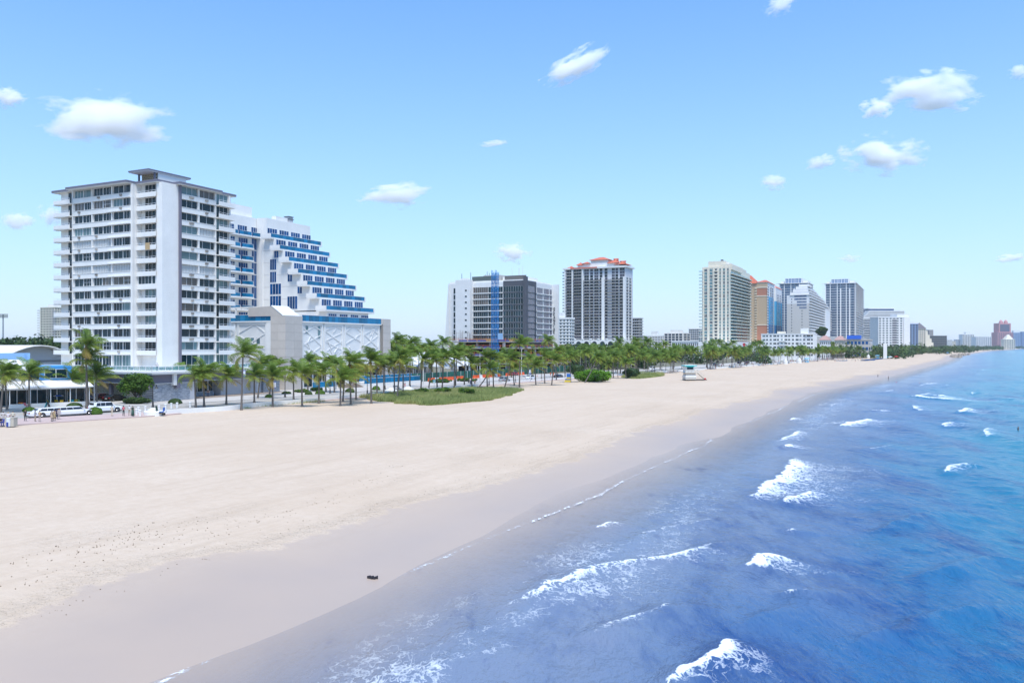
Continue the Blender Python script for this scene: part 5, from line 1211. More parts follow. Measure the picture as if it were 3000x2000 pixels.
    block('dark_flat_block', 'dark flat roofed block at the end of the tree line', 2760, 1850, 2722, 2774, 984, mat('brown_grey_wall', (0.17, 0.165, 0.16), 0.8), gdark, 8, 8, 3, mat('brown_grey_band', (0.25, 0.24, 0.23), 0.8), 0.5, 0.5, None, 0.9, 0.5, ex(14, 0.75, 1.0, mat('brown_grey_band', (0.25, 0.24, 0.23), 0.8)))
    pink = mat('pink_render', (0.52, 0.23, 0.22), 0.8)
    def pk(b, Wd, L, ZR):
        b.box('upper_storeys', pink, 2, L, Wd * 0.12, Wd * 0.86, ZR + 1.004, ZR + 46); b.box('upper_glazing', gviolet, 1.8, 1.95, Wd * 0.2, Wd * 0.8, ZR + 4, ZR + 40)
        for f in (0.35, 0.65):
            mb = MB(); mb.lathe([(Wd * 0.12, 0), (Wd * 0.11, 8), (Wd * 0.06, 14), (0.5, 17)], 10, (L * 0.3, Wd * f, ZR + 46.01)); mb.build('turret', pink, b.o)
    block('pink_tower', 'pink twin domed tower standing apart on the far shore', 2960, 4000, 2921, 2968, 974, pink, gviolet, 22, 9, 3, mat('pink_band', (0.58, 0.30, 0.29), 0.8), 0.8, 0.8, None, 0.6, 0.6, pk)
    block('white_towers', 'white gridded tower left of the two on the far shore', 2846, 3400, 2820, 2854, 980, white, gdark, 18, 7, 3, white, 0.6, 0.6, None, 0.55, 0.55, ex(10, 0.3, 0.7))
    block('white_towers', 'white and blue banded tower between the gridded and pink ones', 2898, 3300, 2860, 2905, 987, white, gnavy, 12, 8, 2, white, 0.6, 0.6, None, 0.6, 0.6)
    block('cream_pyramid_hotel', 'small cream hotel with pointed roof in front of the pink tower', 2968, 3000, 2943, 2974, 994, cream, gdark, 9, 6, 2, cream, 0.5, 0.6, None, 0.5, 0.5, lambda b, Wd, L, ZR: MB().prism([(1, Wd * 0.15), (L, Wd * 0.15), (L, Wd * 0.85), (1, Wd * 0.85)], ZR + 1.004, ZR + 18, [(L * 0.4, Wd * 0.45), (L * 0.6, Wd * 0.45), (L * 0.6, Wd * 0.55), (L * 0.4, Wd * 0.55)]).build('pointed_roof', cream, b.o))
    block('blue_tower', 'blue grey glass tower right of the pink one on the far shore', 2984, 4200, 2967, 2991, 975, mat('blue_grey_wall', (0.20, 0.27, 0.40), 0.7), gnavy, 20, 5, 2, None, extra=ex(12, 0.1, 0.9, white2))
    block('blue_tower', 'blue grey glass tower cut by the right edge of the picture', 3010, 4300, 2994, 3020, 972, mat('blue_grey_wall', (0.20, 0.27, 0.40), 0.7), gnavy, 20, 5, 2, None)
    for i, (a, c, yt, m_, lb) in enumerate(((2776, 2790, 996, white2, 'pale low block nearest the dark flat roofed one'), (2790, 2800, 999, cream, 'cream low block in the middle of the far gap'), (2800, 2812, 995, mat('pale_blue_wall', (0.4, 0.47, 0.55), 0.7), 'pale blue low block in the far gap'), (2812, 2817, 1001, white2, 'tiny white block left of the white gridded tower'))):
        block('far_block', lb, c - 2, 3300 + i * 60, a, c, yt, m_, gdark, 8, 4, 1)
    # low villas with tiled roofs and a flat pavilion between the palms and the terraced hotel
    for i, (pc, Y, pl, pr, yt, m_) in enumerate(((2424, 720, 2402, 2434, 999, white2), (2470, 760, 2446, 2478, 999, cream))):
        def rf(b, Wd, L, ZR): mb = MB(); mb.add([(-1, -1, ZR + 1.01), (L + 1, -1, ZR + 1.01), (L + 1, Wd + 1, ZR + 1.01), (-1, Wd + 1, ZR + 1.01), (L / 2, Wd * 0.3, ZR + 5), (L / 2, Wd * 0.7, ZR + 5)], [(0, 3, 2, 1), (0, 1, 4), (1, 2, 5, 4), (2, 3, 5), (3, 0, 4, 5)]); mb.build('tiled_roof', mat('pink_roof_tile', (0.40, 0.24, 0.20), 0.8), b.o)
        block('villa', ('left' if i == 0 else 'right') + ' one of two small tiled villas behind the palms', pc, Y, pl, pr, yt, m_, gdark, 4, 4, 2, None, wf=0.4, extra=rf)
    def pv(b, Wd, L, ZR): b.box('blue_awning', mat('bright_blue_awning', (0.02, 0.13, 0.60), 0.7), -1, 8, Wd * 0.35, Wd * 0.98, ZR + 1.004, ZR + 4.6)
    block('pavilion', 'low pale pavilion with a bright blue awning on its roof', 2545, 780, 2480, 2556, 996, mat('beige_podium', (0.50, 0.46, 0.41), 0.85), gblue, 3, 6, 2, None, wf=0.7, extra=pv)
done_all()
# white marker pylon on the far promenade
b_ = Bld('white_pylon', 'tall plain white pylon standing on the promenade before the white slab', *ST(*on_ray(2594, 700).xy), cat='pylon'); b_.box('shaft', white, 0, 1.4, -1.2, 1.6, 0, zat(1005, 700)); b_.box('shaft_base', concrete, -0.5, 1.9, -1.7, 2.1, 0, 0.5)
# ================================================================ vegetation
def leafmat(name, cols, trans=0.25, rough=0.55):
    """foliage: colour along the 'tint' attribute and per object, a little light passing through"""
    m, N, L, B = newmat(name); out_ = [n for n in N if n.type == 'OUTPUT_MATERIAL'][0]
    t_ = nattr(N, 'tint'); oi = N.new('ShaderNodeObjectInfo')
    f = nmath(N, L, 'ADD', t_, nmath(N, L, 'MULTIPLY', nmath(N, L, 'SUBTRACT', oi.outputs['Random'], 0.5), 0.25))
    r = N.new('ShaderNodeValToRGB'); L.new(f, r.inputs[0]); e = r.color_ramp.elements
    e[0].position, e[0].color = cols[0][0], (*cols[0][1], 1); e[1].position, e[1].color = cols[-1][0], (*cols[-1][1], 1)
    for p, c in cols[1:-1]: k = e.new(p); k.color = (*c, 1)
    L.new(r.outputs[0], B.inputs['Base Color']); B.inputs['Roughness'].default_value = rough; B.inputs['Specular IOR Level'].default_value = 0.25
    tr = N.new('ShaderNodeBsdfTranslucent'); L.new(r.outputs[0], tr.inputs[0]); mx = N.new('ShaderNodeMixShader'); mx.inputs[0].default_value = trans
    L.new(B.outputs[0], mx.inputs[1]); L.new(tr.outputs[0], mx.inputs[2]); L.new(mx.outputs[0], out_.inputs[0]); return m
palmleaf = leafmat('palm_leaf', [(0.0, (0.085, 0.15, 0.025)), (0.3, (0.155, 0.245, 0.034)), (0.6, (0.28, 0.32, 0.05)), (0.75, (0.36, 0.27, 0.07)), (1.0, (0.29, 0.19, 0.09))], 0.35)
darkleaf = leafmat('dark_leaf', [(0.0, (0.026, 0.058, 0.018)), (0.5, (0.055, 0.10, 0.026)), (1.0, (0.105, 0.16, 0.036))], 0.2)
seagrape = leafmat('sea_grape_leaf', [(0.0, (0.035, 0.085, 0.014)), (0.5, (0.085, 0.17, 0.018)), (1.0, (0.16, 0.25, 0.025))], 0.25)
brightleaf = leafmat('bright_leaf', [(0.0, (0.06, 0.16, 0.01)), (0.5, (0.12, 0.28, 0.015)), (1.0, (0.19, 0.37, 0.025))], 0.25)
grassleaf = leafmat('dune_grass', [(0.0, (0.20, 0.25, 0.075)), (0.5, (0.31, 0.35, 0.115)), (1.0, (0.46, 0.42, 0.18))], 0.2)
m, N, L, B = newmat('palm_trunk'); tcn = N.new('ShaderNodeTexCoord').outputs['Object']
wv = N.new('ShaderNodeTexWave'); wv.bands_direction = 'Z'; wv.inputs['Scale'].default_value = 2.2; wv.inputs['Distortion'].default_value = 2; L.new(tcn, wv.inputs[0])
L.new(nmix(N, L, wv.outputs[1], (0.10, 0.085, 0.072), (0.19, 0.165, 0.145)), B.inputs['Base Color']); B.inputs['Roughness'].default_value = 0.9
trunkm = m
twig = mat('bark', (0.10, 0.08, 0.06), 0.9)

def frond_geo(az, el, Lf, r, npair=22, wind=0.7, lw=0.085, tint=0.2):
    """returns verts, faces, tints of one pinnate frond growing from the origin"""
    V = []; F = []; T = []
    n = 9; pts = [np.zeros(3)]; e = el
    bend = r.uniform(0.95, 1.4); 
    for i in range(n):
        u = (i + 0.5) / n
        ee = el - bend * u ** 1.25
        d = np.array([math.cos(ee) * math.cos(az), math.cos(ee) * math.sin(az), math.sin(ee)])
        d = d + np.array([wind * (0.25 + 0.9 * u), wind * 0.12 * u, 0.10 * wind]); d /= np.linalg.norm(d)
        pts.append(pts[-1] + d * Lf / n)
    pts = np.array(pts)
    for i in range(n + 1):                                    # rachis: flat three-sided strip
        w = 0.045 * (1 - 0.8 * i / n); V += [pts[i] + (w, 0, 0), pts[i] + (-w * 0.5, w * 0.87, 0), pts[i] + (-w * 0.5, -w * 0.87, -0.01)]; T += [min(1, tint + 0.25)] * 3
    for i in range(n):
        for k in range(3): F.append((3 * i + k, 3 * i + (k + 1) % 3, 3 * i + 3 + (k + 1) % 3, 3 * i + 3 + k))
    for j in range(npair):
        u = 0.10 + 0.90 * (j + 0.5) / npair; x = u * n; i = min(int(x), n - 1); p = pts[i] + (pts[i + 1] - pts[i]) * (x - i)
        d = pts[i + 1] - pts[i]; d /= np.linalg.norm(d)
        lat = np.cross(d, (0, 0, 1)); nl = np.linalg.norm(lat); lat = lat / nl if nl > 1e-3 else np.array([1.0, 0, 0])
        ll = Lf * 0.30 * (0.45 + 0.9 * math.sin(math.pi * (0.12 + 0.80 * u))) * r.uniform(0.85, 1.1)
        for sd in (1, -1):
            v = lat * sd * 0.75 + d * 0.62 + np.array([wind * 0.55, 0.05, -0.18 + r.uniform(-.1, .1)]); v /= np.linalg.norm(v)
            v2 = v + np.array([wind * 0.25, 0, -0.75]); v2 /= np.linalg.norm(v2)
            a = p; b = p + v * ll * 0.55; c = b + v2 * ll * 0.5
            wd_ = d * lw * 0.5; k = len(V)
            V += [a - wd_, a + wd_, b - wd_ * 0.9, b + wd_ * 0.9, c]; F += [(k, k + 1, k + 3, k + 2), (k + 2, k + 3, k + 4)]
            tt = np.clip(tint + r.uniform(-.1, .1) + 0.12 * u, 0, 1); T += [tt, tt, tt, tt, min(1, tt + 0.15)]
    return V, F, T
def py_mesh(name, V, F, T, m, smooth=False):
    me = bpy.data.meshes.new(name); me.from_pydata([tuple(v) for v in V], [], F); me.materials.append(m); attr(me, 'tint', T)
    if smooth: me.polygons.foreach_set('use_smooth', [True] * len(me.polygons))
    me.update(); return me
_pr = random.Random(21)
NAZ = 12
FRONDS = {}
for a in range(NAZ):
    for e_, (el, tint, Lf) in enumerate(((1.38, 0.10, 2.6), (1.08, 0.16, 3.0), (0.72, 0.25, 3.2), (0.30, 0.38, 3.2), (-0.30, 0.64, 2.8))):
        FRONDS[a, e_] = py_mesh('frond', *frond_geo(a * 2 * math.pi / NAZ, el, Lf, _pr, tint=tint), palmleaf)
nut = mat('coconut', (0.12, 0.10, 0.03), 0.6)
_mb = MB()
for i in range(7): a = i * 0.9; _mb.lathe([(0.02, -0.16), (0.12, -0.1), (0.15, 0), (0.1, 0.1), (0.02, 0.14)], 6, (0.26 * math.cos(a), 0.26 * math.sin(a), -0.28 - 0.08 * (i % 3)))
_mb.lathe([(0.16, -0.5), (0.20, -0.1), (0.12, 0.3), (0.02, 0.6)], 7)
HEART = _mb.mesh('crown', [nut], True)
# palms far enough that fronds merge: whole crowns as one mesh
CROWNS = []
for c_ in range(7):
    V, F, T = [], [], []
    r_ = random.Random(100 + c_); n = 24
    for k in range(n):
        az = k * 2.4 + r_.uniform(-.3, .3); q = k / n; el = 1.40 - 1.75 * q + r_.uniform(-.12, .12)
        v, f, t = frond_geo(az, el, r_.uniform(2.7, 3.4), r_, npair=13, lw=0.16, tint=0.05 + 0.52 * q ** 1.8)
        b = len(V); V += v; F += [tuple(i + b for i in ff) for ff in f]; T += t
    CROWNS.append(py_mesh('crown', V, F, T, palmleaf))
TRUNKS = []
for c_ in range(4):
    lean = [(0.02, 0.01), (0.06, -0.02), (-0.03, 0.03), (0.09, 0.02)][c_]
    TRUNKS.append(MB().tube([(lean[0] * u * u, lean[1] * u * u, u) for u in (0, 0.06, 0.25, 0.5, 0.75, 1.0)], [0.028, 0.020, 0.017, 0.0155, 0.014, 0.013], 7).mesh('trunk', trunkm, True))

def near_palm(px, py, cx, cy, label, group, scale=1.0, fronds=True, seed=0):
    """palm with its foot at photo point (px,py) and crown heart at (cx,cy)"""
    r = random.Random(seed * 13 + 5)
    base = gp(px, py, 0.0); z = 0.0
    s, t = ST(base.x, base.y); T_ = t - float(off(s))
    z = float(prof(T_)) if T_ < 108 else (0.04 if T_ < 113 else 0.12)
    base = gp(px, py, z); top = on_ray(cx, base.y + r.uniform(-0.6, 0.6), zat(cy, base.y))
    H_ = top.z - z; dx, dy = top.x - base.x, top.y - base.y
    o = thing('palm_tree', label, 'palm tree', base, 0.0, group)
    cv = 0.35 if abs(dx) > 1.2 else r.uniform(-0.12, 0.12)
    pts = [(dx * (u + cv * u * (1 - u)), dy * u, -0.15 + (H_ + 0.15) * u) for u in (0, 0.04, 0.15, 0.35, 0.6, 0.85, 1.0)]
    MB().tube(pts, [0.30, 0.24, 0.18, 0.16, 0.145, 0.13, 0.14], 9).build('trunk', trunkm, o, smooth=True)
    if fronds:
        c = link('crown', HEART, o, (dx, dy, H_)); n = r.randint(21, 27)
        for k in range(n):
            q = k / n; e_ = min(4, int(q * 4.6 + r.uniform(-.2, .35))); a = (k * 5 + r.randint(0, 2)) % NAZ
            f = link('frond', FRONDS[a, max(0, e_)], c, (0, 0, 0.15 - 0.35 * q)); sc_ = 1.18 * scale * r.uniform(0.86, 1.12)
            f.scale = (sc_, sc_, sc_); f.rotation_euler = (r.uniform(-.1, .1), r.uniform(-.1, .1), r.uniform(-.26, .26))
    else:
        c = link('crown', CROWNS[seed % 7], o, (dx, dy, H_), r.uniform(-0.5, 0.5)); sc_ = 1.18 * scale * r.uniform(0.9, 1.12); c.scale = (sc_,) * 3
    return o
NP = [(2, 1205, 12, 1097), (21, 1201, 15, 1107), (86, 1194, 85, 1099), (213, 1182, 210, 1114), (254, 1194, 253, 1014), (259, 1192, 252, 1056), (285, 1190, 281, 1103), (291, 1176, 246, 1118),
 (522, 1168, 527, 1099), (574, 1191, 570, 1102), (598, 1190, 596, 1094), (663, 1183, 664, 1102), (707, 1201, 712, 1038), (745, 1179, 745, 1102), (755, 1166, 766, 1069), (789, 1157, 801, 1076), (799, 1192, 798, 1105),
 (860, 1171, 860, 1092), (885, 1192, 884, 1095), (902, 1146, 901, 1061), (934, 1182, 935, 1092), (955, 1148, 953, 1067), (980, 1150, 976, 1070), (997, 1189.5, 998, 1111), (1004, 1177, 1010, 1098), (1028, 1185, 1024, 1064), (1043, 1171, 1043, 1095), (1088, 1182, 1085, 1058), (1105, 1160, 1103, 1073),
 (1124, 1160, 1125, 1068), (1156, 1158, 1154, 1065), (1163, 1165, 1173, 1051), (1181, 1140, 1181, 1072), (1200, 1133, 1202, 1036), (1233, 1141, 1237, 1053), (1255, 1143, 1268, 1056), (1281, 1140, 1278, 1053), (1295, 1140, 1300, 1051),
 (1331, 1138, 1331, 1053), (1334, 1135, 1339, 1036), (1360, 1133, 1363, 1033), (1383, 1135, 1380, 1068), (1397, 1138, 1436, 1082), (1428, 1136, 1424, 1048), (1446, 1136, 1443, 1051), (1477, 1137, 1497, 1051), (1507, 1129, 1502, 1079), (1522, 1134.5, 1523, 1009),
 (1570, 1128, 1567, 1071), (1596, 1123, 1594, 1046), (1616, 1129, 1623, 1058)]
NP2 = [(1165, 1120, 1162, 1000), (1210, 1115, 1205, 1005), (1255, 1112, 1259, 1014), (1297, 1110, 1297, 1005), (1330, 1108, 1332, 1031), (1182, 1112, 1180, 1012), (1225, 1110, 1228, 1022), (1140, 1118, 1142, 1020), (1628, 1109, 1630, 1028), (1656, 1109, 1653, 1041), (1672, 1120, 1669, 1044), (1714, 1101, 1714, 1033), (1712, 1121, 1748, 1046), (1758, 1085, 1753, 1041), (1783, 1098, 1782, 1066), (1797, 1107, 1796, 1042), (1808, 1101, 1812, 1041), (1834, 1109, 1832, 1062),
 (1808, 1080, 1810, 1001), (1842, 1082, 1842, 1019), (1862, 1080, 1860, 1000), (1866, 1086, 1866, 1033), (1898, 1088, 1898, 1033), (1703, 1084, 1703, 1026), (1735, 1080, 1730, 1030), (1690, 1086, 1684, 1040), (1775, 1080, 1772, 1024), (1468, 1105, 1466, 1046), (1545, 1104, 1548, 1050), (1500, 1106, 1480, 1040), (1640, 1104, 1610, 1040), (1560, 1102, 1540, 1066)]
ORD = ['first', 'second', 'third', 'fourth', 'fifth', 'sixth', 'seventh', 'eighth', 'ninth', 'tenth', 'eleventh', 'twelfth', 'thirteenth', 'fourteenth', 'fifteenth', 'sixteenth', 'seventeenth', 'eighteenth', 'nineteenth', 'twentieth', 'twenty-first']
GR = [('before the blue and white restaurant', 0, 330), ('between the apartment block and the lattice podium', 330, 830), ('before the hotel lattice podium', 830, 1115), ('behind the grassy dune', 1115, 1460), ('on the sand right of the grassy dune', 1460, 1640)]
for nm, a, c in GR:
    row = sorted([p for p in NP if a <= p[0] < c])
    for i, p in enumerate(row):
        h = (p[1] - p[3]) / (p[1] - HY)
        kind = 'tall' if h > 0.82 else ('short' if h < 0.55 else 'coconut')
        lb = f'{kind} palm, {ORD[i]} trunk from the left {nm}'
        near_palm(*p, lb, 'palms along the beach road', 0.93 + 0.1 * ((i * 7) % 5) / 5, True, seed=int(p[0]))
for a_, c_, nm, gr in ((0, 1400, 'whose crown rises behind the dune row', 'palms behind the road near the building site'), (1400, 1650, 'standing across the road before the hoarding', 'palms across the road'), (1650, 1770, 'around the left part of the bright green mound', 'palms around the shrub mound'), (1770, 1900, 'right of the bright green mound', 'palms right of the shrub mound')):
    for i, p in enumerate(sorted([p for p in NP2 if a_ <= p[0] < c_])): near_palm(*p, f'{ORD[i]} palm from the left {nm}', gr, 1.0, False, seed=int(p[0]) * 3 + 1)
_r = random.Random(77); cnt = 0
def far_palm(s, T_, H_, k):
    p = W(s, T_ + float(off(s)), 0.05 if T_ > 108 else float(prof(T_)))
    o = thing('palm_tree', 'small coconut palm in the dense row along the far promenade', 'palm tree', p, _r.uniform(-.4, .4), 'palms of the far promenade')
    t_ = link('trunk', TRUNKS[k % 4], o); t_.scale = (H_, H_, H_)
    le = [(0.02, 0.01), (0.06, -0.02), (-0.03, 0.03), (0.09, 0.02)][k % 4]
    c = link('crown', CROWNS[k % 7], o, (le[0] * H_, le[1] * H_, H_), _r.uniform(-.4, .4)); sc_ = _r.uniform(1.1, 1.35); c.scale = (sc_,) * 3
for k in range(205):
    u = _r.random(); s = 292 + (1050 - 292) * u ** 1.1
    T_ = 104.5 + 26 * _r.random() ** 1.3 if k % 4 else 130 + 26 * _r.random()
    far_palm(s, T_, _r.uniform(6, 9.5) if T_ < 128 else _r.uniform(8.5, 13.5), k)

# ---- leaf masses
def leaves(n, r, size, centres=None, radii=None, up=0.0, shell=True):
    """n leaf quads in ellipsoids; returns V,F,T arrays"""
    g = np.random.default_rng(r); k = len(centres); idx = g.integers(0, k, n)
    d = g.normal(size=(n, 3)); d /= np.linalg.norm(d, axis=1)[:, None]
    rad = g.random(n) ** (0.28 if shell else 0.45); C = np.array(centres)[idx]; Rr = np.array(radii)[idx]
    P = C + d * Rr * rad[:, None]
    a = g.normal(size=(n, 3)) ; a /= np.linalg.norm(a, axis=1)[:, None]
    nr = d * 0.8 + g.normal(size=(n, 3)) * 0.55; nr[:, 2] += 0.3; nr /= np.linalg.norm(nr, axis=1)[:, None]
    a = np.cross(nr, a); a /= np.linalg.norm(a, axis=1)[:, None] + 1e-9; b = np.cross(nr, a)
    sz = size * (0.6 + 0.8 * g.random(n))[:, None]
    V = np.stack([P - a * sz, P + b * sz * 0.55, P + a * sz, P - b * sz * 0.55], 1).reshape(-1, 3)
    F = np.arange(4 * n).reshape(n, 4)
    # colour: clump by clump with leaf jitter
    T = np.clip(g.random(k)[idx] * 0.55 + 0.2 + 0.28 * (g.random(n) - 0.5) , 0, 1)
    return V, F, np.repeat(T, 4)
def leaf_obj(name, V, F, T, m, parent=None, **k):
    me = np_mesh(name, V, F, m, False); attr(me, 'tint', T); return link(name, me, parent, **k)
def clumps(r, n, rx, ry, rz, z0, cr):
    g = random.Random(r); C = []; Q = []
    for _ in range(n):
        while True:
            x, y, z = g.uniform(-1, 1), g.uniform(-1, 1), g.uniform(-1, 1)
            if x * x + y * y + z * z < 1: break
        C.append((x * rx, y * ry, z0 + z * rz)); q = cr * g.uniform(0.7, 1.25); Q.append((q, q, q * 0.8))
    return C, Q
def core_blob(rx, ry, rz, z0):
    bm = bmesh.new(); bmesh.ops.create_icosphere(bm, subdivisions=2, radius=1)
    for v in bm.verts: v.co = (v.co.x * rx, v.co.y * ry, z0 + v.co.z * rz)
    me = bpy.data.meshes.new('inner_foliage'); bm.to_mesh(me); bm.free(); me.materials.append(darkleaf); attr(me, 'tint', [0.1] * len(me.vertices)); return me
def shrub(name, label, loc, rx, ry, h, m, n, size, seed, cat='shrub', nc=26, rot=0.0, group=None, flat=0.55):
    o = thing(name, label, cat, loc, rot, group)
    C, Q = clumps(seed, nc, rx * 0.8, ry * 0.8, h * flat * 0.55, h * 0.48, min(rx, ry, h) * 0.34)
    C = [(x, y, max(Q[i][2] * 0.5, z)) for i, (x, y, z) in enumerate(C)]
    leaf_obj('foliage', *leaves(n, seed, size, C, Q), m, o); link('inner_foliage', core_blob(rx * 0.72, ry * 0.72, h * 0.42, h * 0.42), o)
    return o
def dome(name, label, px, py, wpx, hpx, seed, group='clipped dome shrubs along the pavement'):
    p = gp(px, py, 0.13); k = p.y / FPX; rx = wpx * k / 2; h = hpx * k
    o = thing(name, label, 'shrub', p, 0, group)
    g = np.random.default_rng(seed); n = 2600
    th = g.random(n) * 2 * np.pi; ph = np.arccos(g.random(n)); d = np.stack([np.cos(th) * np.sin(ph), np.sin(th) * np.sin(ph), np.cos(ph)], 1)
    P = d * np.array([rx, rx * 0.8, h]) * (0.9 + 0.13 * g.random(n))[:, None]
    a = g.normal(size=(n, 3)); a = np.cross(d, a); a /= np.linalg.norm(a, axis=1)[:, None]; b = np.cross(d + g.normal(size=(n, 3)) * 0.4, a)
    sz = 0.075 * (0.6 + g.random(n))[:, None]
    V = np.stack([P - a * sz, P + b * sz, P + a * sz, P - b * sz], 1).reshape(-1, 3)
    leaf_obj('foliage', V, np.arange(4 * n).reshape(n, 4), np.repeat(0.25 + 0.5 * g.random(n), 4), darkleaf if seed % 2 else seagrape, o)
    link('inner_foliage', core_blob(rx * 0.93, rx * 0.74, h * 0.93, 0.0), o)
DM = [(85, 1203, 36, 11, 'nearest the restaurant entrance'), (218, 1193, 46, 14, 'behind the white limousine'), (279, 1211, 40, 19, 'between the limousine and the white SUV'), (513, 1181, 40, 14, 'below the slate stone wall corner'), (787, 1164, 22, 9, 'beside the second slate wall'), (904, 1156, 22, 11, 'left of the pair under the hotel lattice'), (938, 1154, 29, 12, 'right of the pair under the hotel lattice'), (1025, 1148, 28, 11, 'left under the long blue glass fence'), (1102, 1142, 24, 12, 'right under the long blue glass fence')]
for i, (a, b_, c, d_, lb) in enumerate(DM): dome('dome_shrub', f'clipped green dome shrub {lb}', a, b_, c, d_, 40 + i)
# sea grape tree and hedge at the apartment corner
p = gp(396, 1181, 0.1)
o = thing('sea_grape_tree', 'round dark green leafy tree beside the slate stone wall', 'tree', p)
MB().tube([(0, 0, 0), (0.1, 0.1, 1.2), (-0.2, 0, 2.6), (0.1, 0, 4.0)], [0.22, 0.18, 0.15, 0.08], 7).tube([(0.1, 0.1, 1.2), (1.2, 0.3, 2.8), (1.7, 0.3, 3.8)], [0.13, 0.1, 0.05], 6).tube([(0, 0.1, 1.3), (-1.3, 0.2, 2.9), (-1.6, 0, 3.9)], [0.13, 0.1, 0.05], 6).build('trunk', twig, o, smooth=True)
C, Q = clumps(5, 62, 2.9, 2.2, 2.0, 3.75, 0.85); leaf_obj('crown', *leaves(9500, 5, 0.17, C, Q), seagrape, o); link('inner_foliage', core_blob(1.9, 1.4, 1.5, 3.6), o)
shrub('hedge', 'dark low hedge under the round leafy tree', gp(398, 1183, 0.1), 3.4, 1.2, 1.5, darkleaf, 5200, 0.13, 6, nc=46)
# mound, dark bushes
def px_shrub(name, label, px, py, wpx, hpx, m, n, size, seed, depth=0.6, **k):
    q = gp(px, py, 0.0); kk = q.y / FPX
    return shrub(name, label, q, wpx * kk / 2, wpx * kk / 2 * depth, hpx * kk, m, n, size, seed, **k)
px_shrub('green_mound', 'large bright green leafy mound on the sand right of the road', 1738, 1116, 132, 31, brightleaf, 15000, 0.22, 8, 0.5, nc=130, flat=0.8)
px_shrub('sea_grape_bush', 'dark bush directly left behind the bright green mound', 1690, 1098, 68, 36, darkleaf, 6000, 0.25, 9, nc=50)
px_shrub('sea_grape_bush', 'dark bush on the sand right of the bright green mound', 1850, 1106, 60, 33, darkleaf, 6000, 0.25, 10, nc=50)
for i, (a, b_, w_, h_, lb) in enumerate(((1236, 1151, 52, 11, 'leftmost dark shrub patch in the dune grass'), (1300, 1153, 60, 14, 'middle dark shrub patch in the dune grass'), (1365, 1156, 62, 16, 'rightmost dark shrub patch in the dune grass'))):
    px_shrub('dune_shrub', lb, a, b_, w_, h_ * 1.5, seagrape, 4200, 0.16, 50 + i, 0.5, nc=50)
for i, (a, b_, w_, h_, lb) in enumerate(((1290, 1122, 85, 14, 'left end'), (1370, 1118, 80, 12, 'right end'))): px_shrub('planter_hedge', f'low hedge in the planted island across the road, {lb}', a, b_, w_, h_, seagrape, 4200, 0.18, 60 + i, 0.5, nc=46)
for i, (a, b_, w_, h_, lb) in enumerate(((884, 1151, 50, 14, 'left of the entrance steps'), (928, 1147, 50, 16, 'right of the entrance steps'), (840, 1155, 40, 9, 'at the foot of the beige corner tower'))): px_shrub('hotel_hedge', f'green hedge below the hotel, {lb}', a, b_, w_, h_, seagrape, 3000, 0.14, 70 + i, 0.4, nc=36)
shrub('roof_garden_tree', 'rounded dark trees on the podium of the stepped beige hotel', on_ray(2408, 800, zat(985, 800)), 6.5, 5, 11, darkleaf, 3000, 0.6, 80, nc=40)
# dune grass
def inside(poly, X, Y):
    c = np.zeros(len(X), bool); n = len(poly)
    for i in range(n):
        x1, y1 = poly[i]; x2, y2 = poly[(i + 1) % n]
        c ^= ((y1 > Y) != (y2 > Y)) & (X < (x2 - x1) * (Y - y1) / (y2 - y1 + 1e-12) + x1)
    return c
def grass(name, label, pix, n, h, seed):
    poly = [tuple(gp(a, b_, -0.15).xy) for a, b_ in pix]; g = np.random.default_rng(seed)
    xs = [a for a, _ in poly]; ys = [b_ for _, b_ in poly]
    X = g.uniform(min(xs) - 1, max(xs) + 1, n * 3); Y = g.uniform(min(ys) - 1, max(ys) + 1, n * 3)
    j = 2.2 * (fbm(X * 0.35, Y * 0.35, 3) - 0.5) * 2
    k = inside(poly, X + j, Y + j * 2); X, Y = X[k][:n], Y[k][:n]; n = len(X)
    s = X * DX + Y * DY; t = -X * DY + Y * DX; Z = prof(t - off(s)) - 0.05
    den = fbm(X * 0.25 + 9, Y * 0.12, 3)
    th = g.random(n) * 2 * np.pi; hh = h * (0.5 + 0.8 * g.random(n)) * (0.55 + 0.9 * den); ln = 0.35 * hh
    w = 0.035 + 0.03 * g.random(n)
    dx, dy = np.cos(th), np.sin(th)
    V = np.stack([np.stack([X - dy * w, Y + dx * w, Z], 1), np.stack([X + dy * w, Y - dx * w, Z], 1), np.stack([X + dx * ln + 0.25 * hh, Y + dy * ln, Z + hh], 1)], 1).reshape(-1, 3)
    me = np_mesh(name, V, np.arange(3 * n).reshape(n, 3), grassleaf, False); attr(me, 'tint', np.repeat(np.clip(1.25 * den - 0.12 + 0.25 * (g.random(n) - 0.5), 0, 1), 3))
    link(name, me, label=label, cat='grass', kind='stuff')
grass('dune_grass', 'long patch of dune grass on the sand beside the road', [(1068, 1160), (1085, 1172), (1130, 1175), (1165, 1181), (1230, 1182), (1300, 1184), (1370, 1177), (1440, 1171), (1480, 1160), (1524, 1145), (1515, 1140), (1450, 1139), (1400, 1138), (1300, 1142), (1200, 1148), (1140, 1150), (1090, 1155)], 80000, 0.75, 1)
grass('dune_grass', 'strip of dune grass right of the dark bush', [(1825, 1106), (1860, 1110), (1900, 1107), (1948, 1100), (1940, 1096), (1880, 1094), (1830, 1098)], 16000, 0.9, 2)
grass('wall_grass', 'thin tufts of grass along the foot of the seawall', [(493, 1213), (540, 1210), (600, 1207), (615, 1204), (640, 1199), (712, 1198), (745, 1196), (770, 1190), (800, 1190), (830, 1186), (900, 1181), (940, 1178), (935, 1175), (860, 1182), (745, 1191), (705, 1194), (640, 1194), (600, 1204), (530, 1206), (493, 1209)], 5200, 0.42, 3)
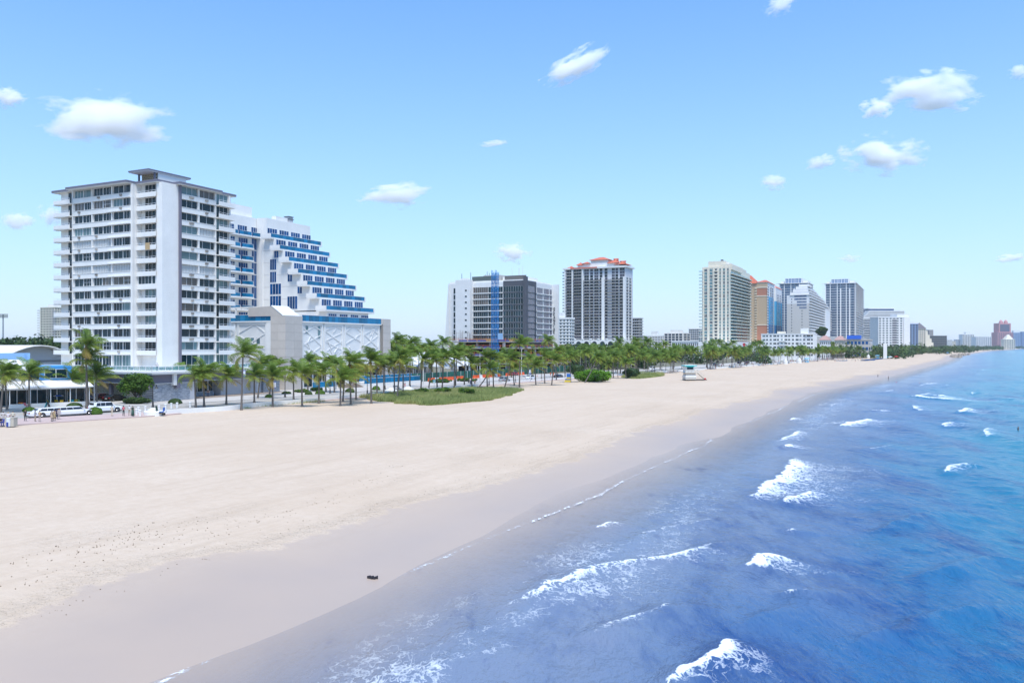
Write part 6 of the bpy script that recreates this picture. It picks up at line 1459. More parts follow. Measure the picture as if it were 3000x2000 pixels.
# far woods: masses of crowns behind and between the towers
def wood(name, label, spots, n, seed, size, cr):
    C = []; Q = []; g = random.Random(seed)
    for (px, Y, zc) in spots:
        q = on_ray(px, Y, zc); C.append(tuple(q)); a = cr * g.uniform(0.7, 1.4); Q.append((a, a, a * 0.8))
    leaf_obj(name, *leaves(n, seed, size, C, Q), darkleaf, label=label, cat='trees', kind='stuff')
g = random.Random(4)
wood('left_wood', 'dark tree line behind the restaurant at the left edge', [(g.uniform(-60, 180), g.uniform(330, 420), g.uniform(3, 13)) for _ in range(150)] + [(g.uniform(-60, 180), g.uniform(250, 330), g.uniform(1, 7)) for _ in range(60)], 16000, 4, 0.8, 3.2)
wood('town_wood', 'dark trees filling the gaps between the towers', [(g.uniform(1130, 2250), g.uniform(520, 700), g.uniform(0, 7.5)) for _ in range(260)] + [(g.uniform(1640, 1900), g.uniform(380, 470), g.uniform(2, 10)) for _ in range(90)] + [(g.uniform(900, 1330), g.uniform(420, 600), g.uniform(1, 9)) for _ in range(90)], 34000, 14, 1.0, 4.0)
sp = []
for _ in range(620):
    s = 800 * (6.2 ** g.random()); T_ = 100 + g.uniform(-28, 60) * (1 + s / 2500); p = W(s, T_ + float(off(s)) - (14 if s > 1200 else 0), 0); sp.append((1500 + FPX * p.x / p.y, p.y, g.uniform(1, 9)))
wood('shore_wood', 'green belt of trees lining the far shore', sp, 34000, 24, 1.5, 6.0)
# ================================================================ restaurant at the left edge
def restaurant():
    rb = mat('sky_blue_cladding', (0.06, 0.30, 0.62), 0.7, var=0.06, vscale=1); pb = mat('pale_blue_parapet', (0.27, 0.46, 0.68), 0.7); rw = mat('white_metal_roof', (0.72, 0.71, 0.70), 0.55, var=0.06, vscale=0.3)
    p = gp(258, 1183, 0.1); rot = R(42)                     # x axis runs to the right-back, front faces -y
    b = Bld('beach_restaurant', 'two storey beach restaurant with white roofs and blue corner at left edge', 0, 0, rot, world=p)
    Lr = 26.0
    b.box('ground_floor', darkroom, -Lr, 0, 1.8, 9, 0, 3.6)
    for i in range(8): b.win('E', 1.78, -Lr + i * 3.25 + 0.1, -Lr + (i + 1) * 3.25 - 0.1, 0.1, 3.3, n=2, glass=gdark, fw=0.12)
    for i in range(9): b.box('veranda_post', alu, -Lr + i * 3.25 - 0.07, -Lr + i * 3.25 + 0.07, -0.9, -0.76, 0, 3.15)
    b.box('veranda_beam', alu, -Lr, 0, -0.95, -0.72, 3.05, 3.22)
    mb = MB(); mb.add([(-Lr, -1.3, 3.25), (0.6, -1.3, 3.25), (0.6, 3.2, 4.35), (-Lr, 3.2, 4.35), (-Lr, -1.3, 3.45), (0.6, -1.3, 3.45), (0.6, 3.2, 4.55), (-Lr, 3.2, 4.55)], [(3, 2, 1, 0), (4, 5, 6, 7), (0, 1, 5, 4), (1, 2, 6, 5), (2, 3, 7, 6), (3, 0, 4, 7)]); mb.build('veranda_roof', rw, b.o)
    b.box('upper_floor', white2, -Lr, -7.5, 3.4, 14, 3.6, 6.5); b.box('blue_corner', rb, -7.48, -2.0, 3.3, 12, 3.6, 7.2)
    for i in range(5): b.win('E', 3.38, -Lr + i * 3.75 + 0.2, -Lr + (i + 1) * 3.75 - 0.2, 4.75, 6.3, n=1, glass=gdark, fw=0.1)
    b.win('E', 3.28, -6.6, -2.8, 4.9, 6.6, n=2, glass=gdark, fw=0.12)
    for i in range(9): b.box('cladding_board', rb, -7.47, -2.02, 3.26, 3.298, 3.95 + i * 0.36, 3.95 + i * 0.36 + 0.3) if i in (0, 1, 2, 8) else None
    mb = MB(); mb.add([(-Lr, 2.4, 6.52), (-7.0, 2.4, 6.52), (-9.5, 9.5, 8.0), (-Lr, 9.5, 8.0), (-Lr, 2.4, 6.87), (-7.0, 2.4, 6.87), (-9.5, 9.5, 8.35), (-Lr, 9.5, 8.35)], [(3, 2, 1, 0), (4, 5, 6, 7), (0, 1, 5, 4), (1, 2, 6, 5), (2, 3, 7, 6), (3, 0, 4, 7)]); mb.build('upper_roof', rw, b.o)
    b.box('parapet', pb, -Lr, -8.2, 12, 12.4, 6.8, 9.6); b.box('parapet', pb, -8.2, -7.8, 9, 12.4, 6.8, 9.6); b.box('patio_wall', white, -13.5, 1.5, -3.2, -2.9, 0, 0.7)
    sp = b.box('sign_board', white2, -Lr + 4.6, -Lr + 9.0, -1.45, -1.32, 2.7, 3.6)
    rd = mat('red_letter', (0.45, 0.02, 0.06), 0.6); gy = mat('grey_blue_letter', (0.2, 0.25, 0.4), 0.6)
    for i, ch in enumerate('CARO'): letter(b.o, ch, -Lr + 6.9 + i * 0.5, -1.46, 2.88, 0.55, rd, 0.22)
    b.box('sign_patch', gy, -Lr + 5.1, -Lr + 6.2, -1.5, -1.46, 2.85, 3.3)
    b.done()
    # white vaulted hall behind
    q = on_ray(80, 225, 0); o = Bld('vaulted_hall', 'white curved roof hall behind the beach restaurant', 0, 0, R(72), world=q)
    mb = MB(); n = 12; w_ = 14.0
    prof_ = [(-w_ + 2 * w_ * i / n, 7.0 + 4.3 * math.sin(math.pi * i / n) ** 1.0) for i in range(n + 1)]
    vs = []; fs = []
    for yy in (-5, 22):
        for x_, z_ in prof_: vs.append((x_ * (1 - 0.15 * (yy > 0)), yy, z_))
    for i in range(n): fs.append((i, i + 1, n + 1 + i + 1, n + 1 + i))
    vs2 = [(x_, y_, z_ - 0.35) for x_, y_, z_ in vs]; m0 = len(vs)
    fs += [tuple(m0 + i for i in f[::-1]) for f in fs] + [(i, m0 + i, m0 + i + 1, i + 1) for i in range(n)]
    mb.add(vs + vs2, fs); mb.build('vault_roof', rw, o.o, smooth=True)
    o.box('hall_wall', mat('pale_grey_gable', (0.52, 0.55, 0.60), 0.8), -w_ + 2, w_ - 2, -3, 20, 0, 7.2); MB().add([(-w_ + 2, -3.02, 7.2), (w_ - 2, -3.02, 7.2)] + [(x_ * 0.85, -3.02, z_ - 0.4) for x_, z_ in prof_[::-1]], [tuple(range(n + 3))]).build('gable', mat('pale_grey_gable', (0.52, 0.55, 0.60), 0.8), o.o)
restaurant()
def floodlight():
    q = on_ray(9, 420); o = thing('floodlight_mast', 'tall grey floodlight mast above the trees at left edge', 'floodlight mast', q)
    H_ = zat(921, 420); gm = mat('galvanised_steel', (0.33, 0.36, 0.40), 0.5, metal=0.4)
    MB().tube([(0, 0, 0), (0, 0, H_)], [0.45, 0.3], 8).build('mast', gm, o)
    for k in range(3): MB().box(-2.3, 2.3, -0.15, 0.15, H_ - 0.2 - k * 0.7, H_ - 0.05 - k * 0.7).build('cross_arm', gm, o)
    for k in range(3):
        for i in range(5): MB().box(-2.3 + i * 1.05, -1.6 + i * 1.05, -0.5, -0.16, H_ - 0.25 - k * 0.7, H_ + 0.2 - k * 0.7).build('lamp_head', mat('dark_grey_lamp', (0.09, 0.1, 0.11), 0.5), o)
floodlight()

# ================================================================ vehicles
tyre = mat('tyre_rubber', (0.018, 0.018, 0.018), 0.85); rim = mat('alloy_rim', (0.45, 0.45, 0.46), 0.3, metal=0.8); carglass = mat('car_window', (0.012, 0.016, 0.02), 0.05, spec=0.6)
redl = mat('tail_lamp', (0.35, 0.01, 0.012), 0.25); clearl = mat('head_lamp', (0.6, 0.62, 0.62), 0.1); plas = mat('black_plastic', (0.025, 0.025, 0.027), 0.6)
def loft(mb, rings):
    n = len(rings[0]); b = len(mb.v)
    for r_ in rings: mb.v.extend(r_)
    for i in range(len(rings) - 1):
        for k in range(n): mb.f.append((b + i * n + k, b + i * n + (k + 1) % n, b + (i + 1) * n + (k + 1) % n, b + (i + 1) * n + k)); mb.m.append(0)
    mb.f.append(tuple(b + k for k in range(n))[::-1]); mb.m.append(0); mb.f.append(tuple(b + (len(rings) - 1) * n + k for k in range(n))); mb.m.append(0)
def car(name, label, loc, rot, paint, L_=4.7, Wd=1.85, H_=1.7, hood=0.24, tail=0.06, belt=1.02, wb=2.8, wr=0.36, suv=True, group=None, ws=0.16, nwin=3, z=0.0):
    """x forward; hood/tail are the fractions of length in front of / behind the cabin"""
    o = thing(name, label, 'car', (loc[0], loc[1], z), rot, group)
    hw = Wd / 2; zb = 0.24
    def ring(x, w, z0, z1):
        return [(x, -w * 0.86, z0), (x, -w, z0 + 0.14), (x, -w, z0 + (z1 - z0) * 0.72), (x, -w * 0.90, z1), (x, w * 0.90, z1), (x, w, z0 + (z1 - z0) * 0.72), (x, w, z0 + 0.14), (x, w * 0.86, z0)]
    xr, xf = -L_ / 2, L_ / 2; xc0 = xr + tail * L_; xc1 = xf - hood * L_
    mb = MB(); hz = belt - (0.04 if suv else 0.10)
    loft(mb, [ring(xr, hw * 0.86, zb + 0.14, belt - 0.1), ring(xr + 0.12, hw * 0.96, zb + 0.04, belt - 0.01), ring(xr + 0.5, hw, zb, belt), ring(xc1, hw, zb, belt), ring(xf - 0.75, hw, zb, hz - 0.03), ring(xf - 0.2, hw * 0.95, zb + 0.03, hz - 0.13), ring(xf, hw * 0.82, zb + 0.12, hz - 0.3)])
    mb.build('body', paint, o, smooth=False)
    # cabin
    rl = H_; ct = hw * 0.76; cb = hw * 0.93
    xrr = xc0 + (0.25 if suv else 0.55) ; xff = xc1 - ws * 4.2
    mb = MB()
    def cring(x, z1, f): w1 = cb + (ct - cb) * f; return [(x, -cb, belt - 0.02), (x, -w1, z1 - 0.05 * f), (x, -w1 * 0.88, z1), (x, w1 * 0.88, z1), (x, w1, z1 - 0.05 * f), (x, cb, belt - 0.02)]
    loft(mb, [cring(xc0, belt + 0.02, 0.03), cring(xrr, rl - 0.05, 0.96), cring((xrr + xff) / 2, rl, 1), cring(xff, rl - 0.04, 0.97), cring(xc1 + 0.05, belt + 0.02, 0.03)])
    mb.build('cabin', paint, o)
    # glass: side windows, screens
    z0g, z1g = belt + 0.05, rl - 0.13
    def yat(z_): return cb + (ct - cb) * (z_ - belt) / (rl - belt)
    xs = [xc0 + 0.42 * (1 if suv else 1.0)] + [xrr + 0.15 + (xff - 0.1 - xrr - 0.15) * i / nwin for i in range(1, nwin)] + [xc1 - 0.25]
    for sd in (-1, 1):
        for i in range(nwin):
            a0, a1 = xs[i] + 0.03, xs[i + 1] - 0.03
            t0, t1 = (a0 + (xrr - xc0) * 0.75 if i == 0 else a0), (xff + 0.12 if i == nwin - 1 else a1)
            yb, yt = sd * (yat(z0g) + 0.012), sd * (yat(z1g) + 0.012); e = sd * -0.02
            mb = MB().add([(a0, yb, z0g), (a1, yb, z0g), (t1, yt, z1g), (t0, yt, z1g), (a0, yb + e, z0g), (a1, yb + e, z0g), (t1, yt + e, z1g), (t0, yt + e, z1g)], [(0, 1, 2, 3), (7, 6, 5, 4), (0, 4, 5, 1), (1, 5, 6, 2), (2, 6, 7, 3), (3, 7, 4, 0)]); mb.build('side_window', carglass, o)
    for nm, xa, xb in (('windscreen', xc1 + 0.03, xff + 0.04), ('rear_window', xc0 + 0.05, xrr - 0.03)):
        dx = 0.025 if nm == 'windscreen' else -0.025; za, zb_ = belt + 0.1, rl - 0.13; f = (za - belt) / (rl - belt); f2 = (zb_ - belt) / (rl - belt)
        x_a, x_b = xa + (xb - xa) * f + dx, xa + (xb - xa) * f2 + dx
        mb = MB().add([(x_a, -cb * 0.86, za), (x_a, cb * 0.86, za), (x_b, ct * 0.86, zb_), (x_b, -ct * 0.86, zb_), (x_a - dx * 1.5, -cb * 0.86, za), (x_a - dx * 1.5, cb * 0.86, za), (x_b - dx * 1.5, ct * 0.86, zb_), (x_b - dx * 1.5, -ct * 0.86, zb_)], [(0, 1, 2, 3), (7, 6, 5, 4), (0, 4, 5, 1), (1, 5, 6, 2), (2, 6, 7, 3), (3, 7, 4, 0)]); mb.build(nm, carglass, o)
    k = ('wheel', round(wr, 2))
    if k not in CM:
        CM[k] = MB().lathe([(wr * 0.62, -0.11), (wr * 0.95, -0.11), (wr, -0.06), (wr, 0.06), (wr * 0.95, 0.11), (wr * 0.62, 0.11)], 18).mesh('tyre', tyre, False)
        mb = MB().lathe([(wr * 0.6, -0.10), (wr * 0.62, 0.115), (wr * 0.5, 0.085)], 16)
        for i in range(5): a = i * 1.2566; mb.tube([(0, 0, 0.10), (wr * 0.55 * math.cos(a), wr * 0.55 * math.sin(a), 0.105)], 0.035, 4)
        CM[k + ('r',)] = mb.mesh('rim', rim)
        CM[k + ('a',)] = MB().lathe([(wr * 1.16, -0.02), (wr * 1.16, 0.02), (0.01, 0.021)], 18).mesh('wheel_arch', plas)
    fo = (xf - hood * 0.55 * L_ - wb * 0.0); x_f = min(xf - 0.88, xf - 0.2 * L_ * (4.7 / L_)); x_r = x_f - wb
    for x_ in (x_f, x_r):
        for sd in (-1, 1):
            ar = link('wheel_arch', CM[k + ('a',)], o, (x_, sd * (hw + 0.0), wr)); ar.rotation_euler = (-R(90) * sd, 0, 0)
            w_ = link('wheel', CM[k], o, (x_, sd * (hw - 0.075), wr)); w_.rotation_euler = (-R(90) * sd, 0, 0)
            link('rim', CM[k + ('r',)], w_)
    for sd in (-1, 1):
        MB().box(xr - 0.02, xr + 0.16, sd * hw * 0.62, sd * hw * 0.93, belt - 0.30, belt - 0.10).build('tail_lamp', redl, o); MB().box(xf - 0.30, xf - 0.03, sd * hw * 0.55, sd * hw * 0.88, hz - 0.34, hz - 0.2).build('head_lamp', clearl, o)
        MB().box(xc1 - 0.35, xc1 - 0.15, sd * (hw + 0.02), sd * (hw + 0.2), belt + 0.02, belt + 0.16).build('door_mirror', paint, o)
    MB().box(xf - 0.08, xf + 0.015, -hw * 0.45, hw * 0.45, hz - 0.5, hz - 0.3).build('grille', plas, o); MB().box(xr - 0.03, xr + 0.05, -0.26, 0.26, belt - 0.42, belt - 0.28).build('number_plate', alu, o)
    MB().box(xr + 0.02, xf - 0.1, -hw * 0.9, hw * 0.9, 0.17, 0.26).build('sill', plas, o)
    if suv:
        for sd in (-1, 1): MB().box(xrr + 0.1, xff - 0.1, sd * ct * 0.8 - 0.02, sd * ct * 0.8 + 0.02, H_ + 0.0, H_ + 0.05).build('roof_rail', plas, o)
    return o
pw = mat('white_car_paint', (0.74, 0.75, 0.76), 0.25, coat=0.6); pk = mat('black_car_paint', (0.012, 0.013, 0.014), 0.2, coat=0.8); pm = mat('maroon_car_paint', (0.07, 0.012, 0.018), 0.25, coat=0.8); ps = mat('silver_car_paint', (0.42, 0.41, 0.39), 0.3, metal=0.5, coat=0.5); pg = mat('dark_grey_car_paint', (0.05, 0.055, 0.065), 0.25, coat=0.7); pr = mat('red_car_paint', (0.30, 0.015, 0.02), 0.25, coat=0.7)
p0, p1 = gp(110, 1224), gp(247, 1215.7); hd = math.atan2(p1.y - p0.y, p1.x - p0.x); mid_ = (p0 + p1) / 2
nv = Vector((-math.sin(hd), math.cos(hd), 0))
car('limousine', 'long white stretch limousine parked behind the guests', mid_ + nv * 0.85 + Vector((math.cos(hd), math.sin(hd), 0)) * 0.25, hd, pw, 9.7, 1.95, 1.50, 0.155, 0.10, 0.98, 6.9, 0.38, False, ws=0.2, nwin=6)
q = gp(315, 1208); car('sport_utility', 'white sport utility car ahead of the limousine', q + nv * 0.9, hd + R(2), pw, 5.0, 1.95, 1.80, 0.25, 0.04, 1.10, 2.95, 0.40, True)
for i, (px, py, pa, lb, H_, sv) in enumerate(((258, 1178, pk, 'black four wheel drive parked nosed in beside the palm trunks', 1.85, True), (297, 1179, pm, 'dark maroon car parked between the two black ones', 1.5, False), (337, 1181, pk, 'black saloon parked nosed in before the breeze block wall', 1.48, False))):
    car('parked_car', lb, gp(px, py - 6), ROT + R(8), pa, 4.6, 1.85, H_, 0.24, 0.06 if sv else 0.12, 1.0, 2.75, 0.35, sv, 'cars parked at the apartment block')
def kerbcar(nm, lb, px, py, pa, dirn, H_=1.75, sv=True, L_=4.7, **k): car(nm, lb, gp(px, py), ROT + (0 if dirn > 0 else math.pi) + k.pop('dr', 0), pa, L_, 1.88, H_, 0.25, 0.05 if sv else 0.12, 1.05, 2.8, 0.37, sv, 'cars on the beach road', **k)
kerbcar('road_car', 'silver boxy four wheel drive on the road past the grassy dune', 1478, 1120, ps, 1, 1.85)
kerbcar('road_car', 'white sport utility car farther along the road near the traffic cones', 1555, 1113, pw, 1, 1.75)
kerbcar('road_car', 'dark grey saloon on the road left of the bright green mound', 1636, 1108, pg, 1, 1.45, False)
kerbcar('road_car', 'white car half hidden behind the palms at the planted island', 1330, 1104, pw, -1, 1.6)
kerbcar('road_car', 'red car beside the orange barriers', 1505, 1101, pr, -1, 1.5, False)
kerbcar('road_car', 'dark blue car behind the planted island', 1420, 1102, mat('navy_car_paint', (0.02, 0.03, 0.09), 0.25, coat=0.7), -1, 1.45, False)
kerbcar('road_car', 'white van among the palm trunks left of the lifeguard tower', 1912, 1086, pw, 1, 2.1, True, 5.2)
kerbcar('road_car', 'dark green four wheel drive behind the palms right of the lifeguard tower', 2095, 1072, pg, 1, 1.9)
kerbcar('road_car', 'maroon car in the traffic before the palms, left of two', 2165, 1066, pm, -1, 1.6); kerbcar('road_car', 'maroon car in the traffic before the palms, right of two', 2190, 1065, pm, -1, 1.6)

# ================================================================ people
SK = {'tan': (0.36, 0.20, 0.13), 'brown': (0.12, 0.065, 0.042), 'light': (0.50, 0.31, 0.23)}
_pm = {}
def pmesh(pose):
    """one continuous skinned body; returns mesh with material slots skin, hair, top, bottom, shoes"""
    if pose in _pm: return _pm[pose]
    J = {'pel': (0, 0, 0.93), 'wai': (0, 0.01, 1.08), 'che': (0, 0, 1.30), 'nec': (0, 0.01, 1.47), 'hea': (0, -0.015, 1.56), 'top': (0, 0.0, 1.70)}
    if pose == 'sit': J = {k: (x, y, z - 0.42) for k, (x, y, z) in J.items()}
    E = [('pel', 'wai'), ('wai', 'che'), ('che', 'nec'), ('nec', 'hea'), ('hea', 'top')]
    Rr = {'pel': (0.15, 0.11), 'wai': (0.135, 0.10), 'che': (0.17, 0.115), 'nec': (0.055, 0.055), 'hea': (0.085, 0.10), 'top': (0.075, 0.085)}
    for sd, s in (('l', 1), ('r', -1)):
        dz = -0.42 if pose == 'sit' else 0.0; st_ = 0.16 * s if pose == 'walk' else 0.0
        J['hip' + sd] = (0.09 * s, 0, 0.90 + dz)
        if pose == 'sit': J['kne' + sd] = (0.11 * s, -0.44, 0.50); J['ank' + sd] = (0.12 * s, -0.46, 0.09); J['toe' + sd] = (0.12 * s, -0.62, 0.04)
        else: J['kne' + sd] = (0.10 * s, -0.03 - st_ * 0.9, 0.49); J['ank' + sd] = (0.11 * s, -st_ * 1.6 + (0.03), 0.09); J['toe' + sd] = (0.12 * s, -0.13 - st_ * 1.6, 0.035)
        J['sho' + sd] = (0.19 * s, 0, 1.40 + dz)
        if pose == 'fold' or pose == 'sit': J['elb' + sd] = (0.26 * s, -0.04, 1.12 + dz); J['wri' + sd] = (0.10 * s, -0.24, 1.10 + dz); J['han' + sd] = (0.03 * s, -0.28, 1.13 + dz)
        elif pose == 'hold' and s > 0: J['elb' + sd] = (0.27 * s, -0.02, 1.13); J['wri' + sd] = (0.2 * s, -0.26, 1.24); J['han' + sd] = (0.16 * s, -0.32, 1.30)
        else: J['elb' + sd] = (0.25 * s, 0.03 + st_ * 0.4, 1.12 + dz); J['wri' + sd] = (0.26 * s, -0.04 + st_ * 0.8, 0.88 + dz); J['han' + sd] = (0.255 * s, -0.06 + st_ * 0.9, 0.79 + dz)
        E += [('pel', 'hip' + sd), ('hip' + sd, 'kne' + sd), ('kne' + sd, 'ank' + sd), ('ank' + sd, 'toe' + sd), ('che', 'sho' + sd), ('sho' + sd, 'elb' + sd), ('elb' + sd, 'wri' + sd), ('wri' + sd, 'han' + sd)]
        for k, v in (('hip', .085), ('kne', .062), ('ank', .045), ('toe', .04), ('sho', .062), ('elb', .045), ('wri', .032), ('han', .036)): Rr[k + sd] = (v, v)
    names = list(J); me = bpy.data.meshes.new('skeleton'); me.from_pydata([J[n] for n in names], [(names.index(a), names.index(b)) for a, b in E], [])
    ob = bpy.data.objects.new('skeleton', me); COL.objects.link(ob); md = ob.modifiers.new('Skin', 'SKIN'); md.use_smooth_shade = True
    for i, n in enumerate(names): sv = me.skin_vertices[0].data[i]; sv.radius = Rr[n]; sv.use_root = n == 'pel'
    sb = ob.modifiers.new('Sub', 'SUBSURF'); sb.levels = 1; sb.render_levels = 1
    dg = bpy.context.evaluated_depsgraph_get(); dg.update(); out_ = bpy.data.meshes.new_from_object(ob.evaluated_get(dg)); out_.name = 'person'
    bpy.data.objects.remove(ob); dz = -0.42 if pose == 'sit' else 0
    mi = []
    for p in out_.polygons:
        c = p.center; x, y, z = c.x, c.y, c.z - dz
        if z > 1.63 or (z > 1.53 and y > 0.03): k = 1
        elif z > 1.45: k = 0
        elif pose == 'sit' and y < -0.5 and c.z < 0.12: k = 4
        elif c.z < 0.085 and pose != 'sit': k = 4
        elif abs(x) > 0.205 and z < 1.24 or (y < -0.12 and z > 1.0 and z < 1.35): k = 0
        elif z > 0.98: k = 2
        else: k = 3
        mi.append(k)
    out_.materials.clear()
    for _ in range(5): out_.materials.append(None)
    out_.polygons.foreach_set('material_index', mi); out_.polygons.foreach_set('use_smooth', [True] * len(mi)); _pm[pose] = out_; return out_
def cloth(c): return mat('cloth_%02d%02d%02d' % tuple(int(v * 99) for v in c), c, 0.85)
def person(label, loc, face, pose='stand', skin='brown', hair=(0.02, 0.015, 0.012), top=(0.5, 0.5, 0.5), bottom=(0.05, 0.05, 0.06), shoes=(0.05, 0.04, 0.04), h=1.72, dress=None, group=None, z=0.04, bare=False):
    me = pmesh(pose).copy()
    for i, m_ in enumerate((mat('skin_' + skin, SK[skin], 0.6), cloth(hair), cloth(top), cloth(bottom), cloth(shoes))): me.materials[i] = m_
    o = link('person', me, None, (loc[0], loc[1], z), face, label, 'person', group); sc_ = h / 1.77; o.scale = (sc_,) * 3
    if dress:
        mb = MB().lathe([(0.14, 1.06), (0.17, 1.0), (0.20, 0.9), (0.24, 0.6), (0.27, dress[1])], 12); mb.build('dress', cloth(dress[0]), o, smooth=True)
    return o
blk = (0.015, 0.015, 0.018); wht = (0.62, 0.61, 0.60); khk = (0.36, 0.29, 0.21); nav = (0.02, 0.03, 0.08); red_ = (0.45, 0.02, 0.025); pkp = (0.55, 0.13, 0.16)
F0 = lambda d: R(d)                                          # 0 faces the camera
PP = [
 ((74, 1233), 20, 'hold', 'tan', dict(top=blk, bottom=blk, hair=(0.10, 0.05, 0.02), label='person in black shirt and trousers behind the limousine')),
 ((103, 1234), 150, 'fold', 'brown', dict(top=(0.30, 0.30, 0.32), bottom=khk, label='person in grey shirt and tan trousers by the limousine boot')),
 ((116, 1235), 170, 'fold', 'tan', dict(top=(0.50, 0.36, 0.20), bottom=(0.42, 0.35, 0.30), label='person in orange and beige outfit at the limousine rear wheel')),
 ((152, 1234), 160, 'stand', 'brown', dict(top=khk, bottom=khk, dress=((0.36, 0.27, 0.19), 0.55), label='person in belted tan coat before the middle of the limousine')),
 ((159, 1232), 200, 'stand', 'brown', dict(top=(0.40, 0.28, 0.16), bottom=(0.40, 0.28, 0.16), dress=((0.33, 0.25, 0.13), 0.4), label='person in patterned brown dress close beside the tan coat')),
 ((166, 1227), 180, 'stand', 'brown', dict(top=nav, bottom=nav, label='person in navy suit beside the limousine door')),
 ((173, 1228), 190, 'stand', 'tan', dict(top=(0.42, 0.36, 0.32), bottom=(0.42, 0.36, 0.32), hair=(0.25, 0.12, 0.05), label='person in pale beige suit next to the navy suit')),
 ((328, 1218), 170, 'hold', 'brown', dict(top=(0.60, 0.50, 0.36), bottom=(0.60, 0.50, 0.36), label='person in cream outfit beside the white sport utility car')),
 ((362, 1218), 175, 'fold', 'brown', dict(top=pkp, bottom=blk, label='person in pink shirt and black trousers left of the bollards')),
 ((379, 1217), 190, 'fold', 'light', dict(top=wht, bottom=khk, label='person in white shirt and khaki shorts next to the pink shirt')),
 ((389, 1219), 160, 'stand', 'tan', dict(top=(0.03, 0.06, 0.05), bottom=(0.03, 0.06, 0.05), dress=((0.04, 0.09, 0.07), 0.12), label='person in long dark green patterned dress by the bollards')),
 ((24, 1240), 200, 'stand', 'light', dict(top=(0.65, 0.6, 0.6), bottom=red_, hair=(0.55, 0.40, 0.18), label='fair haired person in red trousers at the left edge')),
 ((38, 1237), 30, 'stand', 'tan', dict(top=(0.62, 0.58, 0.45), bottom=(0.05, 0.04, 0.04), label='person in cream top with a dark bag near the left edge')),
 ((10, 1238), 20, 'fold', 'brown', dict(top=(0.6, 0.55, 0.52), bottom=(0.5, 0.45, 0.4), label='person in white top leaning at the far left edge')),
 ((29, 1243), 0, 'sit', 'tan', dict(top=(0.3, 0.28, 0.32), bottom=blk, label='person in grey shirt seated behind the concrete bin')),
 ((2, 1247), 60, 'sit', 'light', dict(top=blk, bottom=(0.04, 0.06, 0.2), hair=(0.3, 0.22, 0.12), label='person in black vest seated at the left edge')),
 ((254, 1195), 100, 'stand', 'tan', dict(top=blk, bottom=blk, label='person in black standing behind the palm trunk cluster')),
 ((264, 1193), 30, 'sit', 'tan', dict(top=wht, bottom=blk, label='person in white top sitting beside the palm trunk cluster')),
 ((610, 1163), 10, 'fold', 'light', dict(top=blk, bottom=nav, label='person in black tee before the apartment lobby windows')),
 ((1186, 1134), 200, 'walk', 'tan', dict(top=wht, bottom=red_, label='person in white top and red shorts walking behind the palms')),
 ((1379, 1131), 180, 'walk', 'tan', dict(top=(0.05, 0.10, 0.25), bottom=(0.05, 0.08, 0.18), label='person in blue walking on the promenade past the dune')),
 ((1391, 1130), 180, 'walk', 'tan', dict(top=(0.35, 0.2, 0.12), bottom=(0.3, 0.18, 0.12), label='person in brown walking beside the one in blue')),
 ((1378, 1123), 0, 'walk', 'light', dict(top=wht, bottom=wht, label='person in white on the promenade behind the one in blue')),
 ((1730, 1090), 0, 'stand', 'tan', dict(top=blk, bottom=(0.3, 0.15, 0.1), label='person in black standing behind the bright green mound')),
 ((1810, 1109), 60, 'walk', 'tan', dict(top=(0.12, 0.12, 0.12), bottom=(0.15, 0.12, 0.1), label='person stepping down to the sand right of the bright mound')),
 ((2277, 1070), 180, 'walk', 'tan', dict(top=(0.3, 0.35, 0.5), bottom=(0.03, 0.04, 0.12), label='lone person in blue on the sand before the far palms')),
]
for (px, py), fc, pose, sk, kw in PP:
    q = gp(px, py, 0.04); lb = kw.pop('label'); person(lb, q, R(fc), pose, sk, **kw)
# seated ones need a seat: folding chairs
def chair(label, loc, rot, col, group=None, w=0.5, z=0.04):
    o = thing('patio_chair', label, 'chair', (loc[0], loc[1], z), rot, group); m_ = cloth(col)
    k = ('chair', col, round(w, 2))
    if k not in CM:
        CM[k] = (MB().box(-w / 2, w / 2, -0.25, 0.25, 0.40, 0.45).mesh('seat', m_), MB().add([(-w / 2, 0.22, 0.45), (w / 2, 0.22, 0.45), (w / 2, 0.36, 0.92), (-w / 2, 0.36, 0.92), (-w / 2, 0.26, 0.45), (w / 2, 0.26, 0.45), (w / 2, 0.40, 0.92), (-w / 2, 0.40, 0.92)], [(0, 1, 2, 3), (7, 6, 5, 4), (0, 4, 5, 1), (1, 5, 6, 2), (2, 6, 7, 3), (3, 7, 4, 0)]).mesh('backrest', m_), MB().box(-0.02, 0.02, -0.02, 0.02, 0, 0.40).mesh('leg', m_))
    link('seat', CM[k][0], o); link('backrest', CM[k][1], o)
    for x_ in (-w / 2 + 0.04, w / 2 - 0.04):
        for y_ in (-0.21, 0.21): link('leg', CM[k][2], o, (x_, y_, 0))
    return o
for (px, py, lb, c_) in ((29, 1243, 'folding chair behind the concrete bin', blk), (2, 1247, 'blue folding chair cut by the left edge', (0.03, 0.05, 0.25)), (264, 1193, 'dark chair beside the palm trunk cluster', blk)): chair(lb, gp(px, py, 0.04) + Vector((0, 0.15, 0)), R(0), c_)
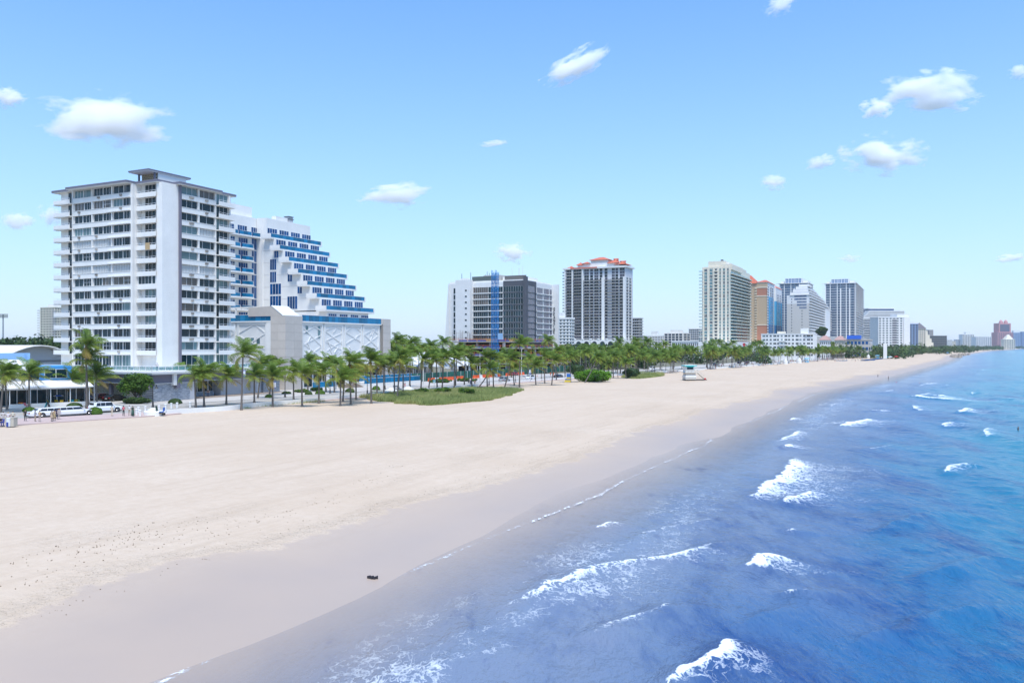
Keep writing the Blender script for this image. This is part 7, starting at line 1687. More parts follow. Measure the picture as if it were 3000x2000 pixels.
# distant beachgoers
_q = random.Random(31)
CC = [wht, blk, nav, red_, (0.1, 0.3, 0.5), (0.5, 0.35, 0.1), pkp, (0.05, 0.25, 0.2)]
def crowd(n, s0, s1, T0, T1, lb, grp):
    for i in range(n):
        s = _q.uniform(s0, s1); T_ = _q.uniform(T0, T1); p = W(s, T_ + float(off(s)))
        person(lb, p, _q.uniform(0, 6.28), _q.choice(['stand', 'walk', 'fold', 'stand']), _q.choice(['tan', 'light', 'brown']), top=_q.choice(CC), bottom=_q.choice(CC), group=grp, z=float(prof(T_)) + 0.02 if T_ < 109 else 0.05)
crowd(95, 400, 800, 106, 121, 'tiny figure in the crowd on the far promenade', 'crowd on the far promenade')
crowd(24, 620, 800, 75, 98, 'tiny figure on the sand beyond the paddle craft', 'people on the far sand')
for (px, py, lb) in ((2572, 1105, 'dark figure wading in the far shallows, nearer the sand'), (2603, 1111, 'dark figure wading in the far shallows, farther out'), (2626, 1120, 'tiny swimmer left of the one in pink'), (2694, 1122, 'swimmer in pink alone in the water'), (2836, 1061, 'tiny swimmer among far whitecaps, leftmost'), (2812, 1077, 'tiny swimmer near a short white crest'), (2864, 1087, 'lone dark swimmer head in open blue water'), (2983, 1256, 'swimmer close to the right edge of the picture')):
    q = gp(px, py, -1.5); person(lb, q, _q.uniform(0, 6.28), 'stand', 'tan', top=pkp if 'pink' in lb else blk, bottom=blk, z=-2.8 if 'swim' in lb else -1.9, h=1.75)

# ================================================================ promenade furniture
def seawall(name, label, pts, group='white seawalls'):
    mb = MB(); P = []
    for i in range(len(pts) - 1):                              # smooth the plan with a Catmull-Rom pass
        a, b, c, d = [Vector(pts[max(0, min(len(pts) - 1, i + k))]) for k in (-1, 0, 1, 2)]
        for k in range(5): u = k / 5; P.append(0.5 * (2 * b + (c - a) * u + (2 * a - 5 * b + 4 * c - d) * u * u + (3 * b - a - 3 * c + d) * u ** 3))
    P.append(Vector(pts[-1])); L0, L1 = [], []
    for i, p in enumerate(P):
        d = (P[min(i + 1, len(P) - 1)] - P[max(i - 1, 0)]).normalized(); n = Vector((-d.y, d.x)); L0.append(p - n * 0.22); L1.append(p + n * 0.22)
    vs = []; fs = []
    for a, b in zip(L0, L1):
        o_ = [float(off(a.x))] * 2
        for (q, z) in ((a, -0.5), (a, 0.62), (b, 0.62), (b, -0.5)): vs.append(tuple(W(q.x, q.y + o_[0], z)))
    for i in range(len(P) - 1):
        for k in range(3): fs.append((4 * i + k, 4 * i + 4 + k, 4 * i + 5 + k, 4 * i + 1 + k))
    fs += [(0, 1, 2, 3), tuple(4 * (len(P) - 1) + k for k in (3, 2, 1, 0))]
    mb.add(vs, fs); o = mb.build(name, white, None, label=label, cat='wall', group=group)
    return o
seawall('seawall', 'curving white seawall from the bollards to the grassy dune', [(92.5, 110.4), (95, 109.8), (100, 108.9), (104, 107.9), (107.5, 107.9), (111, 109.0), (115, 109.2), (122, 108.7), (130, 109.0), (138, 109.4), (147, 109.6), (156, 109.8)])
seawall('seawall', 'low white seawall behind the grassy dune', [(170, 109.8), (190, 109.6), (215, 109.6), (240, 109.6), (262, 109.8)])
seawall('seawall', 'white seawall left of the lifeguard tower behind the bushes', [(285, 109), (300, 109), (320, 108.6), (340, 108.6)])
for i, (a, c) in enumerate(((352, 392), (404, 440), (455, 492), (508, 545), (562, 600))): seawall('seawall', f'{["nearest", "second", "third", "fourth", "farthest"][i]} white wall section along the far promenade', [(a, 108.2), ((a + c) / 2, 107.6), (c, 108.2)])
def volute(label, px, py, r, h, group='white drum pillars at beach entrances'):
    q = gp(px, py, -0.05); o = MB().lathe([(r, -0.3), (r, h * 0.55), (r * 0.92, h * 0.62), (r * 0.62, h * 0.64), (r * 0.62, h * 0.85), (r * 0.4, h * 0.88), (r * 0.36, h), (0.05, h + 0.03)], 20).build('drum_pillar', white, None, loc=q, label=label, cat='pillar', group=group)
DP = [(450, 1216, 1.5, 1.15, 'white stepped drum ending the seawall by the bollards'), (1146, 1151, 1.5, 1.2, 'left of the two white drums at the dune entrance'), (1195, 1147, 1.5, 1.3, 'right of the two white drums at the dune entrance'), (2301, 1066, 1.4, 3.2, 'tall white drum left of the blue beach hut'), (2341, 1063, 1.6, 3.4, 'tall stepped white drum nearest the blue beach hut'), (2544, 1049, 1.4, 3.6, 'white drum far along the promenade near the pylon')]
for px, py, r_, h_, lb in DP: volute(lb, px, py, r_, h_)
bol = MB().lathe([(0.17, 0), (0.17, 0.82), (0.21, 0.86), (0.21, 0.95), (0.15, 1.0), (0.02, 1.02)], 12).mesh('bollard', white, False)
BP = sorted([(400, 1215), (410, 1218), (406, 1208), (426, 1207), (466, 1204), (485, 1200), (502, 1197), (519, 1195), (557, 1193)])
for i, (px, py) in enumerate(BP): link('bollard', bol, None, gp(px, py, 0.03), 0, f'white round bollard, {ORD[i]} from the left beside the drum', 'bollard', 'bollards at the plaza entrance')
lampm = mat('lamp_globe_glass', (0.55, 0.56, 0.52), 0.3)
def lamp(label, px, py, ytop):
    q = gp(px, py, 0.1); H_ = zat(ytop, q.y) - 0.1
    o = thing('street_lamp', label, 'street lamp', q, ROT + R(90), 'black twin street lamps')
    MB().lathe([(0.26, 0), (0.26, 0.12), (0.17, 0.3), (0.13, 0.9), (0.075, 1.1), (0.06, H_ - 0.1), (0.09, H_), (0.02, H_ + 0.12)], 10).build('post', blackm, o)
    for sd in (-1, 1):
        ar = MB().tube([(0, 0, H_ - 0.35), (sd * 0.35, 0, H_ - 0.1), (sd * 0.75, 0, H_ + 0.05), (sd * 0.9, 0, H_ - 0.1)], 0.035, 5).build('arm', blackm, o)
        sh = MB().lathe([(0.06, 0), (0.10, -0.12), (0.13, -0.32), (0.30, -0.55), (0.30, -0.6)], 10).build('lamp_shade', blackm, ar, loc=(sd * 0.9, 0, H_ - 0.08)); 
        MB().lathe([(0.12, -0.58), (0.2, -0.62), (0.12, -0.72), (0.02, -0.74)], 8).build('lamp_globe', lampm, o, loc=(sd * 0.9, 0, H_ - 0.1))
LP = sorted([(448, 1192, 1125), (835, 1163, 1093), (967, 1152, 1088), (1076, 1155, 1083), (1128, 1141, 1075), (1181, 1150, 1082), (1202, 1136, 1074), (1373, 1121, 1063), (1433, 1128, 1070), (1586, 1114, 1065), (1510, 1120, 1066), (1630, 1112, 1066)])
for i, (a, b_, c) in enumerate(LP): lamp(f'black twin armed street lamp, {ORD[i]} from the left', a, b_, c)
def mastlight(label, px, py, ytop, dirx, col):
    q = gp(px, py, 0.1); H_ = zat(ytop, q.y) - 0.1; o = thing('road_light', label, 'street light', q, 0, 'tall road lights')
    MB().tube([(0, 0, 0), (0, 0, H_)], [0.17, 0.09], 8).build('pole', col, o); ar = MB().tube([(0, 0, H_ - 0.3), (dirx * 0.8, 0, H_ + 0.35), (dirx * 2.4, 0, H_ + 0.5)], 0.05, 5).build('arm', col, o)
    MB().box(dirx * 2.2, dirx * 2.2 + dirx * 0.9, -0.16, 0.16, H_ + 0.4, H_ + 0.56).build('lamp_head', col, o)
pol = mat('pale_concrete_pole', (0.55, 0.54, 0.51), 0.8); gsm = mat('galvanised_steel', (0.33, 0.36, 0.40), 0.5)
mastlight('tall grey road light arching before the hotel lattice', 984, 1141, 1036, 1, gsm); mastlight('tall pale road light pole behind the left end of the dune', 1240, 1128, 1031, -1, pol); mastlight('tall pale road light with arm before the building site', 1406, 1116, 1032, 1, pol); mastlight('tall white road light pole right of the mast', 1528, 1109, 1022, 1, pol); mastlight('road light pole before the restaurant palms', 276, 1180, 1048, 1, gsm)
def signpost(name, label, px, py, ytop, w, h, face, poleh=None, extra=None, cat='sign'):
    q = gp(px, py, 0.05); H_ = zat(ytop, q.y) - 0.05; o = thing(name, label, cat, q, 0)
    MB().tube([(0, 0, 0), (0, 0, H_ + 0.02)], 0.035, 6).build('post', gsm, o); MB().box(-w / 2, w / 2, -0.09, -0.04, H_ - h, H_).build('sign_plate', face, o)
    if extra: extra(o, H_)
    return o
tl = mat('pale_teal_sign', (0.42, 0.66, 0.66), 0.5); dkb = mat('dark_teal_mark', (0.02, 0.10, 0.16), 0.6)
signpost('parking_sign', 'square pale teal sign on a post before the dune palms', 1272, 1143, 1112, 0.62, 0.75, tl, extra=lambda o, H_: (MB().box(-0.2, 0.0, -0.1, -0.092, H_ - 0.26, H_ - 0.12).build('sign_mark', dkb, o), MB().box(-0.2, 0.0, -0.1, -0.092, H_ - 0.48, H_ - 0.34).build('sign_mark', dkb, o), MB().box(0.04, 0.2, -0.1, -0.092, H_ - 0.32, H_ - 0.26).build('sign_mark', dkb, o)))
bw_ = mat('white_banner', (0.66, 0.68, 0.75), 0.7); bb_ = mat('blue_banner_band', (0.03, 0.12, 0.5), 0.7)
for (px, py, yt, lb) in ((714, 1172, 1084, 'blue and white banner pole behind the tallest seawall palm'), (803, 1175, 1118, 'blue and white banner pole beside the second slate wall'), (1554, 1117, 1082, 'white and blue banner pole near the traffic cones')):
    signpost('banner_pole', lb, px, py, yt, 0.75, 1.35, bw_, extra=lambda o, H_: (MB().box(-0.375, 0.375, -0.1, -0.092, H_ - 1.34, H_ - 1.1).build('banner_band', bb_, o), MB().box(-0.375, 0.375, -0.1, -0.092, H_ - 0.14, H_ - 0.02).build('banner_band', bb_, o)), cat='banner')
def motelsign():
    Y = 620; q = on_ray(2181, Y); o = thing('pylon_sign', 'white pylon sign with a red disc on top among the palms', 'sign', q)
    zt, zm, zb = zat(1004, Y), zat(1014.5, Y), zat(1027, Y)
    MB().tube([(0, 0, 0), (0, 0, zt - 2)], 0.3, 6).build('post', alu, o); MB().prism([(-1.7, -0.3), (1.7, -0.3), (1.7, 0.3), (-1.7, 0.3)], zb, zm).build('sign_board', white, o)
    bm = MB(); n = 14; ring = [(1.05 * math.cos(2 * math.pi * i / n) - 0.3, 1.25 * math.sin(2 * math.pi * i / n) + (zm + zt) / 2) for i in range(n)]
    bm.add([(a, -0.35, c) for a, c in ring] + [(a, 0.2, c) for a, c in ring], [tuple(range(n))] + [tuple(range(2 * n - 1, n - 1, -1))] + [(k, (k + 1) % n, n + (k + 1) % n, n + k) for k in range(n)]); bm.build('red_disc', mat('red_sign', (0.5, 0.02, 0.05), 0.5), o)
    for r_ in range(2):
        for i in range(4 if r_ == 0 else 3): MB().box(-1.05 + i * 0.55, -0.68 + i * 0.55, -0.34, -0.302, zm - 0.95 - r_ * 1.0, zm - 0.3 - r_ * 1.0).build('sign_mark', dkb, o)
motelsign()
# cart with blue chair at the wall end, concrete bin, cooler, bins
q = gp(470, 1216, 0.0)
o = thing('beach_cart', 'small cart with a blue beach chair at the seawall end', 'cart', q)
bl_ = cloth((0.03, 0.12, 0.42)); MB().box(-0.9, 0.7, -0.3, 0.3, 0.35, 0.42).build('deck', blackm, o)
for x_ in (-0.7, 0.5): MB().tube([(x_, -0.34, 0.17), (x_, -0.26, 0.17)], 0.17, 10).build('wheel', tyre, o); MB().tube([(x_, 0.26, 0.17), (x_, 0.34, 0.17)], 0.17, 10).build('wheel', tyre, o)
MB().add([(-0.5, -0.28, 0.45), (-0.5, 0.28, 0.45), (-0.75, 0.28, 1.5), (-0.75, -0.28, 1.5), (-0.4, -0.28, 0.45), (-0.4, 0.28, 0.45), (-0.65, 0.28, 1.5), (-0.65, -0.28, 1.5)], [(0, 1, 2, 3), (7, 6, 5, 4), (0, 4, 5, 1), (1, 5, 6, 2), (2, 6, 7, 3), (3, 7, 4, 0)]).build('back_board', cloth((0.03, 0.06, 0.04)), o)
MB().box(-0.1, 0.6, -0.28, 0.28, 0.5, 0.62).build('chair_seat', bl_, o); MB().box(0.5, 0.62, -0.28, 0.28, 0.62, 1.25).build('chair_back', bl_, o); MB().box(0.2, 0.9, -0.2, 0.25, 0.43, 0.7).build('towel', cloth(wht), o)
q = gp(33, 1248, 0.03); o = thing('concrete_bin', 'square beige concrete bin at the left edge of the plaza', 'bin', q); MB().prism([(-0.6, -0.45), (0.6, -0.45), (0.6, 0.45), (-0.6, 0.45)], 0, 1.15).build('bin_body', mat('beige_concrete', (0.46, 0.42, 0.35), 0.9), o); MB().box(-0.64, 0.64, -0.49, 0.49, 1.152, 1.22).build('rim', mat('beige_concrete', (0.46, 0.42, 0.35), 0.9), o)
q = gp(25, 1249, 0.03); o = thing('water_cooler', 'white water cooler standing against the concrete bin', 'cooler', q); MB().lathe([(0.24, 0), (0.26, 0.5), (0.26, 1.0)], 12).build('cooler_body', mat('white_plastic', (0.7, 0.72, 0.75), 0.4), o); MB().lathe([(0.28, 1.002), (0.28, 1.15), (0.1, 1.2)], 12).build('lid', mat('white_plastic', (0.7, 0.72, 0.75), 0.4), o); MB().box(-0.1, 0.12, -0.36, -0.24, 0, 0.6).build('cup_tube', cloth((0.04, 0.07, 0.3)), o)
q = gp(47, 1245, 0.03); o = thing('folding_frame', 'red metal folding frame beside the concrete bin', 'frame', q); rdm = cloth((0.4, 0.02, 0.03))
for x_ in (-0.14, 0.14): MB().box(x_ - 0.03, x_ + 0.03, -0.03, 0.03, 0, 1.1).build('leg', rdm, o)
for z_ in (0.35, 0.75, 1.05): MB().box(-0.11, 0.11, -0.02, 0.02, z_, z_ + 0.05).build('cross_bar', rdm, o)
for (px, py, lb) in ((1078, 1162, 'pair of dark blue bins at the left tip of the dune, left one'), (1086, 1161, 'pair of dark blue bins at the left tip of the dune, right one')): o = thing('litter_bin', lb, 'bin', gp(px, py, 0)); MB().lathe([(0.3, 0), (0.36, 0.75), (0.33, 0.8), (0.33, 0.78), (0.28, 0.3)], 10).build('bin_body', cloth((0.03, 0.05, 0.2)), o)
o = thing('bench_bin', 'grey slatted bench by the blue glass fence', 'bench', gp(1162, 1139, 0.1), ROT + R(90)); MB().box(-0.9, 0.9, -0.25, 0.25, 0.42, 0.5).build('seat', gsm, o); MB().box(-0.9, 0.9, 0.25, 0.32, 0.5, 0.95).build('backrest', gsm, o); [MB().box(x_ - 0.05, x_ + 0.05, -0.22, 0.22, 0.0, 0.42).build('leg', gsm, o) for x_ in (-0.7, 0.7)]
q = gp(479, 1172, 0.12); o = thing('utility_box', 'blue and yellow painted utility box before the slate stone wall', 'utility box', q, ROT - R(90) + R(65))
m_, N_, L_, B_ = newmat('painted_box'); tcx = N_.new('ShaderNodeTexCoord'); sx = N_.new('ShaderNodeSeparateXYZ'); L_.new(tcx.outputs['Object'], sx.inputs[0]); L_.new(nmix(N_, L_, nmap(N_, L_, sx.outputs[2], 0.4, 1.0), (0.01, 0.16, 0.22), nmix(N_, L_, nmap(N_, L_, sx.outputs[2], 0.95, 1.3), (0.5, 0.33, 0.08), (0.02, 0.18, 0.36))), B_.inputs['Base Color'])
MB().box(-0.5, 0.5, -0.3, 0.3, 0, 1.35).build('cabinet', m_, o); MB().box(-0.54, 0.54, -0.34, 0.34, 1.352, 1.42).build('cabinet_lid', m_, o)
# parasols and patio furniture before the restaurant
def parasol(label, px, py, ytop, col, col2=None, w=2.6):
    q = gp(px, py, 0.12); H_ = zat(ytop, q.y) - 0.12; o = thing('parasol', label, 'parasol', q, 0.3, 'restaurant parasols')
    MB().tube([(0, 0, 0), (0, 0, H_)], 0.03, 6).build('pole', cloth((0.25, 0.12, 0.06)), o)
    mb = MB(); n = 8
    for i in range(n):
        a, c = 2 * math.pi * i / n, 2 * math.pi * (i + 1) / n; mb.cur = i % 2 if col2 else 0; r_ = w / 2
        mb.add([(0, 0, H_), (r_ * math.cos(a), r_ * math.sin(a), H_ - 0.5), (r_ * math.cos(c), r_ * math.sin(c), H_ - 0.5), (0, 0, H_ - 0.05), (r_ * math.cos(a), r_ * math.sin(a), H_ - 0.6), (r_ * math.cos(c), r_ * math.sin(c), H_ - 0.6)], [(0, 1, 2), (5, 4, 3), (1, 4, 5, 2)])
    mb.build('canopy', [cloth(col), cloth(col2)] if col2 else cloth(col), o); MB().lathe([(0.3, 0), (0.3, 0.08), (0.06, 0.1)], 10).build('foot', blackm, o)
parasol('pale striped parasol left of the blue and white one', 118, 1184, 1153, (0.55, 0.55, 0.60)); parasol('blue and white parasol in the middle of the patio', 168, 1184, 1150, (0.05, 0.14, 0.5), (0.6, 0.6, 0.62)); parasol('dark blue parasol behind the leaning palm', 226, 1180, 1149, (0.06, 0.08, 0.42)); parasol('second dark blue parasol by the parked black car', 240, 1177, 1150, (0.06, 0.08, 0.42))
yl = (0.62, 0.42, 0.02); tq = (0.02, 0.30, 0.38); orr = (0.60, 0.20, 0.03); gr_ = (0.10, 0.30, 0.12)
CH_ = [(126, 1186, tq, 'turquoise', 'leftmost'), (134, 1186, tq, 'turquoise', 'second'), (146, 1186, yl, 'yellow', 'left of the parasol'), (152, 1187, tq, 'turquoise', 'beside the yellow one left of the parasol'), (167, 1185, yl, 'yellow', 'at the parasol pole'), (178, 1186, yl, 'yellow', 'just right of the parasol'), (186, 1183, tq, 'turquoise', 'right of the parasol by the rail'), (199, 1185, yl, 'yellow', 'left of the leaning palm'), (209, 1185, tq, 'turquoise', 'at the leaning palm'), (226, 1184, yl, 'yellow', 'far right'), (237, 1184, gr_, 'green', 'far right end'), (77, 1194, (0.62, 0.14, 0.18), 'pink', 'by the restaurant door')]
for i, (px, py, c_, cn, wh) in enumerate(CH_): chair(f'{cn} patio chair, {wh}', gp(px, py, 0.12), R(i * 47 % 360), c_, 'patio chairs', 0.6, 0.13)
o = thing('patio_table', 'orange patio table by the restaurant door', 'table', gp(63, 1192, 0.12)); MB().lathe([(0.5, 0.72), (0.5, 0.77)], 12).build('table_top', cloth(orr), o); MB().tube([(0, 0, 0), (0, 0, 0.72)], 0.05, 6).build('leg', cloth(orr), o)
o = thing('menu_board', 'folding black menu board on the pavement behind the limousine', 'menu board', gp(139, 1194, 0.12)); 
for sd in (-1, 1): MB().add([(sd * 0.45, -0.3, 0), (sd * 0.45, 0.3, 0), (sd * 0.04, 0.3, 1.0), (sd * 0.04, -0.3, 1.0), (sd * 0.41, -0.3, 0), (sd * 0.41, 0.3, 0), (0, 0.3, 1.0), (0, -0.3, 1.0)], [(0, 1, 2, 3), (7, 6, 5, 4), (0, 4, 5, 1), (1, 5, 6, 2), (2, 6, 7, 3), (3, 7, 4, 0)]).build('board', cloth(tq) if sd < 0 else blackm, o)
# glass fence below the hotel
b_ = Bld('glass_fence', 'long blue glass fence on white kerb before the hotel entrance', 178, 133.0, cat='fence')
for i in range(18): b_.box('glass_panel', grail, i * 1.5, i * 1.5 + 1.44, 0, 0.05, 0.95, 2.3)
for i in range(17): b_.box('glass_panel', grail, 2 + i * 1.5, 3.44 + i * 1.5, 3.2, 3.25, 1.5, 2.9)
b_.box('kerb_wall', white, -0.2, 27.2, -0.15, 0.2, 0.13, 0.94); b_.box('terrace', white, -0.2, 27.2, 0.21, 3.6, 0.13, 1.45); b_.box('handrail', alu, 0, 27, -0.02, 0.07, 2.302, 2.38); b_.box('handrail', alu, 2, 27.4, 3.18, 3.27, 2.902, 2.98)
for i in range(5): b_.box('step', mat('brown_paving', (0.25, 0.20, 0.16), 0.8), -6.0, -0.25, 0.2 + i * 0.4, 3.6, 0.13 + i * 0.17, 0.3 + i * 0.17 - 0.003)
b_.done()
b_ = Bld('glass_fence', 'short blue glass fence left of the hotel entrance', 162.5, 137.5, cat='fence')
for i in range(6): b_.box('glass_panel', grail, i * 1.5, i * 1.5 + 1.44, 0, 0.05, 0.5, 1.9)
b_.box('kerb_wall', white, -0.1, 9.1, -0.12, 0.16, 0.13, 0.49); b_.box('handrail', alu, 0, 9, -0.02, 0.07, 1.902, 1.98); b_.done()
# lifeguard tower
def lifeguard():
    q = gp(2020, 1113, -0.2); o = thing('lifeguard_tower', 'white lifeguard tower with turquoise roof and ramp on the sand', 'lifeguard tower', q, R(8)); k = q.y / FPX
    wd = mat('pale_weathered_board', (0.58, 0.54, 0.47), 0.8); tq_ = mat('turquoise_paint', (0.03, 0.45, 0.45), 0.5)
    MB().prism([(-1.9, -1.6), (1.7, -1.6), (1.7, 1.6), (-1.9, 1.6)], 0.25, 2.4, [(-1.6, -1.4), (1.6, -1.4), (1.6, 1.4), (-1.6, 1.4)]).build('skirt', wd, o); MB().box(-1.95, 1.75, -1.7, 1.7, 0.9, 1.5).build('apron_board', white, o)
    MB().box(-2.1, 2.6, -1.9, 1.9, 2.42, 2.6).build('deck', wd, o)
    for x_ in (-2.0, -1.0, 0, 1.0, 2.0): MB().box(x_ - 0.05, x_ + 0.05, -1.88, -1.8, 2.602, 3.5).build('rail_post', wd, o)
    for z_ in (2.9, 3.2, 3.46): MB().box(-2.05, 2.1, -1.88, -1.82, z_, z_ + 0.1).build('rail', wd, o)
    MB().box(-1.7, 1.3, -1.0, 1.5, 2.602, 4.6).build('cabin', white, o); MB().box(-1.2, 0.9, -1.06, -1.0, 3.5, 4.45).build('window', gdark, o); MB().box(1.302, 1.35, -0.7, 1.2, 3.5, 4.45).build('window', gdark, o)
    MB().box(-1.5, 1.1, -1.7, -1.08, 4.40, 4.52).build('shutter', tq_, o); MB().box(-2.2, 2.0, -1.6, 1.9, 4.62, 4.9).build('roof', tq_, o); MB().box(-2.1, 1.9, -1.5, 1.8, 4.902, 5.05).build('roof_cap', white, o)
    MB().add([(2.6, -0.5, 2.5), (2.6, 0.5, 2.5), (5.4, 0.5, 0.2), (5.4, -0.5, 0.2), (2.6, -0.5, 2.35), (2.6, 0.5, 2.35), (5.4, 0.5, 0.05), (5.4, -0.5, 0.05)], [(0, 1, 2, 3), (7, 6, 5, 4), (0, 4, 5, 1), (1, 5, 6, 2), (2, 6, 7, 3), (3, 7, 4, 0)]).build('ramp', wd, o)
    for y_ in (-0.5, 0.5): MB().tube([(2.6, y_, 3.4), (5.4, y_, 1.1)], 0.04, 5).build('ramp_rail', wd, o)
    MB().box(-2.0, 5.6, -1.2, -0.9, 0.0, 0.22).build('skid', blackm, o); MB().box(-2.0, 5.6, 0.9, 1.2, 0.0, 0.22).build('skid', blackm, o)
    MB().lathe([(0.35, 0), (0.35, 0.3), (0.1, 0.5)], 10).build('red_buoy', cloth(red_), o, loc=(5.0, -1.0, 0.2))
lifeguard()
# beach huts, paddle craft, stacked chairs
for (px, py, lb) in ((2364, 1062, 'small blue beach hut by the tall white drums'), (2570, 1050, 'small turquoise beach hut near the pylon')):
    q = gp(px, py, -0.05); o = thing('beach_hut', lb, 'hut', q, R(10)); hb = mat('hut_blue', (0.10, 0.36, 0.55), 0.6)
    MB().box(-1.1, 1.1, -1, 1, 0.3, 1.2).build('counter', hb, o); [MB().box(x_ - 0.06, x_ + 0.06, y_ - 0.06, y_ + 0.06, 0, 2.5).build('post', white, o) for x_ in (-1.05, 1.05) for y_ in (-0.95, 0.95)]; MB().prism([(-1.6, -1.4), (1.6, -1.4), (1.6, 1.4), (-1.6, 1.4)], 2.502, 3.1, [(-1.0, -0.8), (1.0, -0.8), (1.0, 0.8), (-1.0, 0.8)]).build('roof', hb, o)
sb = mat('navy_craft_hull', (0.03, 0.09, 0.22), 0.5)
for i, (px, py, ln, lb) in enumerate(((2466, 1057, 9, 'long dark blue craft on the far sand, leftmost of three'), (2535, 1056, 7, 'long dark blue craft on the far sand, middle of three'), (2554, 1055.5, 5, 'long dark blue craft on the far sand, rightmost of three'))):
    q = gp(px, py, -0.25); o = thing('beached_craft', lb, 'boat', q, R(4), 'craft lying on the far sand')
    for y_ in (-0.9, 0.9): MB().tube([(-ln / 2, y_, 0.35), (-ln / 2 + 0.6, y_, 0.25), (ln / 2 - 0.8, y_, 0.25), (ln / 2, y_, 0.5)], [0.1, 0.3, 0.3, 0.08], 7).build('hull', sb, o)
    MB().box(-ln * 0.3, ln * 0.3, -1.0, 1.0, 0.45, 0.55).build('deck', sb, o)
    if i < 2: MB().tube([(0.5, 0, 0.5), (0.7, 0, 5.2)], 0.06, 5).build('mast', blackm, o)
for i, (px, py, c_, lb) in enumerate(((2608, 1052, (0.6, 0.62, 0.62), 'white beach umbrella on the far sand'), (2626, 1051, red_, 'red beach umbrella on the far sand'), (2596, 1051.5, (0.03, 0.3, 0.35), 'teal beach umbrella on the far sand'), (2776, 1037, (0.05, 0.2, 0.5), 'blue beach tent close to the rocks'))): 
    q = gp(px, py, -0.2); o = thing('beach_umbrella', lb, 'umbrella', q); MB().tube([(0, 0, 0), (0, 0, 2.2)], 0.04, 5).build('pole', alu, o); MB().lathe([(2.0, 1.8), (1.2, 2.3), (0.05, 2.6)], 10).build('canopy', cloth(c_), o)
# rows of stacked loungers on the far beach read as one dark line
mb = MB()
for i in range(60): s = 690 + i * 2.2; p = W(s, 78 + float(off(s)) + (i % 3) * 1.2, -0.3); mb.box(p.x - 0.9, p.x + 0.9, p.y - 0.4, p.y + 0.4, p.z, p.z + 0.75)
mb.build('lounger_rows', cloth((0.02, 0.06, 0.16)), None, label='dark blue rows of beach loungers on the far sand', cat='loungers', kind='stuff')
# rock spit at the far point
rk = mat('pale_rock', (0.36, 0.30, 0.24), 0.95, var=0.25, vscale=0.2); g = random.Random(8); mb = MB()
for i in range(70):
    u = i / 70; s = 1010 + 420 * u; p = W(s, 20 + float(off(s)) + g.uniform(-3, 9), -1.6); a = g.uniform(1.0, 2.6)
    mb.prism([(p.x + a * math.cos(k * 1.05 + g.uniform(-.2, .2)) * g.uniform(.7, 1.1), p.y + a * math.sin(k * 1.05) * g.uniform(.7, 1.1)) for k in range(6)], p.z, p.z + a * 1.1, [(p.x + a * 0.55 * math.cos(k * 1.05), p.y + a * 0.55 * math.sin(k * 1.05)) for k in range(6)])
mb.build('rock_spit', rk, None, label='line of pale boulders at the far point of the beach', cat='rocks', kind='stuff')
# blue-yellow float left of the mound, traffic signal, cones
o = thing('beach_float', 'blue and yellow upright surf craft beside the green mound', 'surf craft', gp(1663, 1119, 0)); MB().prism([(-1.1, -0.1), (0.9, -0.1), (0.9, 0.1), (-1.1, 0.1)], 0.0, 1.5, [(-0.2, -0.1), (0.9, -0.1), (0.9, 0.1), (-0.2, 0.1)]).build('yellow_hull', cloth((0.6, 0.45, 0.05)), o); MB().box(-0.3, 0.85, -0.12, 0.12, 1.502, 2.6).build('blue_hull', cloth((0.02, 0.12, 0.4)), o); MB().box(-0.8, 0.9, -0.13, 0.13, 0.7, 1.0).build('blue_stripe', cloth((0.02, 0.12, 0.4)), o)
o = thing('traffic_signal', 'turquoise street sign hanging from a signal mast arm behind the mound', 'traffic signal', gp(1700, 1086, 0)); Hs = zat(1030, gp(1700, 1086).y); MB().tube([(0, 0, 0), (0, 0, Hs)], 0.13, 6).build('pole', pol, o); MB().tube([(0, 0, Hs - 0.3), (9, 0, Hs)], 0.08, 5).build('mast_arm', pol, o); MB().box(5.5, 7.3, -0.1, 0.0, Hs - 2.2, Hs - 1.2).build('street_name_sign', mat('turquoise_sign', (0.01, 0.35, 0.30), 0.5), o); MB().box(3.0, 3.4, -0.2, 0.1, Hs - 1.2, Hs - 0.1).build('signal_head', blackm, o)
cn = MB().lathe([(0.22, 0), (0.22, 0.04), (0.14, 0.05), (0.03, 0.75)], 8).mesh('cone', mat('cone_orange', (0.75, 0.12, 0.02), 0.5))
for i, (px, py) in enumerate(((1562, 1104), (1574, 1104), (1586, 1104), (1549, 1105))): link('traffic_cone', cn, None, gp(px, py, 0), 0, f'orange traffic cone, {ORD[[1, 2, 3, 0][i]]} from the left behind the white car', 'cone', 'traffic cones')
for i, (px, py) in enumerate(((1613, 1103), (1622, 1103))): person(('left' if i == 0 else 'right') + ' worker in orange vest by the green hoarding', gp(px, py), R(20), 'stand', 'tan', top=(0.75, 0.12, 0.03), bottom=(0.75, 0.15, 0.04))
# rug on a balcony rail, person on the terrace, bird-like detail left out
bq = link('rug', MB().box(-0.02, 0.02, 0, 1.35, 0, 1.45).mesh('rug', cloth((0.45, 0.32, 0.17))), None, W(120.42, 145.7, 6.5 + 9 * 2.79 + 0.1 - 0.3), ROT, 'tan rug hung over a corner balcony rail of the apartment block', 'rug')
person('person in white shirt standing on the apartment terrace rail corner', W(113.0, 134.6), R(40), 'fold', 'tan', top=wht, bottom=nav, z=6.11)
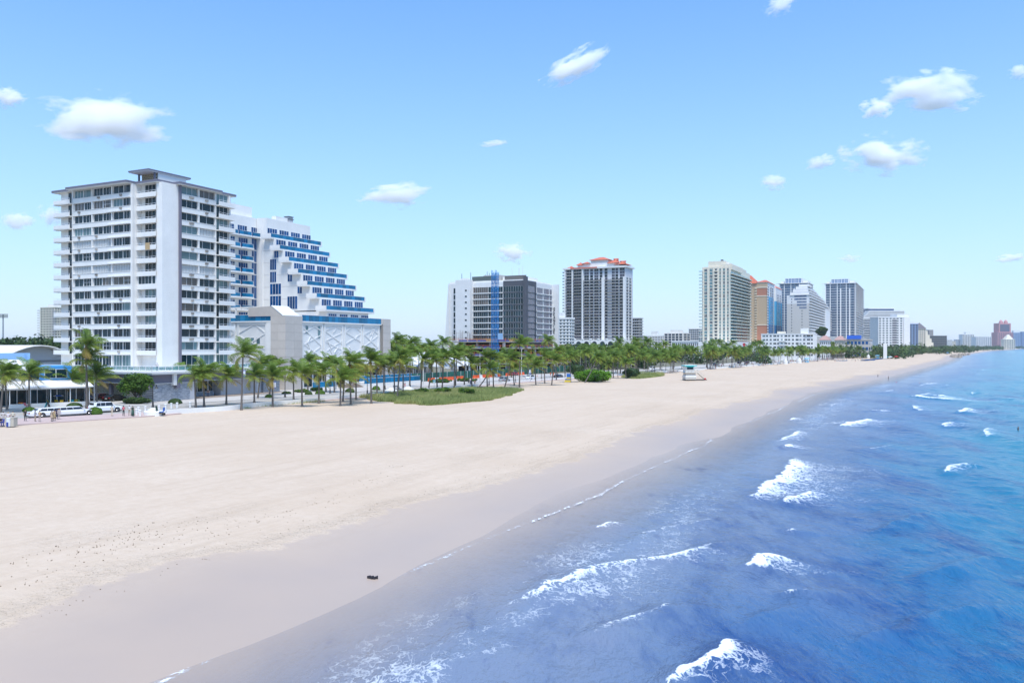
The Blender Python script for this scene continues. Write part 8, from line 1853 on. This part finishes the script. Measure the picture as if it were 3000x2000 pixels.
# ================================================================ clouds and sea haze
def cloud_mat(name, dens, scale, seed):
    m = bpy.data.materials.new(name); m.use_nodes = True; N, L = m.node_tree.nodes, m.node_tree.links; N.clear()
    out_ = N.new('ShaderNodeOutputMaterial'); pv = N.new('ShaderNodeVolumePrincipled'); L.new(pv.outputs[0], out_.inputs['Volume'])
    pv.inputs['Color'].default_value = (0.99, 0.99, 1.0, 1); pv.inputs['Anisotropy'].default_value = 0.0
    tc_ = N.new('ShaderNodeTexCoord'); ob = tc_.outputs['Object']
    ln = N.new('ShaderNodeVectorMath'); ln.operation = 'LENGTH'; L.new(ob, ln.inputs[0])
    mp_ = N.new('ShaderNodeMapping'); mp_.inputs['Location'].default_value = (seed * 3.7, seed * 1.9, seed * 0.7); L.new(ob, mp_.inputs[0])
    n1 = nnoise(N, L, mp_.outputs[0], scale, 5, 0.62)
    v = nmath(N, L, 'ADD', nmath(N, L, 'MULTIPLY', nmath(N, L, 'SUBTRACT', n1, 0.5), 2.6), nmath(N, L, 'SUBTRACT', 0.62, ln.outputs['Value']))
    d = nmap(N, L, v, 0.0, 0.34, 0.0, dens); L.new(d, pv.inputs['Density'])
    return m
def cloud(label, px, py, wpx, hpx, dens=1.0, tilt=0.0, seed=0, Y=7000.0):
    """drifting cumulus puff: an ellipsoid of vapour, Y metres away"""
    k = Y / FPX; q = on_ray(px, Y, zat(py, Y)); rx, rz = wpx * k / 2 * 1.45, hpx * k / 2 * 1.45; ry = (rx * rz) ** 0.5
    bm = bmesh.new(); bmesh.ops.create_icosphere(bm, subdivisions=2, radius=1.0); me = bpy.data.meshes.new('cloud'); bm.to_mesh(me); bm.free()
    me.materials.append(cloud_mat('cloud_vapour', dens * 8.0 / (rz * 2), 1.9, seed))
    o = link('cloud', me, None, q, 0, label, 'cloud', 'small clouds'); o.scale = (rx, ry, rz); o.rotation_euler = (0, -tilt, 0)
CL = [(300, 355, 330, 130, 1.0, 0.0, 'largest cloud, at upper left above the apartment block'), (20, 285, 90, 52, 0.8, 0, 'cloud cut by the left edge of the picture'), (48, 648, 80, 52, 0.7, 0, 'small round cloud at left beside the apartment roof'), (150, 630, 60, 56, 0.6, 0, 'cloud half hidden behind the apartment roof corner'), (1160, 572, 175, 62, 0.75, 0.1, 'wide faint cloud in the middle above the road'), (1690, 190, 190, 62, 0.75, 0.5, 'slanting wispy cloud at top centre'), (1500, 742, 90, 52, 0.8, 0, 'small cloud low between the hotel and the orange roofed tower'), (2730, 270, 250, 98, 1.2, 0.0, 'largest cloud at upper right'), (2568, 318, 82, 50, 1.0, 0, 'small cloud just left below the large right one'), (2590, 453, 205, 95, 1.2, 0.0, 'plump cloud below the two upper right ones'), (2405, 475, 85, 36, 0.55, 0.2, 'thin cloud left of the plump right one'), (2268, 533, 70, 40, 0.6, 0, 'faint puff above the cream tower'), (2290, 12, 90, 50, 0.5, 0.3, 'faint cloud at the top edge right of centre'), (2985, 212, 50, 40, 0.6, 0, 'cloud cut by the right edge, upper'), (2965, 755, 90, 22, 0.5, 0.1, 'thin cloud low at the right edge'), (2490, 758, 60, 22, 0.3, 0, 'faint wisp right of the glass towers'), (1447, 420, 80, 16, 0.35, 0.1, 'thin faint wisp in the centre of the sky')]
for i, (px, py, w_, h_, d_, t_, lb) in enumerate(CL): cloud(lb, px, py, w_, h_, d_, t_, i + 1)

def haze():
    me = MB().box(-30000, 30000, -3000, 45000, -11, 150).mesh('haze', white); me.materials.clear()
    m = bpy.data.materials.new('sea_haze'); m.use_nodes = True; N, L = m.node_tree.nodes, m.node_tree.links; N.clear()
    o_ = N.new('ShaderNodeOutputMaterial'); pv = N.new('ShaderNodeVolumePrincipled'); L.new(pv.outputs[0], o_.inputs['Volume'])
    pv.inputs['Color'].default_value = (0.93, 0.96, 1.0, 1); pv.inputs['Density'].default_value = 0.00005; pv.inputs['Anisotropy'].default_value = 0.2
    me.materials.append(m); link('haze', me, kind='stuff')
haze()
